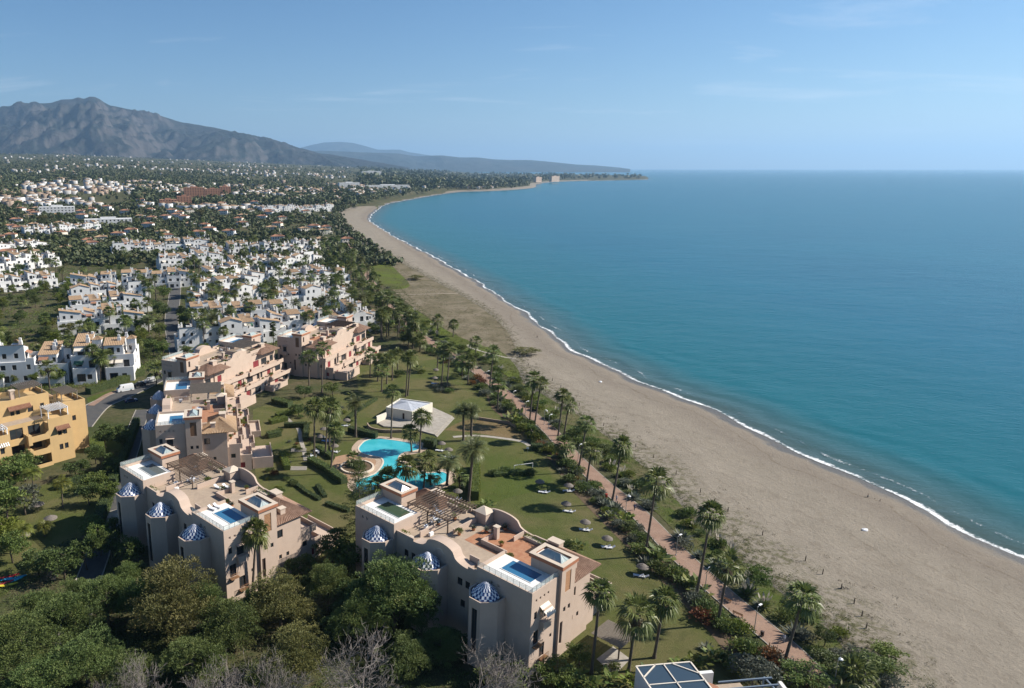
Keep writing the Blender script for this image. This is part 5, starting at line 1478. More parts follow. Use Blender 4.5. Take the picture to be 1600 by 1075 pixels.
gw = MB(); g0 = G(1218, 1064, 2.6); gw.box(g0[0] - .3, g0[0] + .3, g0[1] - 4, g0[1], 0, 2.6); tag(gw.build('garden_wall', M['white']), 'short white garden wall end at the bottom edge near promenade', 'wall')

# ---- white townhouses
M['greenawn'] = pmat('green_awning', (.05, .12, .08), rough=.8)
def townhouse(seed, far=False):
    rng = random.Random(seed)
    JOIN[0] = MB() if far else None
    T = thing('white_townhouse', 'x', 'townhouse'); mb = MB()
    w = rng.uniform(6.6, 8.2); d = rng.uniform(9.5, 12); S = 2.95
    win = lambda a, b, z, h=1.35: (a, b, z, z + h, 'wwin')
    k = rng.choice((0, 1))
    block(mb, T, 0, w, 0, d, -.5, 2 * S, {'-y': [(1, 2.6, S + .9, S + 2.3), (w - 2.7, w - 1.2, S + .3, S + 2.4)], '+x': [(1.5, 2.6, S + .9, S + 2.2), (6, 7, S + .9, S + 2.2), (4, 5, .9, 2.2)], '-x': [(1.6, 2.8, S + .9, S + 2.2), (4.4, 5.4, S + .9, S + 2.2), (6.8, 7.8, .9, 2.2), (2.2, 3.4, .5, 2.3), (d - 1.9, d - 1.0, S + .9, S + 2.2)]})
    block(mb, T, .5 * k, w * .62, 2.2, d - 1, 2 * S, 3 * S, {'-y': [(.8, 2.4, 2 * S + .3, 2 * S + 2.4), (w * .62 - 1.6, w * .62 - .8, 2 * S + 1, 2 * S + 2.2)], '+x': [(2, 3, 2 * S + .9, 2 * S + 2.2)], '-x': [(1.2, 2.2, 2 * S + .9, 2 * S + 2.2), (4.0, 5.0, 2 * S + .9, 2 * S + 2.2)]})
    block(mb, T, .6, w - .8 * k, -2.0, -.003, -.5, S, {'-y': [(.9, 3.0, .3, 2.4), (w - 3.6, w - 2.4, .9, 2.2)]})
    parapet(mb, .6, w - .8 * k, -2.0, -.003, S, .95, .2, 'SEW'); parapet(mb, w * .62 + .002, w, 0, d, 2 * S, .95, .2, 'SEN'); parapet(mb, 0, w * .62, 0, 2.2, 2 * S, .95, .2, 'SW')
    sw = rng.uniform(1.8, 2.4)
    block(mb, T, w - sw, w, d * .45, d * .45 + sw, 2 * S, 3 * S + .5 + rng.uniform(0, .8), {'-y': [(.6, 1.3, 2 * S + .8, 2 * S + 2.1)]})
    mb.build('wall', M['white'], T)
    x0, x1, y0, y1 = .5 * k - .3, w * .62 + .3, 2.0, d - .8; z = 3 * S
    r = MB(); style = seed % 3
    if style == 0: tile_slope(r, (x0, y0, z + .05), (x1, y0, z + .05), (x1, y1, z + 1.7), (x0, y1, z + 1.7), .42, .09); g = MB()
    elif style == 1: tile_slope(r, (x1, y0, z + .05), (x1, y1, z + .05), (x0, y1, z + 1.5), (x0, y0, z + 1.5), .42, .09)
    else:
        ym = (y0 + y1) / 2; tile_slope(r, (x0, y0, z + .05), (x1, y0, z + .05), (x1, ym, z + 1.3), (x0, ym, z + 1.3), .42, .09); tile_slope(r, (x1, y1, z + .05), (x0, y1, z + .05), (x0, ym, z + 1.3), (x1, ym, z + 1.3), .42, .09)
    r.build('roof', M['tiletan'], T)
    g = MB()
    if style == 0: g.tri((x0 + .3, y0 + .2, z), (x0 + .3, y1 - .2, z), (x0 + .3, y1 - .2, z + 1.62)); g.tri((x1 - .3, y0 + .2, z), (x1 - .3, y1 - .2, z), (x1 - .3, y1 - .2, z + 1.62)); g.quad((x0 + .3, y1 - .2, z), (x1 - .3, y1 - .2, z), (x1 - .3, y1 - .2, z + 1.62), (x0 + .3, y1 - .2, z + 1.62))
    elif style == 1: g.tri((x0 + .3, y0 + .2, z), (x1 - .3, y0 + .2, z), (x0 + .3, y0 + .2, z + 1.4)); g.quad((x0 + .3, y0 + .2, z), (x0 + .3, y1 - .2, z), (x0 + .3, y1 - .2, z + 1.4), (x0 + .3, y0 + .2, z + 1.4))
    else: ym = (y0 + y1) / 2; [g.tri((xx, y0 + .2, z), (xx, y1 - .2, z), (xx, ym, z + 1.22)) for xx in (x0 + .3, x1 - .3)]
    g.build('gable', M['white'], T)
    m = MB(); tile_slope(m, (w - sw - .2, d * .45 - .2, z + .9), (w + .2, d * .45 - .2, z + .9), (w - sw / 2, d * .45 + sw / 2, z + 1.7), (w - sw / 2, d * .45 + sw / 2, z + 1.7), .42); tile_slope(m, (w + .2, d * .45 - .2, z + .9), (w + .2, d * .45 + sw + .2, z + .9), (w - sw / 2, d * .45 + sw / 2, z + 1.7), (w - sw / 2, d * .45 + sw / 2, z + 1.7), .42)
    m.build('stair_roof', M['tiletan'], T)
    fl = MB(); fl.quad((w * .62, .2, 2 * S + .01), (w - .2, .2, 2 * S + .01), (w - .2, d - .2, 2 * S + .01), (w * .62, d - .2, 2 * S + .01)); fl.build('terrace_floor', M['terraceflr'], T)
    for i in range(rng.choice((2, 3))):
        cx, cy = rng.uniform(.6, w - .6), rng.uniform(2.6, d - .6); zb = 2 * S; zt = 3 * S + rng.uniform(1.6, 2.9)
        c_ = MB(); c_.prism([(cx - .45, cy - .4), (cx + .45, cy - .4), (cx + .45, cy + .4), (cx - .45, cy + .4)], zb, zt - .8); c_.prism([(cx - .3, cy - .27), (cx + .3, cy - .27), (cx + .3, cy + .27), (cx - .3, cy + .27)], zt - .8, zt); c_.build('chimney', M['white'], T)
    aw = random.Random(seed + 90)
    for k_ in range(aw.choice((1, 2, 2))):
        a_ = aw.uniform(.4, w - 3.2); z_ = aw.choice((S + 2.5, 2 * S + 2.5)); yy_ = 0.0 if z_ < 2 * S else 2.2
        if z_ > 2 * S and a_ > w * .62 - 2.4: a_ = .6
        q_ = MB(); q_.quad((a_, yy_ - 1.3, z_ - .55), (a_ + 2.4, yy_ - 1.3, z_ - .55), (a_ + 2.4, yy_ - .02, z_), (a_, yy_ - .02, z_)); q_.quad((a_, yy_ - 1.3, z_ - .75), (a_ + 2.4, yy_ - 1.3, z_ - .75), (a_ + 2.4, yy_ - 1.3, z_ - .55), (a_, yy_ - 1.3, z_ - .55)); q_.build('awning', aw.choice((M['cloth'], M['greenawn'], M['tilered'], M['cloth'])), T)
    if seed % 3 == 1: MB().box(w * .7, w * .7 + 1.4, d * .75, d * .75 + .8, 2 * S, 2 * S + 1.0).build('roof_tank', M['metal'], T)
    if seed % 2:
        for i in range(5): MB().bar((w * .66 + i * .6, 1.2, 3 * S - .3), (w * .66 + i * .6, d * .42, 3 * S - .3), .1).build('pergola_beam', M['greywood'] if seed % 4 else M['whitemetal'], T)
    if far: tag(JOIN[0].build('window_panes', M['glass'], T), kind='stuff'); JOIN[0] = None
    return freeze(T), w
TOWN = [townhouse(s) for s in range(7)] + [townhouse(s, True) for s in range(7)]
for T, w in TOWN: T.location = (0, 0, 0)
TOWN_USED = [False] * len(TOWN)
def place_town(i, x, y, z, rz, label, group, mir=1):
    T, w = TOWN[i]
    if not TOWN_USED[i] and mir == 1:
        TOWN_USED[i] = True; T.location = (x, y, z); T.rotation_euler = (0, 0, rz); T['label'] = label; T['group'] = group; T.scale = (TS, TS, TS); return T
    return copy_tree(T, (x, y, z), rz, (TS, TS, TS * random.choice((.92, 1, 1, 1.12))), label, group)
TS = 1.2
TOWN_POS = []
def town_row(p0, p1, desc, n=None, jit=1.2, back=0.0, kz=0.0, zadd=None):
    a, b = Vector(G(*p0)), Vector(G(*p1)); d = b - a; L = d.length; d.normalize(); nrm = Vector((-d.y, d.x))
    ang = math.atan2(d.y, d.x); u = 0.0; units = []
    while u < L:
        i = random.randrange(7) + (7 if a.y > 330 else 0); w = TOWN[i][1]
        units.append((i, u, random.uniform(-jit, jit), random.choice((0, 0, -1.2, -2.2, .6)))); u += (w * (1.2 if 'behind the ochre building, c' in desc else 1) + (1.2 if random.random() < .3 else 0)) * TS + (0.02 if random.random() < .9 else 2.5)
    for k, (i, u, j, zo) in enumerate(units):
        p = a + d * u + nrm * j; rot = random.random() < (.12 if 'behind the ochre building, c' in desc else .3); sc_ = 1.22 if 'behind the ochre building, c' in desc else 1.0
        lab = '%s white townhouse, row %s' % (ORD[k], desc) if len(units) > 1 else 'white townhouse %s' % desc
        place_town(i, *((p + d * 9.5 * TS) if rot else p), HZ(p.x, p.y) + zo, ang + (R(90) if rot else 0), lab, 'white townhouses').scale *= sc_; c_ = p + d * 4.5 + nrm * 6; TOWN_POS.append((c_.x, c_.y))
ROWS = [((-45, 606), (205, 592), 'behind the ochre building, counted from the left'), ((100, 527), (222, 517), 'second back from the ochre building, from its left end'), ((112, 497), (220, 488), 'third back from the ochre building, from its left end'),
        ((-30, 460), (85, 449), 'by the small green lawn at the left edge, left to right'), ((-30, 430), (80, 417), 'behind the lawn at the left edge, left to right'), ((115, 456), (285, 449), 'facing the palm court at mid left, left to right'),
        ((287, 550), (425, 536), 'just behind the first red-shuttered building, from the road'), ((302, 518), (440, 507), 'second behind the red-shuttered building, from the road'), ((428, 532), (585, 516), 'right behind the second red-shuttered building, from the left'),
        ((432, 488), (532, 476), 'tall and sunlit nearest the beach path, from the left'), ((308, 488), (400, 474), 'third behind the red-shuttered building, from the road'), ((395, 458), (500, 446), 'stepping up toward the beach palms, from the left'),
        ((438, 425), (500, 417), 'small cluster by the green field, from the left'), ((250, 422), (338, 416), 'backed by palms at mid left, from the left'), ((180, 400), (330, 392), 'half hidden in palms, from the left'), ((-10, 398), (78, 390), 'uphill from the left lawn, from the left'),
        ((40, 372), (150, 365), 'highest at the left, below the dry field, from the left'), ((330, 445), (395, 436), 'between the two palm courts, from the left'), ((410, 339), (520, 335), 'long and straight near the bay head, from the left'),
        ((318, 468), (398, 458), 'fourth behind the red-shuttered building, from the road'), ((452, 462), (528, 453), 'behind the tall sunlit row, from the left'), ((345, 428), (430, 421), 'under the inland villas, from the left'), ((118, 478), (212, 470), 'fourth back from the ochre building, from its left end'), ((415, 402), (490, 396), 'farthest toward the bay, from the left'), ((300, 406), (398, 400), 'just before the inland villas, from the left')]
for p0, p1, d_ in ROWS: town_row(p0, p1, d_)
for i, u_ in enumerate(TOWN_USED):
    if not u_: place_town(i, *G(60 + 30 * i, 352), 0, 0.1, 'white townhouse alone among trees below the dry field, %s from left' % ORD[i], 'white townhouses')

# ---- villas farther inland
def villa(seed):
    rng = random.Random(seed + 50); JOIN[0] = MB()
    T = thing('villa', 'x', 'house'); mb = MB(); w, d, h = rng.uniform(10, 15), rng.uniform(8, 11), rng.choice((3.2, 5.8, 6.2)); wm = M['white'] if seed % 3 else M['cream']
    W_ = [(1.5 + i * 2.8, 2.8 + i * 2.8, z, z + 1.4) for i in range(int((w - 2) / 2.8)) for z in ((.9,) if h < 4 else (.9, 3.8))]
    block(mb, T, -w / 2, w / 2, -d / 2, d / 2, -1.5, h, {'-y': W_, '+x': [(2, 3.2, .9, 2.2), (5, 6.2, .9, 2.2)]})
    block(mb, T, w / 2 + .002, w / 2 + 4, -d / 2 + 1.5, d / 2 - 1, -1.5, 2.9, {'-y': [(1, 3, .6, 2.2)]})
    mb.build('wall', wm, T)
    hip_roof(T, -w / 2, w / 2, -d / 2, d / 2, h + .05, h + 1.9, M['tiletan'] if seed % 2 else M['tilered'], .55)
    c_ = MB(); c_.box(w * .2, w * .2 + .8, .5, 1.3, h, h + 2.6); c_.build('chimney', wm, T)
    tag(JOIN[0].build('window_panes', M['glass'], T), kind='stuff'); JOIN[0] = None
    return freeze(T)
VILLAS = [villa(i) for i in range(5)]
VUSED = [False] * 5
def on_land(x, y, m=60): return float(signed(np.array([[x, y]]))[0]) > m
occ = list(TOWN_POS)
def clear_of(x, y, r): return all((x - a) ** 2 + (y - b) ** 2 > r * r for a, b in occ)
rv = random.Random(33); nv = 0; tries = 0
FIELD = [(35, 286), (200, 286), (205, 318), (120, 322), (30, 312)]
def in_px(px, py, poly): return bool(inside(np.array([[px, py]], float), np.array(poly, float))[0])
VILLA_POS = []
while nv < 95 and tries < 1500:
    tries += 1
    px, py = rv.uniform(-20, 560), 292 + 112 * rv.random() ** .8
    if in_px(px, py, FIELD) or (px > 330 and py > 385): continue
    p = GT(px, py)
    if p is None or not on_land(p[0], p[1], 70): continue
    r_ = 15 + 9 * (p[1] / 1500)
    if not clear_of(p[0], p[1], r_): continue
    occ.append((p[0], p[1])); VILLA_POS.append(p); i = rv.randrange(5); rz = rv.uniform(-.5, .6)
    lab = 'pale tile-roofed villa among the trees inland of the white townhouse rows'
    if not VUSED[i]: VUSED[i] = True; T = VILLAS[i]; T.location = p; T.rotation_euler = (0, 0, rz); T['label'] = lab; T['group'] = 'villas inland'
    else: copy_tree(VILLAS[i], p, rz, None, lab, 'villas inland')
    nv += 1

# ---- larger blocks in the distance
def flats(name, label, px, py, w, d, h, mat, rz=0.0, floors=None, roof=None, z=None):
    p = GT(px, py) or (*G(px, py), 0)
    T = thing(name, label, 'apartment building', (p[0], p[1], p[2] if z is None else z), rz); mb = MB(); fl = floors or max(2, int(h / 3.1)); n = max(2, int(w / 5))
    ops = [(w * (i + .3) / n, w * (i + .7) / n, h * (k + .3) / fl, h * (k + .72) / fl, 'win') for i in range(n) for k in range(fl)]
    P_, nn, dd = wall(mb, (-w / 2, -d / 2), (w / 2, -d / 2), -3, h, ops, .8); block(mb, T, -w / 2, w / 2, -d / 2 + .9, d / 2, -3, h)
    wall(mb, (w / 2, -d / 2), (w / 2, -d / 2 + .9), -3, h); mb.quad((-w / 2, -d / 2, h), (w / 2, -d / 2, h), (w / 2, -d / 2 + .9, h), (-w / 2, -d / 2 + .9, h)); wall(mb, (-w / 2, -d / 2 + .9), (-w / 2, -d / 2), -3, h)
    mb.build('wall', mat, T)
    for k in range(fl):
        m = MB(); 
        for i in range(n): m.quad(P_(w * (i + .3) / n, h * (k + .3) / fl, .75), P_(w * (i + .7) / n, h * (k + .3) / fl, .75), P_(w * (i + .7) / n, h * (k + .72) / fl, .75), P_(w * (i + .3) / n, h * (k + .72) / fl, .75))
        tag(m.build('window_row', M['glass'], T), kind='stuff')
    if roof: hip_roof(T, -w / 2, w / 2, -d / 2, d / 2, h + .05, h + 2.5, M[roof], 1.0)
    else:
        m = MB(); m.box(-w / 6, w / 6, -d / 4, d / 4, h, h + 2.2); m.build('roof_box', mat, T)
for i, (px, py, w, h, lb) in enumerate([(263, 322, 30, 12, 'low terracotta block, nearest end of the orange group'), (288, 320, 26, 16, 'terracotta block second in the orange group'), (304, 313, 40, 26, 'tallest terracotta block of the orange group'), (332, 308, 32, 18, 'terracotta block right of the tallest orange one'), (352, 305, 24, 20, 'rightmost terracotta block of the orange group')]):
    flats('terracotta_apartment_block', lb, px, py, w, 18, h, M['orange'], R(20))
for i, (px, py, w, h, lb) in enumerate([(545, 293, 70, 16, 'white block of flats left of the long white one'), (605, 295, 150, 12, 'long low white block of flats near the bay'), (840, 283.5, 60, 24, 'pale hotel block on the headland, left one'), (866, 283, 90, 28, 'largest pale hotel block on the headland'), (580, 274, 120, 24, 'pale flats above the bay trees'), (170, 352, 60, 9, 'pale low hall beside the dry field'), (90, 335, 50, 12, 'white flats left of the pale hall')]):
    flats('pale_apartment_block', lb, px, py, w, 16, h, M['stucco'] if 'hotel' in lb else M['white'], R(48) if 'hotel' in lb else R(22), roof=None)

# ---- the far town: houses too many to count, down to specks under the mountain
rng = np.random.default_rng(77)
def far_points(n, ymin, ymax, umin=-.62, umax=.16):
    yy = 1 / rng.uniform(1 / ymax, 1 / ymin, n); u = rng.uniform(umin, umax, n); x = u * yy
    ok = signed(np.stack([x, yy], 1)) > 60; return x[ok], yy[ok]
fx, fy = far_points(9000, 1250, 9500)
dens = fbm(fx, fy, 500, 3, 41); ok = rng.random(len(fx)) < np.clip((dens - .5) * 6, 0.02, .8); fx, fy = fx[ok], fy[ok]
fx, fy = fx[:1050], fy[:1050]; fz = land_h(fx, fy) - 1; n = len(fx)
W_, D_, H_ = rng.uniform(8, 18, n), rng.uniform(8, 13, n), rng.uniform(5, 9.5, n); an = rng.uniform(-.4, .5, n)
cx = np.array([-1, 1, 1, -1]); cyy = np.array([-1, -1, 1, 1]); ca, sa = np.cos(an), np.sin(an)
V = np.zeros((n, 10, 3))
for k in range(4):
    lx, ly = cx[k] * W_ / 2, cyy[k] * D_ / 2
    for b_ in (0, 1): V[:, k + 4 * b_, 0] = fx + lx * ca - ly * sa; V[:, k + 4 * b_, 1] = fy + lx * sa + ly * ca; V[:, k + 4 * b_, 2] = fz + b_ * (H_ + 1)
for b_, s_ in ((8, -1), (9, 1)):
    lx = s_ * W_ * .28; V[:, b_, 0] = fx + lx * ca; V[:, b_, 1] = fy + lx * sa; V[:, b_, 2] = fz + H_ + 1 + rng.uniform(.3, 2.2, n)
base = (np.arange(n) * 10)[:, None]
wq = np.concatenate([base + np.array(f) for f in ((0, 1, 5, 4), (1, 2, 6, 5), (2, 3, 7, 6), (3, 0, 4, 7))]); rq = np.concatenate([base + np.array(f) for f in ((4, 5, 9, 8), (6, 7, 8, 9), (5, 6, 9, 9), (7, 4, 8, 8))])
rq = rq[: 2 * n]; tri = np.concatenate([base + np.array(f) for f in ((5, 6, 9), (7, 4, 8))])
t = NT('far_house_walls'); wn = t.n('TexWhiteNoise'); sn_ = t.n('Vector' + 'Math', operation='SNAP') if False else None
vv = t.n('TexVoronoi'); vv.inputs['Scale'].default_value = .02; t.l(t.pos(), vv.inputs['Vector'])
sc_ = t.n('SeparateColor'); t.l(vv.outputs['Color'], sc_.inputs[0])
cw = t.mix(t.rng(sc_.outputs[0], .6, .62), (0.44, 0.43, 0.42), (0.32, 0.25, 0.20)); cw = t.mix(t.rng(sc_.outputs[1], .7, .72), cw, (0.52, 0.52, 0.52)); t.bsdf(cw, .9, .1); M['farwall'] = t.m
me = np_mesh('far_town', V.reshape(-1, 3), np.concatenate([wq, rq]), M['farwall']); me.materials.append(M['tiletan']); mi = np.zeros(len(wq) + len(rq), np.int32); mi[len(wq):] = 1; me.polygons.foreach_set('material_index', mi)
tag(link('far_town_houses', me), 'far-off pale houses scattered to the foot of the mountain', 'houses', kind='stuff')
# ================================================================== PLANTING
# ---- palms read off one by one
PROM_SEA = [((1225, 1037), (1255, 932), 1.05), ((1121, 976), (1138, 885), 1.1), ((1087, 937), (1111, 803), 1.1), ((1008, 869), (1026, 750), 1.08), ((956, 787), (972, 695), 1.05), ((916, 758), (924, 703), 1.1), ((903, 738), (917, 660), 1.0), ((880, 722), (882, 694), 1.2), ((881, 680), (889, 630), 1.05), ((871, 688), (880, 616), 1.05), ((835, 665), (845, 598), 1.05), ((827, 663), (834, 592), 1.05), ((777, 641), (779, 600), 1.2), ((765, 606), (771, 549), 1.05), ((731, 601), (732, 565), 1.25), ((722, 590), (722, 565), 1.2), ((743, 556), (744, 534), 1.1), ((708, 526), (709, 506), 1.2), ((683, 522), (684, 499), 1.1)]
for i, (b, c, s) in enumerate(PROM_SEA): palm_px('fan', b, c, '%s fan palm along the promenade, counted up from the bottom of the photo' % ORD[i], 'palms along the promenade', s)
LAWN_P = [((689, 607), (694, 546), 1.0), ((698, 609), (703, 543), 1.0), ((683, 580), (685, 543), 1.1), ((634, 620), (638, 557), 1.05), ((637, 618), (642, 557), 1.05), ((613, 594), (613, 557), 1.1), ((656, 549), (656, 532), 1.3), ((638, 540), (638, 518), 1.3), ((622, 494), (624, 472), 1.2), ((604, 600), (606, 560), 1.1), ((590, 596), (592, 562), 1.1), ((578, 590), (579, 553), 1.1), ((596, 612), (597, 578), 1.1), ((621, 586), (622, 552), 1.1)]
for i, (b, c, s) in enumerate(LAWN_P): palm_px('fan', b, c, '%s fan palm on the upper lawn beyond the pool house, front to back' % ORD[i], 'palms on the upper lawn', s)
for (k, b, c, s, l) in [('fan', (611, 685), (613, 610), 1.0, 'tall thin fan palm in front of the pool house wall'), ('fan', (655, 707), (659, 650), 1.2, 'fan palm at the pool edge, right of its shorter neighbour'), ('fan', (643, 706), (641, 674), 1.05, 'shorter fan palm at the pool edge before the pool house'),
        ('date', (724, 688), (724, 640), .95, 'date palm left of the pair by the dry lawn'), ('date', (736, 689), (737, 642), .95, 'date palm right of the pair by the dry lawn'), ('date', (556, 683), (555, 630), 1.0, 'date palm behind the hedge left of the pool'),
        ('fan', (632, 770), (635, 727), 1.25, 'fan palm before the lower pool basin, left one'), ('fan', (662, 762), (665, 719), 1.2, 'fan palm before the lower pool basin, tallest'), ('fan', (673, 758), (673, 740), 1.0, 'short fan palm before the lower pool basin'), ('fan', (606, 764), (606, 745), 1.15, 'squat fan palm over the left end of the lower pool'), ('fan', (588, 773), (590, 756), 1.0, 'low fan palm nearest the conifer by the pool'),
        ('date', (698, 758), (701, 722), 1.05, 'date palm at the right end of the pool'), ('date', (732, 783), (739, 702), 1.3, 'big date palm leaning over the tall clipped hedge'), ('fan', (718, 762), (719, 742), .8, 'small palm on the grass between the two date palms'),
        ('fan', (491, 719), (491, 636), 1.25, 'fan palm above the white garden tables, left of the trio'), ('fan', (508, 712), (513, 636), 1.2, 'middle fan palm of the trio left of the pool'), ('fan', (516, 740), (524, 668), 1.0, 'slender fan palm nearest the round planter'), ('fan', (514, 704), (527, 640), 1.2, 'fan palm right of the trio left of the pool'), ('fan', (551, 728), (552, 716), .9, 'stubby palm in the round planter'),
        ('fan', (394, 930), (400, 830), 1.15, 'lone fan palm before the end wall of the left domed building'), ('fan', (296, 730), (296, 692), 1.2, 'left palm rising between the two left domed buildings'), ('fan', (329, 728), (329, 690), 1.2, 'right palm rising between the two left domed buildings'),
        ('fan', (483, 608), (482, 556), 1.2, 'left palm before the second red-shuttered building'), ('fan', (503, 613), (504, 543), 1.15, 'taller right palm before the second red-shuttered building'),
        ('fan', (924, 1052), (938, 924), 1.05, 'fan palm at the corner of the front domed building by the slatted pergola'), ('fan', (982, 1049), (995, 957), 1.15, 'fan palm just right of the slatted pergola'), ('fan', (1022, 1028), (1038, 938), 1.1, 'fan palm on the lawn above the white villa'), ('fan', (1338, 1078), (1336, 1052), 1.25, 'squat fan palm at the bottom right corner by a lamp post'),
        ('fan', (244, 602), (247, 578), 1.4, 'bushy palm at the road end by the parked cars'),
        ('queen', (98, 794), (96, 754), 1.1, 'yellow feather palm on the left garden lawn'), ('queen', (53, 782), (50, 738), 1.1, 'yellow feather palm below the ochre building'), ('queen', (70, 838), (69, 821), .8, 'small feather palm near the thatched parasols'), ('queen', (34, 860), (33, 828), 1.2, 'drooping feather palm at the left edge lawn'),
        ('fan', (109, 588), (107, 531), 1.05, 'tall palm before the white townhouses, over the ochre roof'), ('fan', (158, 597), (156, 558), 1.2, 'left of the twin palms by the white townhouse corner'), ('fan', (165, 593), (167, 558), 1.2, 'right of the twin palms by the white townhouse corner'), ('fan', (43, 582), (42, 554), 1.2, 'palm behind the ochre roof, left of two'), ('fan', (61, 576), (61, 548), 1.2, 'palm behind the ochre roof, right of two'), ('fan', (180, 588), (180, 569), 1.0, 'short palm above the road hedge'), ('fan', (3, 580), (2, 553), 1.2, 'palm cut by the left edge above the ochre building'),
        ('date', (380, 534), (378, 508), 1.1, 'date palm on the white walls behind the red shutters'), ('date', (338, 540), (337, 512), 1.2, 'date palm between white houses above the road'), ('fan', (462, 565), (462, 528), 1.1, 'palm between the two red-shuttered buildings'), ('date', (300, 512), (300, 487), 1.3, 'date palm at the bend of the road')]:
    palm_px(k, b, c, l, 'garden palms', s)

# ---- Norfolk pine by the pool
def norfolk():
    rng = np.random.default_rng(9); x, y = G(562, 872); e = thing('norfolk_pine', 'dark tiered conifer rising between the two front domed buildings', 'conifer', (x, y, 0))
    h = top_z(558, 712, y)[1]; mb = MB(); mb.tube([(0, 0, -.2), (0, 0, h * .5), (0, 0, h)], [.28, .18, .04], 7); mb.build('trunk', M['bark'], e, True)
    C, Rd = [], []
    for k in range(15):
        z = h * (.16 + .82 * k / 15); L = 4.6 * (1 - k / 15) ** .8 + .4
        for j in range(6):
            a = j * 1.047 + k * .5
            for f in np.linspace(.25, 1, 6): C.append((math.cos(a) * L * f, math.sin(a) * L * f, z + .35 * f * f)); Rd.append(.38)
    link('crown', leaf_mesh('norfolk_crown', leaves(np.array(C), np.array(Rd), 24, .34, .09, rng, up=.3, flat=.5), M['dark']), e)
norfolk()

# ---- the belt of big trees in the foreground
def big(protos, i, px, top, y, w, name, label, cat):
    x, _ = top_z(px, top, y); _, zt = top_z(px, top, y)
    s = w / 10.8 if protos is PINES else w / 8.0; H = 13.2 if protos is PINES else 8.0
    return tree(protos, i, x, y, s, name, label, cat, 'trees in the foreground belt', 0, max(zt, 3) / H)
for (i, px, top, y, w, l) in [(0, 22, 962, 101, 12, 'dark pine in the bottom left corner'), (2, 96, 930, 108, 11, 'dark pine second from the bottom left corner'), (0, 163, 905, 113, 10.5, 'pine at the foot of the service lane'), (1, 276, 884, 110, 14.5, 'largest olive-gold tree, below the left domed building'), (2, 226, 905, 112, 9, 'slim dark pine left of the olive-gold tree'), (3, 436, 905, 112, 12, 'olive-gold tree below the terrace wall of the left domed building'), (4, 512, 884, 117, 8.5, 'narrow dark pine in the gap between the two front domed buildings'),
        (4, 618, 878, 111, 14.5, 'big dark pine covering the corner of the front domed building'), (2, 560, 930, 106, 9, 'dark pine just left of the big corner pine'), (0, 362, 940, 106, 10, 'dark pine between the two olive-gold trees'), (1, 470, 985, 99, 10, 'olive pine low in the belt, above the grey bare trees'), (2, 130, 1000, 98, 12, 'dark pine low at the left of the belt'), (4, 60, 1035, 95, 11, 'dark pine at the bottom edge, far left'), (0, 300, 1005, 98, 10, 'dark pine low in the belt under the olive-gold tree'), (2, 200, 1030, 96, 9, 'dark pine at the bottom edge left of the bare trees'), (2, 640, 1000, 101, 9, 'dark pine behind the grey bare tree'), (0, 690, 985, 103, 7, 'small dark pine before the front domed building'), (4, 420, 1040, 95, 9, 'dark pine at the bottom edge between bare trees'), (2, 395, 925, 113, 6.5, 'slim pointed pine under the lone palm'), (2, 545, 905, 115, 6.5, 'slim pointed pine left of the big corner pine'), (4, 320, 915, 113, 6.5, 'slim pointed pine right of the largest olive-gold tree'), (2, 60, 925, 112, 8, 'pointed pine over the kayak corner'), (4, 200, 880, 120, 6, 'pointed pine at the foot of the leftmost tower'), (2, 120, 905, 118, 7, 'pointed pine overhanging the service lane'), (4, 660, 925, 109, 6, 'slim pine on the right flank of the big corner pine')]:
    big(PINES, i, px, top, y, w, 'pine_tree', l, 'pine tree')
for (i, px, top, y, s, l) in [(0, 572, 990, 91, 1.35, 'leafless grey tree before the big corner pine'), (1, 248, 1030, 89, 1.1, 'leafless grey tree at the bottom edge, left one'), (2, 345, 1024, 89, 1.15, 'leafless grey tree at the bottom edge, second from the left'), (0, 412, 1022, 90, 1.15, 'leafless grey tree at the bottom edge, third from the left'), (1, 728, 1002, 93, 1.4, 'leafless grey tree under the nearest dome tower'), (2, 808, 1012, 94, 1.2, 'leafless grey tree at the corner of the front domed building'), (2, 172, 1050, 92, .8, 'small leafless tree at the bottom left'), (0, 84, 880, 128, .55, 'pale dead shrub-like tree in the left garden')]:
    x, zt = top_z(px, top, y); o = link('bare_tree', BARES[i], None, (x, y, 0), random.random() * 6, (s, s, max(zt, 2.2) / 8.6)); tag(o, l, 'bare tree', 'bare trees')
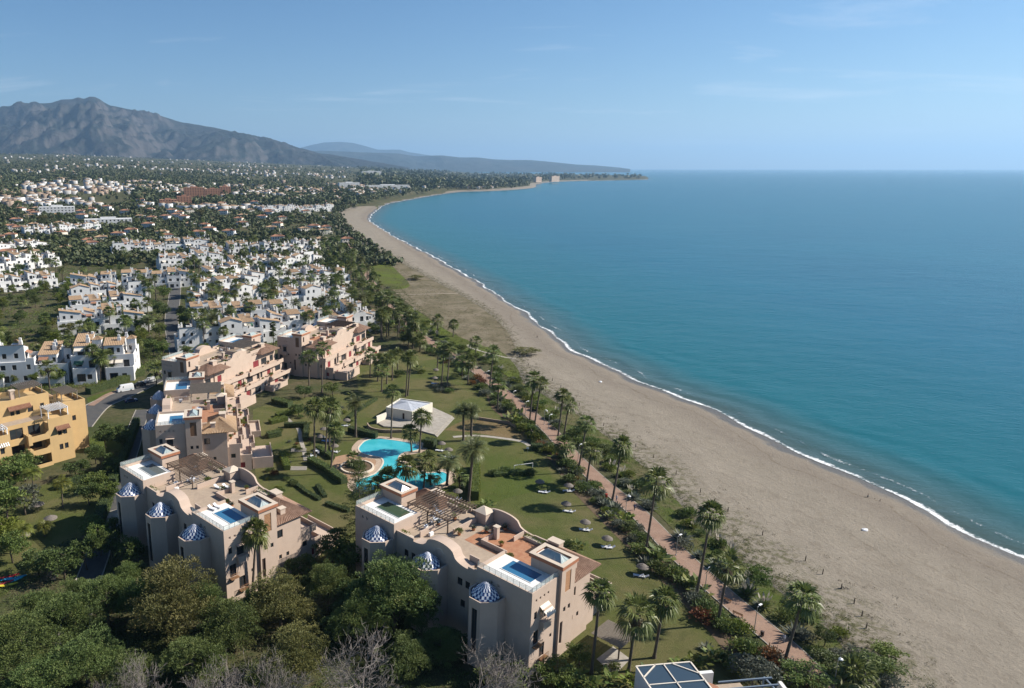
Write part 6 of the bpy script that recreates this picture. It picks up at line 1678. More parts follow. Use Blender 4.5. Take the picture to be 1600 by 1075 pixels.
# greenery at the foot of the front buildings and the left garden
for (k, px, py, s, sz, l) in [(0, 20, 775, 1.5, 1.3, 'dark round tree at the left edge below the ochre building'), (1, 40, 752, 1.1, 1.0, 'dark tree against the ochre building base'), (2, 12, 815, 1.3, 1.1, 'green tree at the left edge beside the lawn'), (3, 40, 805, 1.0, .9, 'grey-green tree left of the thatched parasols'), (5, 8, 858, 1.1, .9, 'bright green tree at the left edge'), (1, 150, 725, .8, .7, 'dark tree by the service lane end'), (1, 120, 748, .9, .6, 'dark tree behind the left lawn'), (2, 152, 850, .8, .75, 'leafy tree on the lane side of the left lawn'), (0, 168, 790, .7, .8, 'ivy-clad tree by the service lane'), (1, 178, 748, .7, .8, 'dark tree along the upper service lane'), (1, 192, 705, .8, .9, 'dark tree beside the lane below the parked vans'), (1, 165, 700, .9, .8, 'dark tree in the corner garden'), (1, 100, 905, 1.0, .8, 'dark tree over the kayaks'), (1, 60, 900, .9, .6, 'dark low tree between kayaks and lawn'), (1, 205, 890, .8, .9, 'dark tree in the shade at the dome towers'), (1, 136, 890, .75, .9, 'dark tree on the lane verge below the left lawn'), (0, 158, 868, .7, .9, 'green tree leaning over the service lane'), (1, 174, 880, .6, .9, 'dark tree between lane and leftmost tower'), (0, 150, 770, .8, .7, 'green tree at the top corner of the left lawn'), (2, 20, 880, .9, .8, 'leafy tree behind the kayaks'), (1, 140, 790, .7, .7, 'dark tree on the east side of the left lawn'), (1, 188, 850, .6, .8, 'dark small tree at the foot of the leftmost tower'), (1, 520, 880, 1.0, .8, 'dark tree at the terrace corner between the front buildings'), (0, 545, 900, 1.0, .9, 'green tree under the conifer between front buildings'), (1, 548, 985, 1.0, .8, 'dark tree in the shaded gap'), (5, 345, 925, .55, .6, 'bright bush-like tree at the left domed building corner'), (1, 468, 905, .8, .6, 'dark tree by the lower terrace wall'), (0, 905, 1040, .55, .45, 'round clipped tree before the end wall with red windows'), (1, 700, 1030, .9, .6, 'dark tree under the dome tower wall'), (0, 870, 1070, .8, .5, 'green tree at the bottom below the end wall'), (0, 790, 1090, 1.0, .7, 'green tree at the bottom edge under bare trees'),
        (0, 1262, 1075, .9, .45, 'grey bush-tree at the promenade by the white villa'), (3, 1175, 1075, .9, .6, 'olive tree beside the blue pergola'), (1, 1300, 1050, .7, .35, 'tamarisk clump by the promenade end'), (2, 1366, 1060, .9, .42, 'bright green thicket at the beach edge, bottom right'), (5, 1385, 1030, .7, .3, 'yellow-green thicket reaching onto the sand'), (2, 1180, 925, .7, .65, 'spreading tree on the dune side of the promenade'), (1, 1287, 1010, .45, .42, 'round dark bush-tree in the creeper patch'), (1, 476, 622, .8, .55, 'dark tree at the end wall of the second red-shuttered building'), (0, 520, 618, .9, .6, 'tree by the ground terrace of the second red-shuttered building'), (1, 466, 650, .7, .5, 'round dark tree on the garden side of the red-shuttered building')]:
    x, y = G(px, py); tree(BROADS, k, x, y, s, 'broadleaf_tree', l, 'tree', None, 0, sz)

# ---- hedges
for pts, w, h, m, l in [([(428, 629), (454, 636)], 3.0, 1.9, 'broad', 'clipped hedge block by the terrace of the red-shuttered building'), ([(432, 652), (470, 643)], 2.4, 1.3, 'bright', 'wavy low hedge on the garden slope'), ([(422, 662), (448, 656)], 2.6, 1.3, 'bright', 'second wavy low hedge on the garden slope'), ([(444, 668), (480, 667), (477, 690)], 1.6, 1.6, 'dark', 'L-shaped hedge left of the trio of palms'), ([(418, 684), (438, 680)], 2.6, 1.7, 'broad', 'hedge block at the garden wall of the middle building'), ([(441, 712), (449, 735)], 1.8, 1.5, 'bright', 'yellow-green hedge by the stepping path'),
        ([(546, 675), (588, 685)], 2.2, 1.9, 'dark', 'dark hedge between date palm and pool'), ([(484, 722), (512, 737), (538, 756)], 2.2, 1.7, 'broad', 'long hedge around the clay pool terrace'), ([(496, 702), (520, 718)], 1.6, 1.3, 'broad', 'hedge behind the white garden tables'), ([(742, 782), (743, 730)], 2.2, 2.6, 'bright', 'tall clipped hedge wall on the lawn under the big date palm'), ([(664, 697), (680, 700)], 3.0, 2.6, 'dark', 'dark hedge block beside the pool house terrace'), ([(830, 703), (848, 703)], 2.2, 1.9, 'dark', 'dark hedge block at the path end by the promenade'), ([(770, 744), (805, 740), (835, 742)], 2.0, 1.0, 'broad', 'low hedge row behind the goal frame'),
        ([(146, 846), (160, 808), (170, 782)], 2.4, 2.8, 'dark', 'tall hedge between left lawn and service lane'), ([(176, 762), (190, 728), (204, 690), (214, 664)], 2.2, 2.6, 'dark', 'tall dark hedge along the upper service lane'), ([(90, 765), (130, 752), (150, 748)], 2.4, 1.9, 'dark', 'dark hedge below the ochre building'), ([(138, 616), (178, 603), (222, 585)], 3.4, 2.4, 'broad', 'hedge bank along the road below the white townhouses'), ([(40, 885), (90, 868), (125, 852)], 3.0, 1.6, 'dark', 'hedge at the shaded end of the left lawn'), ([(455, 752), (478, 770), (500, 782)], 1.2, .7, 'dark', 'low rounded hedge on the slope lawn, upper'), ([(496, 760), (508, 778)], 1.3, .8, 'dark', 'low rounded hedge on the slope lawn, middle'), ([(510, 788), (545, 800)], 1.3, .8, 'dark', 'low rounded hedge on the slope lawn, lower'), ([(588, 625), (560, 642), (545, 655)], 1.4, 1.0, 'broad', 'hedge along the path behind the pool house')]:
    hedge(pts, w, h, l, m)

# ---- borders along the promenade, and dune plants
rs = random.Random(5)
pa = np.concatenate([[0], np.cumsum(np.linalg.norm(np.diff(PC, axis=0), axis=1))])
def prom_at(s): 
    i = np.interp(s, pa, np.arange(len(PC))); k = int(min(i, len(PC) - 2)); f = i - k
    return PC[k] * (1 - f) + PC[k + 1] * f, PN[k]
ns = 0; s = 12.0; side = 1.0
p, n = prom_at(40.0)
GARD = 1 if (p + n)[0] < p[0] else -1
words = {'green': 'green shrub', 'dark': 'dark green shrub', 'silver': 'grey-green round shrub', 'bright': 'yellow-green shrub', 'russet': 'russet shrub', 'spiky': 'grey spiky agave', 'blade': 'big-leaved plant', 'pampas': 'pampas grass with cream plumes', 'scrub': 'dry dune shrub'}
cnts = {}
def lab(kind, where):
    k = (kind, where); cnts[k] = cnts.get(k, 0) + 1
    return '%s, %s up the %s' % (words[kind], ORD[cnts[k] - 1], where)
while s < 330:
    p, n = prom_at(s)
    for _ in range(3):
        k = rs.choice(['green', 'green', 'dark', 'silver', 'silver', 'bright', 'blade', 'spiky', 'russet', 'dark']); o_ = rs.uniform(3.4, 8.6); q_ = p + n * GARD * o_ + np.array([rs.uniform(-1, 1), rs.uniform(-1.5, 1.5)]); w = rs.uniform(1.5, 2.9)
        shrub(k, q_[0], q_[1], w, w * rs.uniform(.65, .95), lab(k, 'garden border of the promenade'), 'garden border plants')
    for _ in range(2 if s > 60 else 3):
        k = rs.choice(['green', 'dark', 'silver', 'pampas', 'pampas', 'green', 'spiky', 'bright']); o_ = rs.uniform(3.3, 11.5) if k != 'spiky' else rs.uniform(3.2, 5); q_ = p - n * GARD * o_ + np.array([rs.uniform(-1, 1), rs.uniform(-1, 1)]); w = rs.uniform(1.6, 3.0)
        if k == 'pampas': w = rs.uniform(1.7, 2.6)
        shrub(k, q_[0], q_[1], w, w * rs.uniform(.65, .95), lab(k, 'beach side of the promenade'), 'beach side plants')
    s += 4.6 if s < 160 else 6.5
s = 330
while s < 760:
    p, n = prom_at(s)
    for sg, wh in ((GARD, 'garden border of the promenade'), (-GARD, 'beach side of the promenade')):
        k = rs.choice(['green', 'dark', 'green', 'silver', 'bright']); q_ = p + n * sg * rs.uniform(3.4, 8); w = rs.uniform(1.6, 2.8); shrub(k, q_[0], q_[1], w, w * .85, lab(k, wh), 'promenade plants')
    s += 13
# dune tufts: low dry plants on the sand edge, too many and small to count
rng = np.random.default_rng(55); C = []
ea = np.concatenate([[0], np.cumsum(np.linalg.norm(np.diff(ED, axis=0), axis=1))])
for _ in range(2300):
    sa_ = rng.uniform(5, 700); i = int(np.searchsorted(ea, sa_)); i = min(i, len(ED) - 1); f = abs(rng.normal()) * .12 - .06
    q_ = ED[i] + (SH[i] - ED[i]) * f + rng.normal(size=2) * .6; C.append((q_[0], q_[1], -.05 - .35 * max(f, 0)))
DS = np.array(GL([(600, 415), (640, 425), (700, 460), (760, 500), (790, 535), (770, 548), (700, 510), (640, 470)])); n0 = 0
while n0 < 700:
    q_ = rng.uniform(DS.min(0), DS.max(0)); 
    if inside(q_[None], DS)[0]: C.append((q_[0], q_[1], .05)); n0 += 1
C = np.array(C); rd = rng.uniform(.25, .85, len(C))
v = leaves(C, rd, 26, .26, .06, rng, up=.1, flat=.35)
tag(link('dune_tufts', leaf_mesh('dune_tufts', v, leaf_mat('dune_tuft_leaves', (0.085, 0.075, 0.04), (0.15, 0.125, 0.075), rand=0))), 'low dry tufts dotted along the sand edge of the dune', 'dune plants', kind='stuff')
C = []
for _ in range(2700):
    s_ = rng.uniform(8, 420); p, n = prom_at(s_); q_ = p - n * GARD * rng.uniform(5, 18); C.append((q_[0], q_[1], .05))
C = np.array(C); v = leaves(C, rng.uniform(.3, 1.0, len(C)), 22, .22, .10, rng, up=.2, flat=.5)
tag(link('creeping_groundcover', leaf_mesh('creeping_groundcover', v, leaf_mat('groundcover_leaves', (0.060, 0.085, 0.020), (0.105, 0.120, 0.032), rand=0))), 'creeping green ground cover between promenade and sand', 'ground cover', kind='stuff')
x, y = G(822, 552); tree(BROADS, 4, x, y, 1.5, 'dune_bush', 'large olive thicket standing alone on the sand', 'bush', None, -.2, .32)
x, y = G(648, 437); tree(BROADS, 4, x, y, 1.5, 'dune_bush', 'olive thicket at the edge of the bright meadow', 'bush', None, -.2, .4)
for i, (px, py, k, w) in enumerate(sorted([(1010, 1062, 'blade', 1.6), (985, 1070, 'blade', 1.8), (1040, 1062, 'blade', 1.5), (1060, 1045, 'blade', 1.5), (1085, 1040, 'blade', 1.8), (1110, 1030, 'blade', 1.7), (950, 1065, 'blade', 1.6), (960, 1045, 'bright', 1.3), (1104, 1015, 'spiky', 1.6), (1130, 1035, 'dark', 2.0), (1150, 1052, 'green', 2.2), (1170, 1060, 'silver', 2.2), (900, 1062, 'blade', 1.5), (880, 1075, 'green', 1.8), (925, 1072, 'blade', 1.7), (905, 858, 'blade', 1.8), (888, 852, 'dark', 1.6), (770, 742, 'dark', 1.7), (790, 739, 'dark', 2.0), (828, 742, 'dark', 1.9), (812, 742, 'green', 1.4), (695, 605, 'silver', 2.4), (688, 612, 'silver', 2.0), (702, 613, 'green', 2.0), (680, 606, 'silver', 1.6), (755, 800, 'green', 2.2), (760, 792, 'blade', 1.6), (440, 770, 'dark', 1.4), (460, 758, 'dark', 1.4), (555, 730, 'dark', 2.0), (563, 732, 'green', 1.8), (660, 583, 'bright', 1.8), (652, 578, 'blade', 2.0), (623, 588, 'dark', 3.0), (640, 560, 'dark', 2.4)], key=lambda r: -r[1])):
    shrub_px(k, px, py, w, w * .85, lab(k, 'lawns, beginning at the bottom'), 'lawn plants')

# ---- trees and palms between the white houses
occ2 = [(a, b) for a, b in TOWN_POS]
def free(x, y, r=4.5):
    return all(abs(x - a) > r or abs(y - b) > r for a, b in occ2) and dist(np.array([[x, y]]), RC)[0] > 5
VILLAGE = [(-25, 615), (140, 606), (226, 582), (262, 560), (260, 500), (270, 470), (300, 560), (430, 540), (590, 520), (640, 520), (600, 472), (560, 410), (535, 380), (400, 360), (-25, 352)]
BELT = [(530, 500), (596, 478), (628, 510), (665, 545), (640, 545), (600, 545), (585, 520), (545, 505), (505, 430), (530, 395), (548, 385), (575, 435), (592, 465)]
kinds = {'fan': 0, 'tree': 0}
tries = 0
while kinds['fan'] < 235 and tries < 6000:
    tries += 1; belt = tries % 3 == 0
    px, py = (rs.uniform(500, 665), rs.uniform(385, 545)) if belt else (rs.uniform(280, 590), rs.uniform(385, 550)) if tries % 3 == 1 else (rs.uniform(-25, 560), 352 + 262 * rs.random() ** 1.2)
    if not in_px(px, py, BELT if belt else VILLAGE): continue
    x, y = G(px, py)
    if not free(x, y, 4.1): continue
    occ2.append((x, y)) if not belt else None
    palm('date' if rs.random() < .16 else 'fan', x, y, rs.uniform(7, 14), 'fan palm rising among the white townhouses' if not belt else 'fan palm in the belt between townhouses and promenade', 'palms among the townhouses' if not belt else 'palms of the beach belt', 0, 0, rs.uniform(1.0, 1.35)); kinds['fan'] += 1
tries = 0
while kinds['tree'] < 295 and tries < 6000:
    tries += 1; belt = tries % 4 == 0
    px, py = (rs.uniform(500, 665), rs.uniform(385, 545)) if belt else (rs.uniform(-25, 560), 352 + 262 * rs.random() ** 1.1)
    if not in_px(px, py, BELT if belt else VILLAGE): continue
    x, y = G(px, py)
    if not free(x, y, 5.0): continue
    if rs.random() < .08: tree(CYPS, rs.randrange(2), x, y, rs.uniform(.9, 1.4), 'cypress_tree', 'slim dark cypress among the white townhouses', 'cypress', 'cypresses among the townhouses')
    else: tree(BROADS, rs.choice((0, 1, 2, 1, 5, 4, 0)), x, y, rs.uniform(.55, 1.0), 'broadleaf_tree', 'bushy tree in the gardens between the white townhouses' if not belt else 'bushy tree in the belt between townhouses and promenade', 'tree', 'garden trees of the townhouses')
    kinds['tree'] += 1
# named dark spots by the road
for i, (px, py, s) in enumerate([(255, 500, 1.1), (250, 530, 1.0), (240, 555, .9), (285, 500, .9), (256, 470, 1.2), (232, 520, 1.1), (225, 570, .8), (240, 440, 1.2), (292, 560, .7)]):
    x, y = G(px, py); tree(BROADS, (1, 0, 2)[i % 3], x, y, s, 'broadleaf_tree', '%s roadside tree along the lane between the white houses, from the near end' % ORD[i], 'tree', 'roadside trees')

# ---- bays of trees farther off: single trees first, then woods
tn = 0; tries = 0
while tn < 12 and tries < 900:
    tries += 1; px, py = rs.uniform(-20, 560), rs.uniform(305, 356)
    if in_px(px, py, FIELD): continue
    p = GT(px, py)
    if p is None or not on_land(p[0], p[1], 60): continue
    tree(BROADS, rs.choice((0, 1, 2, 1, 4)), p[0], p[1], rs.uniform(1.0, 2.0), 'broadleaf_tree', 'large dark tree standing over the villas inland', 'tree', 'trees over the villas', p[2]); tn += 1
def woods(name, label, x, y, rad, seed, mat, q=26):
    rng = np.random.default_rng(seed); z = land_h(x, y)
    C = np.stack([x, y, z + rad * .75], 1)
    # three lobes for each tree
    C3 = np.repeat(C, 3, 0) + rng.normal(size=(len(C) * 3, 3)) * np.repeat(rad, 3)[:, None] * [.45, .45, .3]
    R3 = np.repeat(rad, 3) * rng.uniform(.45, .8, len(C) * 3)
    n = q // 3
    k = len(C3); idx = np.repeat(np.arange(k), n); d = unit(k * n, rng); p = C3[idx] + d * (R3[idx] * rng.uniform(.6, 1, k * n))[:, None]
    sz = R3[idx] * rng.uniform(.45, .8, k * n); a = np.cross(d, unit(k * n, rng)); a /= np.linalg.norm(a, axis=1)[:, None]; b = np.cross(d, a) + d * .35
    V = np.stack([p - a * sz[:, None], p + b * sz[:, None] * .8, p + a * sz[:, None], p - b * sz[:, None] * .8], 1).reshape(-1, 3)
    T = np.clip(np.repeat(rng.random(len(C)), 3)[idx] * .75 + .25 * rng.random(k * n), 0, 1)
    tag(link(name, leaf_mesh(name, (V, np.arange(len(V)).reshape(-1, 4), T), mat)), label, 'woods', kind='stuff')
rng = np.random.default_rng(91)
def wood_pts(n, y0, y1, u0=-.66, u1=.2, cut=.44):
    yy = 1 / rng.uniform(1 / y1, 1 / y0, n); u = rng.uniform(u0, u1, n); x = u * yy; P = np.stack([x, yy], 1); sdist = signed(P)
    ok = sdist > np.where(yy > 1500, 28, 45)
    d = fbm(x, yy, 420, 4, 61); ok &= (d > cut) | (rng.random(n) < .35)
    fpx = np.array([G(*p) for p in FIELD]); 
    dep = yy * CP + (CAMH - land_h(x, yy)) * SP; sx_ = PX + F * x / dep; sy_ = PY + F * ((CAMH - land_h(x, yy)) * CP - yy * SP) / dep
    ok &= ~(inside(np.stack([sx_, sy_], 1), np.array(FIELD, float)) & (rng.random(n) > .06))
    return x[ok], yy[ok]
M['wood'] = leaf_mat('wood_leaves', (0.042, 0.060, 0.026), (0.100, 0.112, 0.044), (0.145, 0.122, 0.070), rand=0, trans=.15)
hp = np.array(VILLA_POS)[:, :2]
x, y = wood_pts(10500, 600, 1500, cut=.36)
ok = np.ones(len(x), bool)
for a, b in list(hp) + TOWN_POS: ok &= (x - a) ** 2 + (y - b) ** 2 > 90
woods('garden_woods', 'dark garden trees crowding between the villas inland', x[ok], y[ok], rng.uniform(2.0, 4.6, ok.sum()), 1, M['wood'], 36)
x, y = wood_pts(11000, 1400, 7500, cut=.38); woods('far_woods', 'far-off dark woods between the houses of the coast', x, y, rng.uniform(3.5, 8, len(x)), 2, M['wood'], 21)
# the wooded headland
hx, hy = [], []
for _ in range(1500):
    px, py = rng.uniform(560, 1000), rng.uniform(272, 300); a, b = G(px, py); 
    hx.append(a); hy.append(b)
P = np.stack([hx, hy], 1); ok = signed(P) > 45; woods('headland_woods', 'dark wood covering the low headland across the bay', P[ok, 0], P[ok, 1], rng.uniform(9, 17, ok.sum()), 3, M['wood'], 24)

# ---- undergrowth: dark ground plants under the foreground belt, green garden cover between the white houses
def cover(name, label, poly, n, r0, r1, mat, seed, avoid=(), q=22, ln=.3, wd=.13, zoff=.1):
    rng = np.random.default_rng(seed); C = []
    px = np.array(poly, float); lo, hi = px.min(0), px.max(0)
    pts = rng.uniform(lo, hi, (n * 3, 2)); pts = pts[inside(pts, px)][:n]
    W = np.array([G(a, b) for a, b in pts])
    ok = np.ones(len(W), bool)
    for a, b, r in avoid: ok &= (W[:, 0] - a) ** 2 + (W[:, 1] - b) ** 2 > r * r
    ok &= (dist(W, RC) > 5) & (dist(W, LC) > 3.4)
    W = W[ok]; C = np.c_[W, np.full(len(W), zoff)]
    v = leaves(C, rng.uniform(r0, r1, len(C)), q, ln, wd, rng, up=.3, flat=.75)
    tag(link(name, leaf_mesh(name, v, mat)), label, 'undergrowth', kind='stuff')
bl = [(T.location.x + math.cos(T.rotation_euler.z) * a - math.sin(T.rotation_euler.z) * b, T.location.y + math.sin(T.rotation_euler.z) * a + math.cos(T.rotation_euler.z) * b, 8.5) for T in (aptA, aptB) for a in (3, 11, 19) for b in (5, 13, 21, 29, 37)]
cover('undergrowth', 'dark undergrowth below the foreground trees', [(-30, 925), (60, 885), (120, 862), (158, 835), (186, 800), (200, 860), (350, 935), (500, 900), (560, 860), (600, 930), (720, 1000), (860, 1075), (960, 1070), (960, 1140), (-30, 1140)], 3000, .5, 1.3, M['dark'], 4, bl)
cover('garden_cover', 'mixed garden greenery between the white townhouses', VILLAGE, 5200, .6, 2.0, M['broad'], 6, [(a, b, 6.5) for a, b in TOWN_POS], 24, .5, .25)
cover('garden_cover_bright', 'yellow-green garden plants between the white townhouses', VILLAGE, 1500, .5, 1.5, M['bright'], 7, [(a, b, 6.5) for a, b in TOWN_POS], 22, .5, .25)

cover('shaded_shrubbery', 'dark shrubbery along the service lane below the ochre building', [(100, 752), (150, 738), (186, 700), (204, 668), (214, 672), (204, 705), (190, 745), (176, 800), (160, 838), (150, 815), (160, 770), (120, 770)], 700, .5, 1.4, M['dark'], 14, bl)

# clipped garden shrubs on the slope between the middle building and the pool
SLOPE = [(418, 640), (470, 628), (575, 640), (560, 672), (500, 690), (470, 745), (425, 790), (412, 720)]
sl = []
while len(sl) < 34:
    q_ = (rs.uniform(410, 580), rs.uniform(625, 795))
    if in_px(*q_, SLOPE): sl.append(q_)
for q_ in sorted(sl, key=lambda r: -r[1]):
    k = rs.choice(('green', 'green', 'dark', 'bright', 'bright', 'silver', 'russet')); w = rs.uniform(.7, 1.5); shrub_px(k, q_[0], q_[1], w, w * .9, lab(k, 'slope garden left of the pool'), 'slope garden plants')

C = []
for _ in range(1500):
    p, n = prom_at(rng.uniform(8, 420)); q_ = p + n * GARD * rng.uniform(3.2, 9.0); C.append((q_[0], q_[1], .12))
C = np.array(C); v = leaves(C, rng.uniform(.25, .75, len(C)), 24, .22, .10, rng, up=.3, flat=.8)
tag(link('border_planting', leaf_mesh('border_planting', v, leaf_mat('border_leaves', (0.050, 0.070, 0.024), (0.115, 0.120, 0.050), (0.16, 0.13, 0.08), rand=0))), 'low mixed planting filling the garden border of the promenade', 'planting', kind='stuff')
# ================================================================== STREET AND GARDEN FURNITURE
# ---- promenade lamps
def lamp(px, py, h, style, label):
    x, y = G(px, py); e = thing('street_lamp', label, 'street lamp', (x, y, .1), 0.6, 'promenade lamps')
    m = MB(); m.tube([(0, 0, 0), (0, 0, h * .5), (0, 0, h)], [.085, .07, .05], 7)
    if style: m.tube([(0, 0, h), (.35, 0, h + .35), (.8, 0, h + .3), (.95, 0, h)], [.045] * 4, 5)
    else: m.tube([(0, 0, h - .05), (.95, 0, h + .05)], [.04, .04], 5)
    m.lathe([(.16, 0), (.16, .12), (.09, .2)], k=8); m.build('pole', M['metal'], e)
    g = MB()
    if style: g.lathe([(.02, h + .08), (.3, h - .05), (.34, h - .2), (.02, h - .24)], (.95, 0), 10)
    else: g.box(.55, 1.35, -.17, .17, h + .06, h + .16)
    g.build('lamp_head', M['whitemetal'], e)
for i, (px, py, h, st) in enumerate([(1302, 1076, 5.0, 1), (1178, 988, 5.0, 0), (1101, 925, 4.8, 1), (1056, 868, 4.4, 0), (977, 806, 4.8, 1), (903, 720, 4.6, 0), (857, 671, 4.6, 0), (850, 664, 4.6, 1), (821, 647, 4.2, 0), (801, 631, 4.4, 0), (760, 598, 4.4, 0), (1190, 995, 0, 0)]):
    if h: lamp(px, py, h, st, '%s lamp post along the promenade, counted up from the bottom' % ORD[i])

# ---- low post-and-wire fence on the garden side of the promenade
fe = thing('wire_fence', 'low wire fence with thin posts along the garden edge of the promenade', 'fence'); pts = []
for k in range(90):
    p, n = prom_at(20 + k * 2.6); q_ = p + n * GARD * 2.75; pts.append(q_); MB().bar((*q_, 0), (*q_, 1.05), .07).build('post', M['darkwood'], fe)
for z in (.35, .7, 1.0):
    m = MB(); m.tube([(*q_, z) for q_ in pts], .012, 3, False); m.build('wire', M['metal'], fe)

# ---- benches, bins
def bench(px, py, rz, label):
    x, y = G(px, py); e = thing('bench', label, 'bench', (x, y, .1), rz)
    for k in range(4): m = MB(); m.box(-.9, .9, -.22 + k * .12, -.12 + k * .12, .43, .47); m.build('seat_slat', M['louvre'], e)
    for k in range(3): m = MB(); m.box(-.9, .9, .27, .3, .55 + k * .13, .64 + k * .13); m.build('back_slat', M['louvre'], e)
    for s in (-.75, .75): m = MB(); m.bar((s, -.2, 0), (s, -.2, .43), .06); m.bar((s, .25, 0), (s, .29, .92), .06); m.bar((s, -.2, .42), (s, .26, .42), .05); m.build('leg', M['frame'], e)
for i, (px, py, rz) in enumerate([(1153, 963, 2.3), (1135, 940, 2.3), (926, 756, 2.2)]): bench(px, py, rz, ['timber bench beside the promenade lamp', 'timber bench in the shade up the promenade', 'timber bench by the red bin'][i])
def bin_(px, py, mat, label):
    x, y = G(px, py); e = thing('litter_bin', label, 'litter bin', (x, y, .1)); m = MB(); m.lathe([(.26, .12), (.3, .9), (.27, .9), (.24, .2)], k=10); m.build('body', mat, e); m = MB(); m.bar((.34, 0, 0), (.34, 0, 1.05), .06); m.build('post', M['frame'], e); m = MB(); m.lathe([(.32, .95), (.3, 1.02), (.02, 1.08)], k=10); m.build('lid', mat, e)
bin_(1190, 995, M['frame'], 'dark litter bin on the promenade beside the bench'); bin_(947, 778, pmat('red_bin', (.35, .05, .03)), 'red litter bin by the promenade palm')

# ---- sun loungers and parasols
M['lounger'] = pmat('white_plastic', (.62, .63, .66), rough=.5); M['bluelounge'] = pmat('blue_cushion', (.06, .15, .38), rough=.7)
M['thatch'] = pmat('grey_thatch', (.115, .10, .09), (.175, .152, .13), 6, bump=.8, bscale=14)
def lounger_proto(mat):
    e = thing('sun_lounger', 'x', 'sun lounger')
    for k in range(9): m = MB(); m.box(-.33, .33, -.95 + k * .15, -.83 + k * .15, .3, .34); m.build('slat', mat, e)
    m = MB(); m.bar((-.35, -1, .29), (-.35, .45, .29), .06); m.bar((.35, -1, .29), (.35, .45, .29), .06); m.build('frame', mat, e)
    b = MB(); b.quad((-.33, .42, .34), (.33, .42, .34), (.33, 1.0, .72), (-.33, 1.0, .72)); b.quad((-.33, .45, .3), (.33, .45, .3), (.33, 1.03, .68), (-.33, 1.03, .68)); b.quad((-.33, 1.0, .72), (.33, 1.0, .72), (.33, 1.03, .68), (-.33, 1.03, .68)); b.build('backrest', mat, e)
    for sx in (-.33, .33):
        for sy in (-.85, .35): m = MB(); m.bar((sx, sy, 0), (sx, sy, .3), .06); m.build('leg', mat, e)
    return freeze(e)
LO = [lounger_proto(M['lounger']), lounger_proto(M['bluelounge'])]; LU = [False, False]
def lounger(x, y, rz, label, k=0, z=0.03, group='garden sun loungers'):
    if not LU[k]: LU[k] = True; e = LO[k]; e.location = (x, y, z); e.rotation_euler = (0, 0, rz); tag(e, label, None, group); return e
    return copy_tree(LO[k], (x, y, z), rz, None, label, group)
def parasol(px, py, label, r=1.2, h=2.2):
    x, y = G(px, py); e = thing('thatched_parasol', label, 'parasol', (x, y, 0), 0, 'thatched parasols'); m = MB(); m.tube([(0, 0, 0), (0, 0, h)], .05, 6); m.build('pole', M['bark'], e)
    c = MB(); c.lathe([(r * 1.03, h - .62), (r, h - .5), (r * .55, h - .12), (.04, h + .15)], k=16); c.lathe([(r * 1.0, h - .63), (.03, h - .1)], k=16); c.build('canopy', M['thatch'], e)
PAR = [((884, 797), (889, 800), 'lawn below the promenade, first down the row'), ((914, 826), (915, 829), 'lawn below the promenade, second down the row'), ((948, 852), (950, 856), 'lawn below the promenade, third down the row'), ((1003, 897), (1001, 901), 'lawn below the promenade, lowest of the row'), ((843, 762), (850, 770), 'middle of the lawn past the low hedge'), ((888, 768), (888, 768), 'border shrubs beside the lawn'),
       ((690, 701), (688, 705), 'grass right of the pool, upper one'), ((701, 711), (703, 715), 'grass right of the pool, lower one'), ((715, 777), (712, 781), 'grass between the date palms'), ((501, 690), (504, 684), 'lawn left of the palm trio'), ((506, 678), (510, 690), 'lawn behind the palm trio'), ((542, 664), (540, 666), 'lawn before the date palm'), ((523, 705), (524, 707), 'hedge corner left of the pool'), ((681, 584), (680, 592), 'upper lawn, farthest back'), ((679, 597), (680, 600), 'upper lawn, nearest the planted ring')]
for i, (p, b, w) in enumerate(PAR):
    parasol(*p, 'grey thatched parasol on the ' + w)
    x, y = G(*b); k = 1 if i in (13, 14, 10) else 0
    for j in (0, 1): lounger(x + .9 * j - .5, y - .35 * j, -1.9 + .15 * (i % 3), ('upper ' if j else 'lower ') + ('blue' if k else 'white') + ' sun lounger on the ' + w, k)
for i, (px, py) in enumerate([(60, 799), (80, 821), (37, 848)]): parasol(px, py, 'thatched parasol on the left garden lawn, ' + ('farthest', 'middle', 'nearest the left edge')[i], 1.5, 2.4)
# roof terrace loungers
def on_roof(T, lx, ly): 
    a = T.rotation_euler.z; return T.location.x + lx * math.cos(a) - ly * math.sin(a), T.location.y + lx * math.sin(a) + ly * math.cos(a)
GL_ = lounger_proto(pmat('grey_cushion', (.11, .10, .095))); LO.append(GL_); LU.append(False)
for i, (lx, ly) in enumerate([(14.2, 19.2), (15.4, 18.4)]): x, y = on_roof(aptB, lx, ly); lounger(x, y, R(100), ('left', 'right')[i] + ' grey lounger on the terracotta roof terrace', 2, 12.93, 'roof terrace loungers')
for i, (lx, ly) in enumerate([(12, 21), (13.5, 20), (4.0, 10.2), (5.2, 10.2)]): x, y = on_roof(aptA, lx, ly); lounger(x, y, R(60), '%s white lounger on the roof of the left domed building' % ORD[i], 0, 12.92 if i < 2 else 14.66, 'roof terrace loungers')

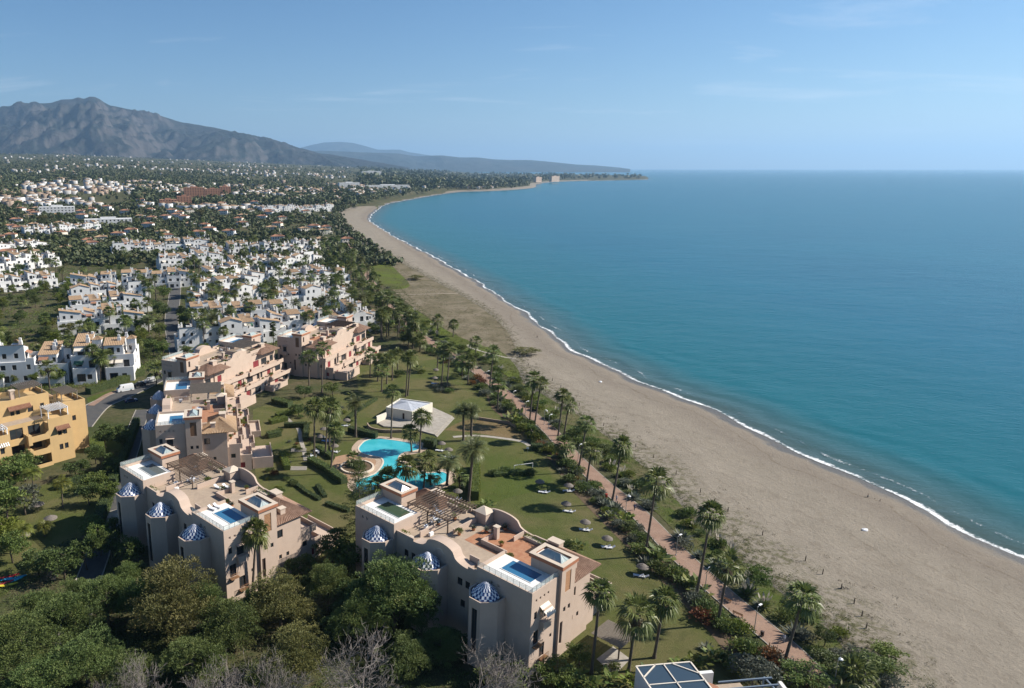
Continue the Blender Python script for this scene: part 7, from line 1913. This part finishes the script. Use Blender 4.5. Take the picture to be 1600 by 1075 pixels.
# ---- potted plants on the terraces
pot_me = MB().lathe([(.02, 0), (.26, 0), (.36, .5), (.3, .5), (.28, .42), (.02, .42)], k=10).mesh('pot', M['pot'])
rp = random.Random(12)
for T, nm, n in ((aptB, 'front domed building', 9), (aptA, 'left domed building', 8), (aptC, 'middle domed building', 14), (aptD, 'first red-shuttered building', 16), (aptE, 'second red-shuttered building', 16)):
    for i in range(n):
        if T in (aptA, aptB) or i < 5: lx, ly, z = rp.uniform(8.5, 17), rp.uniform(7, 30), 12.94
        else: z, lx = rp.choice(((7.22, rp.uniform(18.9, 20.6)), (3.62, rp.uniform(21.6, 23.6)))); ly = rp.uniform(2.5, 41)
        x, y = on_roof(T, lx, ly); k = rp.choice(('green', 'bright', 'green', 'dark', 'blade', 'spiky')); sz = rp.uniform(.6, 1.15)
        e = thing('potted_plant', '%s potted plant on the terraces of the %s, by height' % (ORD[i], nm), 'potted plant', (x, y, z), 0, 'terrace pot plants'); link('pot', pot_me, e, None, None, (1.1, 1.1, 1)); link('foliage', SHRUBS[k][0], e, (0, 0, .4), rp.random() * 6, (sz, sz, sz))
# terrace tables and awnings for life on the roofs
tab = MB(); tab.lathe([(.02, .72), (.62, .72), (.62, .76), (.02, .76)], k=12); tab.tube([(0, 0, 0), (0, 0, .72)], .05, 5); tab_me = tab.mesh('table', M['lounger'])
ch = MB(); ch.box(-.22, .22, -.22, .22, .42, .46); ch.box(-.22, .22, .19, .23, .46, .92); [ch.bar((a, b, 0), (a, b, .42), .04) for a in (-.19, .19) for b in (-.19, .19)]; ch_me = ch.mesh('chair', M['lounger'])
def dining(x, y, z, where):
    tag(link('garden_table', tab_me, None, (x, y, z)), 'round white table ' + where, 'table')
    for j in range(4): a = j * 1.57 + .4; tag(link('garden_chair', ch_me, None, (x + 1.0 * math.cos(a), y + 1.0 * math.sin(a), z), a - 1.57), '%s white chair round the table %s' % (ORD[j], where), 'chair', 'chairs round white tables')
dining(*G(488, 716), .03, 'under the palm trio'); dining(*G(496, 708), .03, 'behind the palm trio'); dining(*on_roof(aptB, 9.6, 29), 12.93, 'under the dark pergola of the front building'); dining(*on_roof(aptB, 12.5, 31), 12.93, 'at the far end of the dark pergola'); dining(*on_roof(aptA, 10, 28), 12.93, 'under the pergola of the left domed building'); dining(*on_roof(aptC, 10.5, 17), 12.95, 'on the roof of the middle domed building')

# ---- slatted garden pergola beside the front building
px_, py_ = G(958, 1012); pg = thing('garden_pergola', 'weathered slatted pergola on posts beside the front building', 'pergola', (px_, py_, 0), R(43))
for sx in (-2.2, 2.2):
    for sy in (-2.2, 2.2): MB().bar((sx, sy, 0), (sx, sy, 2.5), .2).build('post', M['darkwood'], pg)
for k in range(4): MB().bar((-2.7, -2.4 + k * 1.6, 2.6), (2.7, -2.4 + k * 1.6, 2.6), .1, .16).build('girder', M['darkwood'], pg)
for k in range(26): MB().bar((-2.7 + k * .216, -2.8, 2.74), (-2.7 + k * .216, 2.8, 2.74), .12, .07).build('slat', M['greywood'], pg)
sheet('pergola_patio', [(932, 1030), (958, 1010), (985, 1030), (960, 1056)], .05, M['concrete'])

# ---- beach posts and rope
BP = [(1353, 982), (1346, 963), (1334, 943), (1314, 920), (1285, 897), (1258, 876), (1191, 836), (1137, 799), (1094, 769), (1056, 741), (1021, 715), (993, 698), (968, 682), (943, 665), (905, 633), (876, 605), (863, 594), (826, 570)]
for i, (px, py) in enumerate(BP):
    x, y = G(px, py + 2, -.35); m = MB(); m.tube([(0, 0, -.4), (0, 0, .9), (.03, 0, 1.45)], [.10, .1, .08], 7); o = link('beach_post', m.mesh('beach_post', M['darkwood'], True), None, (x, y, -.35)); tag(o, '%s wooden post on the sand edge, counted up from the bottom right' % ORD[i], 'post', 'posts along the sand')
# driftwood shelter frame
x, y = G(1316, 922, -.4); dw = thing('driftwood_frame', 'heap of driftwood poles leaning together on the sand', 'driftwood', (x, y, -.4)); rd_ = random.Random(3)
for k in range(9): a = rd_.uniform(-.8, .8); MB().tube([(rd_.uniform(-2.2, 2.2), rd_.uniform(-.8, .8), .03), (rd_.uniform(-.8, .8), 0, rd_.uniform(.3, 1.0))], [.07, .04], 5).build('pole', M['greywood'], dw)
# small upturned boat and bundle
def boat(px, py, L, label):
    x, y = G(px, py, -.6); e = thing('small_boat', label, 'boat', (x, y, -.62), R(20)); m = MB(); n = 8; ring = []
    for i in range(n + 1):
        f = i / n * 2 - 1; w = .62 * (1 - abs(f) ** 2.4) + .03; ring.append([(f * L / 2, -w, .0), (f * L / 2, -w * .8, .34), (f * L / 2, 0, .52 * (1 - .3 * f * f)), (f * L / 2, w * .8, .34), (f * L / 2, w, 0)])
    for i in range(n):
        for j in range(4): m.quad(ring[i][j], ring[i + 1][j], ring[i + 1][j + 1], ring[i][j + 1])
    m.build('hull', M['lounger'], e, True); k = MB(); k.bar((-L / 2, 0, .45), (L / 2, 0, .45), .06, .12); k.build('keel', M['greywood'], e)
boat(1351, 829, 1.7, 'small white upturned boat out on the open sand'); boat(938, 597, 1.5, 'white upturned boat higher up the beach'); boat(655, 420, 3.4, 'pale boat on the sand beyond the meadow')

# ---- goal frame and sign on the lawn
x0, y0 = G(803, 738); x1, y1 = G(832, 734); gf = thing('goal_frame', 'white football goal frame behind the low hedge on the lawn', 'goal'); 
MB().tube([(x0, y0, 0), (x0, y0, 2)], .06, 6).build('post', M['whitemetal'], gf); MB().tube([(x1, y1, 0), (x1, y1, 2)], .06, 6).build('post', M['whitemetal'], gf); MB().tube([(x0, y0, 2), (x1, y1, 2)], .06, 6).build('crossbar', M['whitemetal'], gf)
x, y = G(824, 708); sg = thing('lawn_sign', 'small white sign board on a post at the lawn corner', 'sign', (x, y, 0), R(-10)); MB().bar((0, 0, 0), (0, 0, 1.8), .07).build('post', M['metal'], sg); MB().box(-.4, .4, -.05, -.02, 1.3, 1.85).build('board', M['whitemetal'], sg)

# ---- retaining walls on the dry lawn
for pts, h, l in [([(738, 654), (770, 659), (795, 663), (806, 669)], .9, 'low stone wall behind the dry lawn'), ([(826, 671), (833, 681), (846, 690)], 1.2, 'curved stone wall at the dry lawn end'), ([(574, 665), (580, 672), (600, 676), (628, 676)], 1.0, 'curved clay wall before the pool house')]:
    C = catmull(np.array(GL(pts)), [6] * (len(pts) - 1)); m = MB()
    for i in range(len(C) - 1): m.bar((*C[i], h / 2), (*C[i + 1], h / 2), .4, h)
    tag(m.build('garden_wall', pmat('stone_wall', (.24, .18, .125), (.33, .26, .19), 2.5, bump=.5)), l, 'wall')
# steps between garden levels
for i, (px, py) in enumerate([(466, 706), (466, 735)]):
    x, y = G(px, py); m = MB(); [m.box(-2.2, 2.2, k * .45, k * .45 + .44, -.1, .12 + .1 * k) for k in range(4)]; tag(m.build('garden_steps', M['concrete'], None, loc=(x, y, 0)), ('upper', 'lower')[i] + ' flight of pale garden steps on the slope lawn', 'steps')

# ---- vehicles
def car_mesh(L, W, H, kind):
    """body shell lofted through cross-sections along the length"""
    if kind == 'van': prof = [(-.5, .45, .95), (-.49, .95, 1), (-.47, 1.0, 1), (.2, 1.0, 1), (.3, .96, 1), (.40, .62, .98), (.49, .5, .94), (.5, .3, .9)]
    else: prof = [(-.5, .42, .9), (-.48, .62, .96), (-.40, .66, 1), (-.33, .92, .98), (-.1, 1.0, .98), (.1, .97, .98), (.24, .66, 1), (.46, .56, .96), (.5, .38, .88)]
    m = MB(); rings = []
    for f, h, w in prof:
        x = f * L; w = w * W / 2; z0 = .22; zt = h * H; zs = min(zt, H * .56); tw = w * (.84 if zt > H * .7 else .97)
        rings.append([(x, -w, z0), (x, -w, zs), (x, -tw, zt - .05), (x, -tw * .8, zt), (x, tw * .8, zt), (x, tw, zt - .05), (x, w, zs), (x, w, z0)])
    for i in range(len(rings) - 1):
        for j in range(7): m.quad(rings[i][j], rings[i + 1][j], rings[i + 1][j + 1], rings[i][j + 1])
    m.poly(rings[0]); m.poly(rings[-1][::-1]); return m, prof
M['tyre'] = pmat('tyre', (.02, .02, .02), rough=.8); M['head'] = pmat('headlight', (.7, .7, .68), rough=.15); M['tail'] = pmat('taillight', (.35, .02, .02), rough=.25)
def car(px, py, rz, kind, mat, label, L=4.3, W=1.8, H=1.5, stripe=None):
    x, y = G(px, py); e = thing('parked_' + ('van' if kind == 'van' else 'car'), label, kind, (x, y, .06), rz, 'vehicles parked by the road')
    m, prof = car_mesh(L, W, H, kind); b = m.build('body', mat, e)
    for sx in (-.31, .31):
        for sy in (-1, 1):
            w = MB(); w.tube([(sx * L, sy * (W / 2 - .2), .32), (sx * L, sy * (W / 2 + .01), .32)], .32, 12); wh = w.build('wheel', M['tyre'], e); r = MB(); r.tube([(sx * L, sy * (W / 2 + .012), .32), (sx * L, sy * (W / 2 + .02), .32)], .18, 10); r.build('rim', M['metal'], wh)
    z0, z1 = (H * .58, H * .88); x0, x1 = ((-.12, .3) if kind != 'van' else (.12, .34))
    for sy in (-1, 1):
        g = MB(); k = W / 2; g.quad((x0 * L - .55 * (kind != 'van'), sy * (k * .985 + .006), z0), (x1 * L * .62, sy * (k * .985 + .006), z0), (x1 * L * .42, sy * (k * .87 + .02), z1), (x0 * L - .3 * (kind != 'van'), sy * (k * .87 + .02), z1)); g.build('side_window', M['glass'], e)
    i0 = -4 if kind == 'van' else 5; a, b_ = prof[5 if kind != 'van' else 4], prof[6 if kind != 'van' else 5]
    g = MB(); xa, xb = a[0] * L, b_[0] * L; za, zb = a[1] * H + .02, b_[1] * H + .03; g.quad((xa, -W * .36, za), (xa, W * .36, za), (xb + .03, W * .42, zb), (xb + .03, -W * .42, zb)); g.build('windscreen', M['glass'], e)
    for sy in (-1, 1): MB().box(L * .478, L * .503, sy * W * .36 - .14, sy * W * .36 + .14, .55, .72).build('headlight', M['head'], e); MB().box(-L * .505, -L * .485, sy * W * .38 - .1, sy * W * .38 + .1, .62, .9).build('taillight', M['tail'], e)
    if stripe:
        for sy in (-1, 1): q = MB(); q.quad((-L * .46, sy * (W / 2 + .012), .7), (L * .05, sy * (W / 2 + .012), .7), (L * .12, sy * (W * .46 + .03), 1.75), (-L * .46, sy * (W * .46 + .03), 1.75)); q.build('side_panel', stripe, e)
    return e
WHT = pmat('white_paint', (.68, .69, .70), rough=.25, spec=.5); BLK = pmat('black_paint', (.022, .023, .026), rough=.2, spec=.6); SIL = pmat('silver_paint', (.32, .33, .34), rough=.25, spec=.6); BLU = pmat('dark_blue_paint', (.02, .04, .09), rough=.2, spec=.6)
car(196, 611, R(215), 'van', WHT, 'white van with a pale blue side panel parked on the road', 5.9, 2.05, 2.5, pmat('sky_blue_panel', (.20, .45, .55), (.55, .62, .66), 1.2))
car(218, 603, R(212), 'car', BLK, 'black car parked behind the white van', 4.5, 1.85, 1.62); car(236, 597, R(212), 'van', WHT, 'small white van parked farthest up the road', 4.3, 1.8, 1.85); car(205, 628, R(30), 'car', BLU, 'dark blue car in the shade across from the van', 4.2, 1.8, 1.45)
for i, (px, py, m_) in enumerate([(80, 447, SIL), (88, 446, WHT), (97, 445, SIL), (78, 452, WHT), (88, 451, BLK), (104, 441, WHT), (106, 436, SIL)]): car(px, py, R(20), 'car', m_, '%s %s car in the small car park by the left lawn' % (ORD[i], 'white' if m_ is WHT else 'black' if m_ is BLK else 'silver'))

# ---- kayaks in the lower left corner
def kayak(px, py, rz, mat, label, z=.15):
    x, y = G(px, py); e = thing('kayak', label, 'kayak', (x, y, z), rz, 'kayaks in the corner'); m = MB(); n = 12; L = 4.2; ring = []
    for i in range(n + 1):
        f = i / n * 2 - 1; w = .40 * (1 - abs(f) ** 2.6) + .015; up = .14 * f * f; ring.append([(f * L / 2, -w, .2 + up), (f * L / 2, -w * .55, .02 + up), (f * L / 2, w * .55, .02 + up), (f * L / 2, w, .2 + up), (f * L / 2, w * .5, .3 + up), (f * L / 2, -w * .5, .3 + up)])
    for i in range(n):
        for j in range(6): m.quad(ring[i][j], ring[i + 1][j], ring[i + 1][(j + 1) % 6], ring[i][(j + 1) % 6])
    m.build('hull', mat, e, True); s = MB(); s.lathe([(.3, .31), (.34, .36), (.28, .36), (.25, .25), (.02, .24)], k=10); s.build('cockpit', M['tyre'], e)
for i, (px, py, c, l) in enumerate([(2, 908, (.02, .30, .42), 'turquoise kayak at the left edge'), (12, 904, (.42, .03, .03), 'red kayak second from the left edge'), (18, 910, (.03, .36, .48), 'light blue kayak in the middle of the heap'), (10, 917, (.50, .42, .04), 'yellow kayak lowest in the heap'), (24, 905, (.04, .28, .44), 'blue kayak at the right of the heap'), (4, 915, (.40, .04, .05), 'red kayak lowest at the left edge')]):
    kayak(px, py, R(18 + 9 * (i % 3)), pmat('kayak_%d' % i, c, rough=.35), l, .1 + .12 * (i % 2))

# ---- people
def body_mesh(name, pts, edges):
    me = bpy.data.meshes.new(name + '_rig'); me.from_pydata([p[0] for p in pts], edges, []); ob = bpy.data.objects.new(name + '_rig', me); COL.objects.link(ob)
    md = ob.modifiers.new('s', 'SKIN'); md.use_smooth_shade = True
    sk = me.skin_vertices[0].data
    for i, p in enumerate(pts): sk[i].radius = (p[1], p[2] if len(p) > 2 else p[1])
    sk[0].use_root = True; ob.modifiers.new('d', 'SUBSURF').levels = 2
    dg = bpy.context.evaluated_depsgraph_get(); out = bpy.data.meshes.new_from_object(ob.evaluated_get(dg)); out.name = name
    bpy.data.objects.remove(ob); return out
def stand(st=.0, arm=.1, bend=0.0):
    f = st
    P_ = [((0, 0, .95), .15, .11), ((0, 0, 1.15), .13, .10), ((0, -bend * .1, 1.35), .17, .11), ((0, -bend * .15, 1.48), .07), ((0, -bend * .2, 1.56), .06), ((0, -bend * .22, 1.66), .10, .11), ((0, -bend * .22, 1.76), .07),
          ((.18, -bend * .12, 1.40), .06), ((.25, arm * .4, 1.13), .045), ((.26, -arm, .90), .035), ((.26, -arm - .03, .80), .04, .02), ((-.18, -bend * .12, 1.40), .06), ((-.25, -arm * .3, 1.13), .045), ((-.26, arm * .6 - .1, .90), .035), ((-.26, arm * .6 - .12, .80), .04, .02),
          ((.10, 0, .88), .095), ((.11, -f * .6, .50), .07), ((.11, -f, .10), .05), ((.11, -f - .14, .05), .045, .035), ((-.10, 0, .88), .095), ((-.11, f * .5, .50), .07), ((-.11, f, .12), .05), ((-.11, f - .13, .05), .045, .035)]
    E_ = [(0, 1), (1, 2), (2, 3), (3, 4), (4, 5), (5, 6), (2, 7), (7, 8), (8, 9), (9, 10), (2, 11), (11, 12), (12, 13), (13, 14), (0, 15), (15, 16), (16, 17), (17, 18), (0, 19), (19, 20), (20, 21), (21, 22)]
    return P_, E_
def sit():
    P_ = [((0, 0, .18), .16, .13), ((0, -.02, .40), .14, .11), ((0, -.05, .62), .17, .11), ((0, -.07, .74), .07), ((0, -.09, .82), .06), ((0, -.10, .92), .10, .11), ((0, -.10, 1.01), .07), ((.18, -.05, .64), .06), ((.24, -.2, .45), .045), ((.14, -.42, .42), .035), ((-.18, -.05, .64), .06), ((-.24, -.2, .45), .045), ((-.14, -.42, .42), .035), ((.11, -.1, .16), .09), ((.14, -.42, .46), .07), ((.13, -.66, .10), .05), ((.13, -.8, .05), .045), ((-.11, -.1, .16), .09), ((-.14, -.42, .46), .07), ((-.13, -.66, .10), .05), ((-.13, -.8, .05), .045)]
    E_ = [(0, 1), (1, 2), (2, 3), (3, 4), (4, 5), (5, 6), (2, 7), (7, 8), (8, 9), (2, 10), (10, 11), (11, 12), (0, 13), (13, 14), (14, 15), (15, 16), (0, 17), (17, 18), (18, 19), (19, 20)]
    return P_, E_
def cloth_mat(i, shirt, trou, hair, zt=.92, zn=1.47, zh=1.68):
    t = NT('clothes_%d' % i); sp_ = t.n('SeparateXYZ'); t.l(t.coord('Object'), sp_.inputs[0]); z = sp_.outputs['Z']
    c = t.mix(t.rng(z, zt, zt + .01), trou, shirt); c = t.mix(t.rng(z, zn, zn + .01), c, (.42, .26, .18)); c = t.mix(t.rng(z, zh, zh + .01), c, hair); c = t.mix(t.rng(z, .1, .11), (.05, .04, .04), c); t.bsdf(c, .8, .2); return t.m
walk, still, seated = body_mesh('person_walking', *stand(.26, .2)), body_mesh('person_standing', *stand(.05, .08, .3)), body_mesh('person_sitting', *sit())
PEO = [(1355, 781, walk, .7, 'person in dark clothes walking at the water edge', (.03, .03, .04), (.04, .05, .08), SEA + .75), (1374, 786, seated, 1.2, 'person in black sitting on the wet sand', (.02, .02, .02), (.03, .03, .03), SEA + .8), (963, 783, walk, 2.4, 'person in a white top on the promenade by the palm', (.55, .55, .58), (.10, .14, .25), .1), (991, 797, walk, -.6, 'person in dark blue walking down the promenade', (.05, .08, .18), (.03, .03, .05), .1), (1224, 1004, still, 2.2, 'person in a pale top beside the bicycle', (.50, .54, .60), (.28, .30, .33), .1), (765, 600, walk, 2.3, 'person in black on the far promenade', (.02, .02, .03), (.03, .03, .04), .1), (839, 529, walk, 1.0, 'person in dark clothes on the sand by the thicket', (.04, .03, .03), (.03, .03, .03), -1.0), (612, 482, walk, 2.0, 'person far up the promenade near the palms', (.08, .08, .10), (.05, .05, .06), .1), (646, 421, still, 1.0, 'person on the sand beside the pale boat', (.04, .05, .06), (.04, .04, .04), -.5)]
for i, (px, py, me, rz, l, sh, tr_, z) in enumerate(PEO):
    x, y = G(px, py, z); m2 = me.copy(); m2.materials.clear(); zz = (.25, .72, .93) if me is seated else (.92, 1.47, 1.68); m2.materials.append(cloth_mat(i, sh, tr_, (.04, .025, .02), *zz)); m2.polygons.foreach_set('material_index', [0] * len(m2.polygons))
    tag(link('person', m2, None, (x, y, z), rz), l, 'person')
dgp = [((0, .3, .45), .13, .14), ((0, 0, .46), .11, .12), ((0, -.3, .48), .14, .16), ((0, -.45, .62), .08), ((0, -.55, .70), .08), ((0, -.72, .66), .04), ((.09, -.3, .28), .045), ((.09, -.31, .04), .03), ((-.09, -.3, .28), .045), ((-.09, -.29, .04), .03), ((.09, .3, .30), .06), ((.09, .38, .2), .035), ((.09, .34, .03), .03), ((-.09, .3, .30), .06), ((-.09, .38, .2), .035), ((-.09, .34, .03), .03), ((0, .5, .58), .03), ((0, .62, .72), .015)]
dog_me = body_mesh('dog', dgp, [(0, 1), (1, 2), (2, 3), (3, 4), (4, 5), (2, 6), (6, 7), (2, 8), (8, 9), (0, 10), (10, 11), (11, 12), (0, 13), (13, 14), (14, 15), (0, 16), (16, 17)]); dog_me.materials.append(pmat('dark_fur', (.03, .025, .02)))
x, y = G(1364, 783, SEA + .8); tag(link('dog', dog_me, None, (x, y, SEA + .8), 1.9), 'dark dog standing between walker and sitter on the wet sand', 'dog')
# bicycle
x, y = G(1218, 1004); bk = thing('bicycle', 'bicycle standing beside the person in a pale top', 'bicycle', (x, y, .1), R(30))
for sx in (-.52, .52):
    w = MB(); w.tube([(sx + .33 * math.cos(a), 0, .34 + .33 * math.sin(a)) for a in np.linspace(0, 6.2832, 17)], .025, 5, False); wh = w.build('wheel', M['tyre'], bk); s = MB(); [s.tube([(sx, 0, .34), (sx + .32 * math.cos(a), 0, .34 + .32 * math.sin(a))], .006, 3) for a in np.linspace(0, 5.8, 10)]; s.build('spokes', M['metal'], wh)
m = MB(); [m.tube([a, b], .022, 5) for a, b in (((-.52, 0, .34), (-.05, 0, .32)), ((-.05, 0, .32), (-.18, 0, .85)), ((-.18, 0, .85), (.38, 0, .82)), ((.38, 0, .82), (-.05, 0, .32)), ((-.52, 0, .34), (-.17, 0, .8)), ((.36, 0, .95), (.52, 0, .34)))]; m.build('frame', M['metal'], bk)
m = MB(); m.tube([(.3, -.28, 1.02), (.38, 0, .98), (.3, .28, 1.02)], .02, 5); m.build('handlebar', M['tyre'], bk); MB().box(-.3, -.06, -.08, .08, .86, .92).build('saddle', M['tyre'], bk)

# ================================================================== ordinal labels for the repeats in view
RN = ['the front row behind the ochre building', 'the second row behind the ochre building', 'the third row behind the ochre building', 'the row by the left lawn', 'the row behind the left lawn', 'the row facing the palm court', 'the first white row by the road', 'the second white row by the road', 'the row nearest the beach belt', 'the tall sunlit white row', 'the third white row by the road', 'the row stepping toward the beach', 'the small cluster by the meadow', 'the row backed by palms', 'the half-hidden inland row', 'the row uphill of the left lawn', 'the highest row at the left', 'the row between the palm courts', 'the long straight row near the bay', 'the fourth white row by the road', 'the row behind the tall sunlit one', 'the row under the inland villas', 'the fourth row behind the ochre building', 'the farthest row toward the bay', 'the row before the inland villas']
RMID = [np.array([G(*a), G(*b)]) for a, b, _ in ROWS]
def rename_near(group, fmt):
    obs = [o for o in COL.objects if o.get('group') == group and o.parent is None]; z = {}
    for o in obs:
        P = np.array([[o.location.x, o.location.y]]); k = int(np.argmin([dist(P, m_)[0] for m_ in RMID])); z.setdefault((o['category'], k), []).append(o)
    for (c, k), L in z.items():
        L.sort(key=lambda o: o.location.x / o.location.y)
        for i, o in enumerate(L): o['label'] = fmt % (c if c != 'tree' else 'bushy tree', ORD[i], RN[k])
for g_, f_ in (('palms among the townhouses', '%s, %s from left near %s'), ('palms of the beach belt', 'beach belt %s, %s from left near %s'), ('garden trees of the townhouses', '%s, %s from left near %s'), ('cypresses among the townhouses', 'slim dark %s, %s from left near %s')): rename_near(g_, f_)
for g_, what in (('villas inland', 'pale tile-roofed villa'), ('trees over the villas', 'large dark tree')):
    L = sorted([o for o in COL.objects if o.get('group') == g_ and o.parent is None], key=lambda o: o.location.y); nb = max(1, len(L) // 20)
    for b_ in range(nb):
        S_ = sorted(L[b_ * len(L) // nb:(b_ + 1) * len(L) // nb], key=lambda o: o.location.x / o.location.y)
        for i, o in enumerate(S_): o['label'] = '%s, %s from left in the %s band inland of the townhouses' % (what, ORD[i], ('nearest' if b_ == 0 else ORD[b_]))
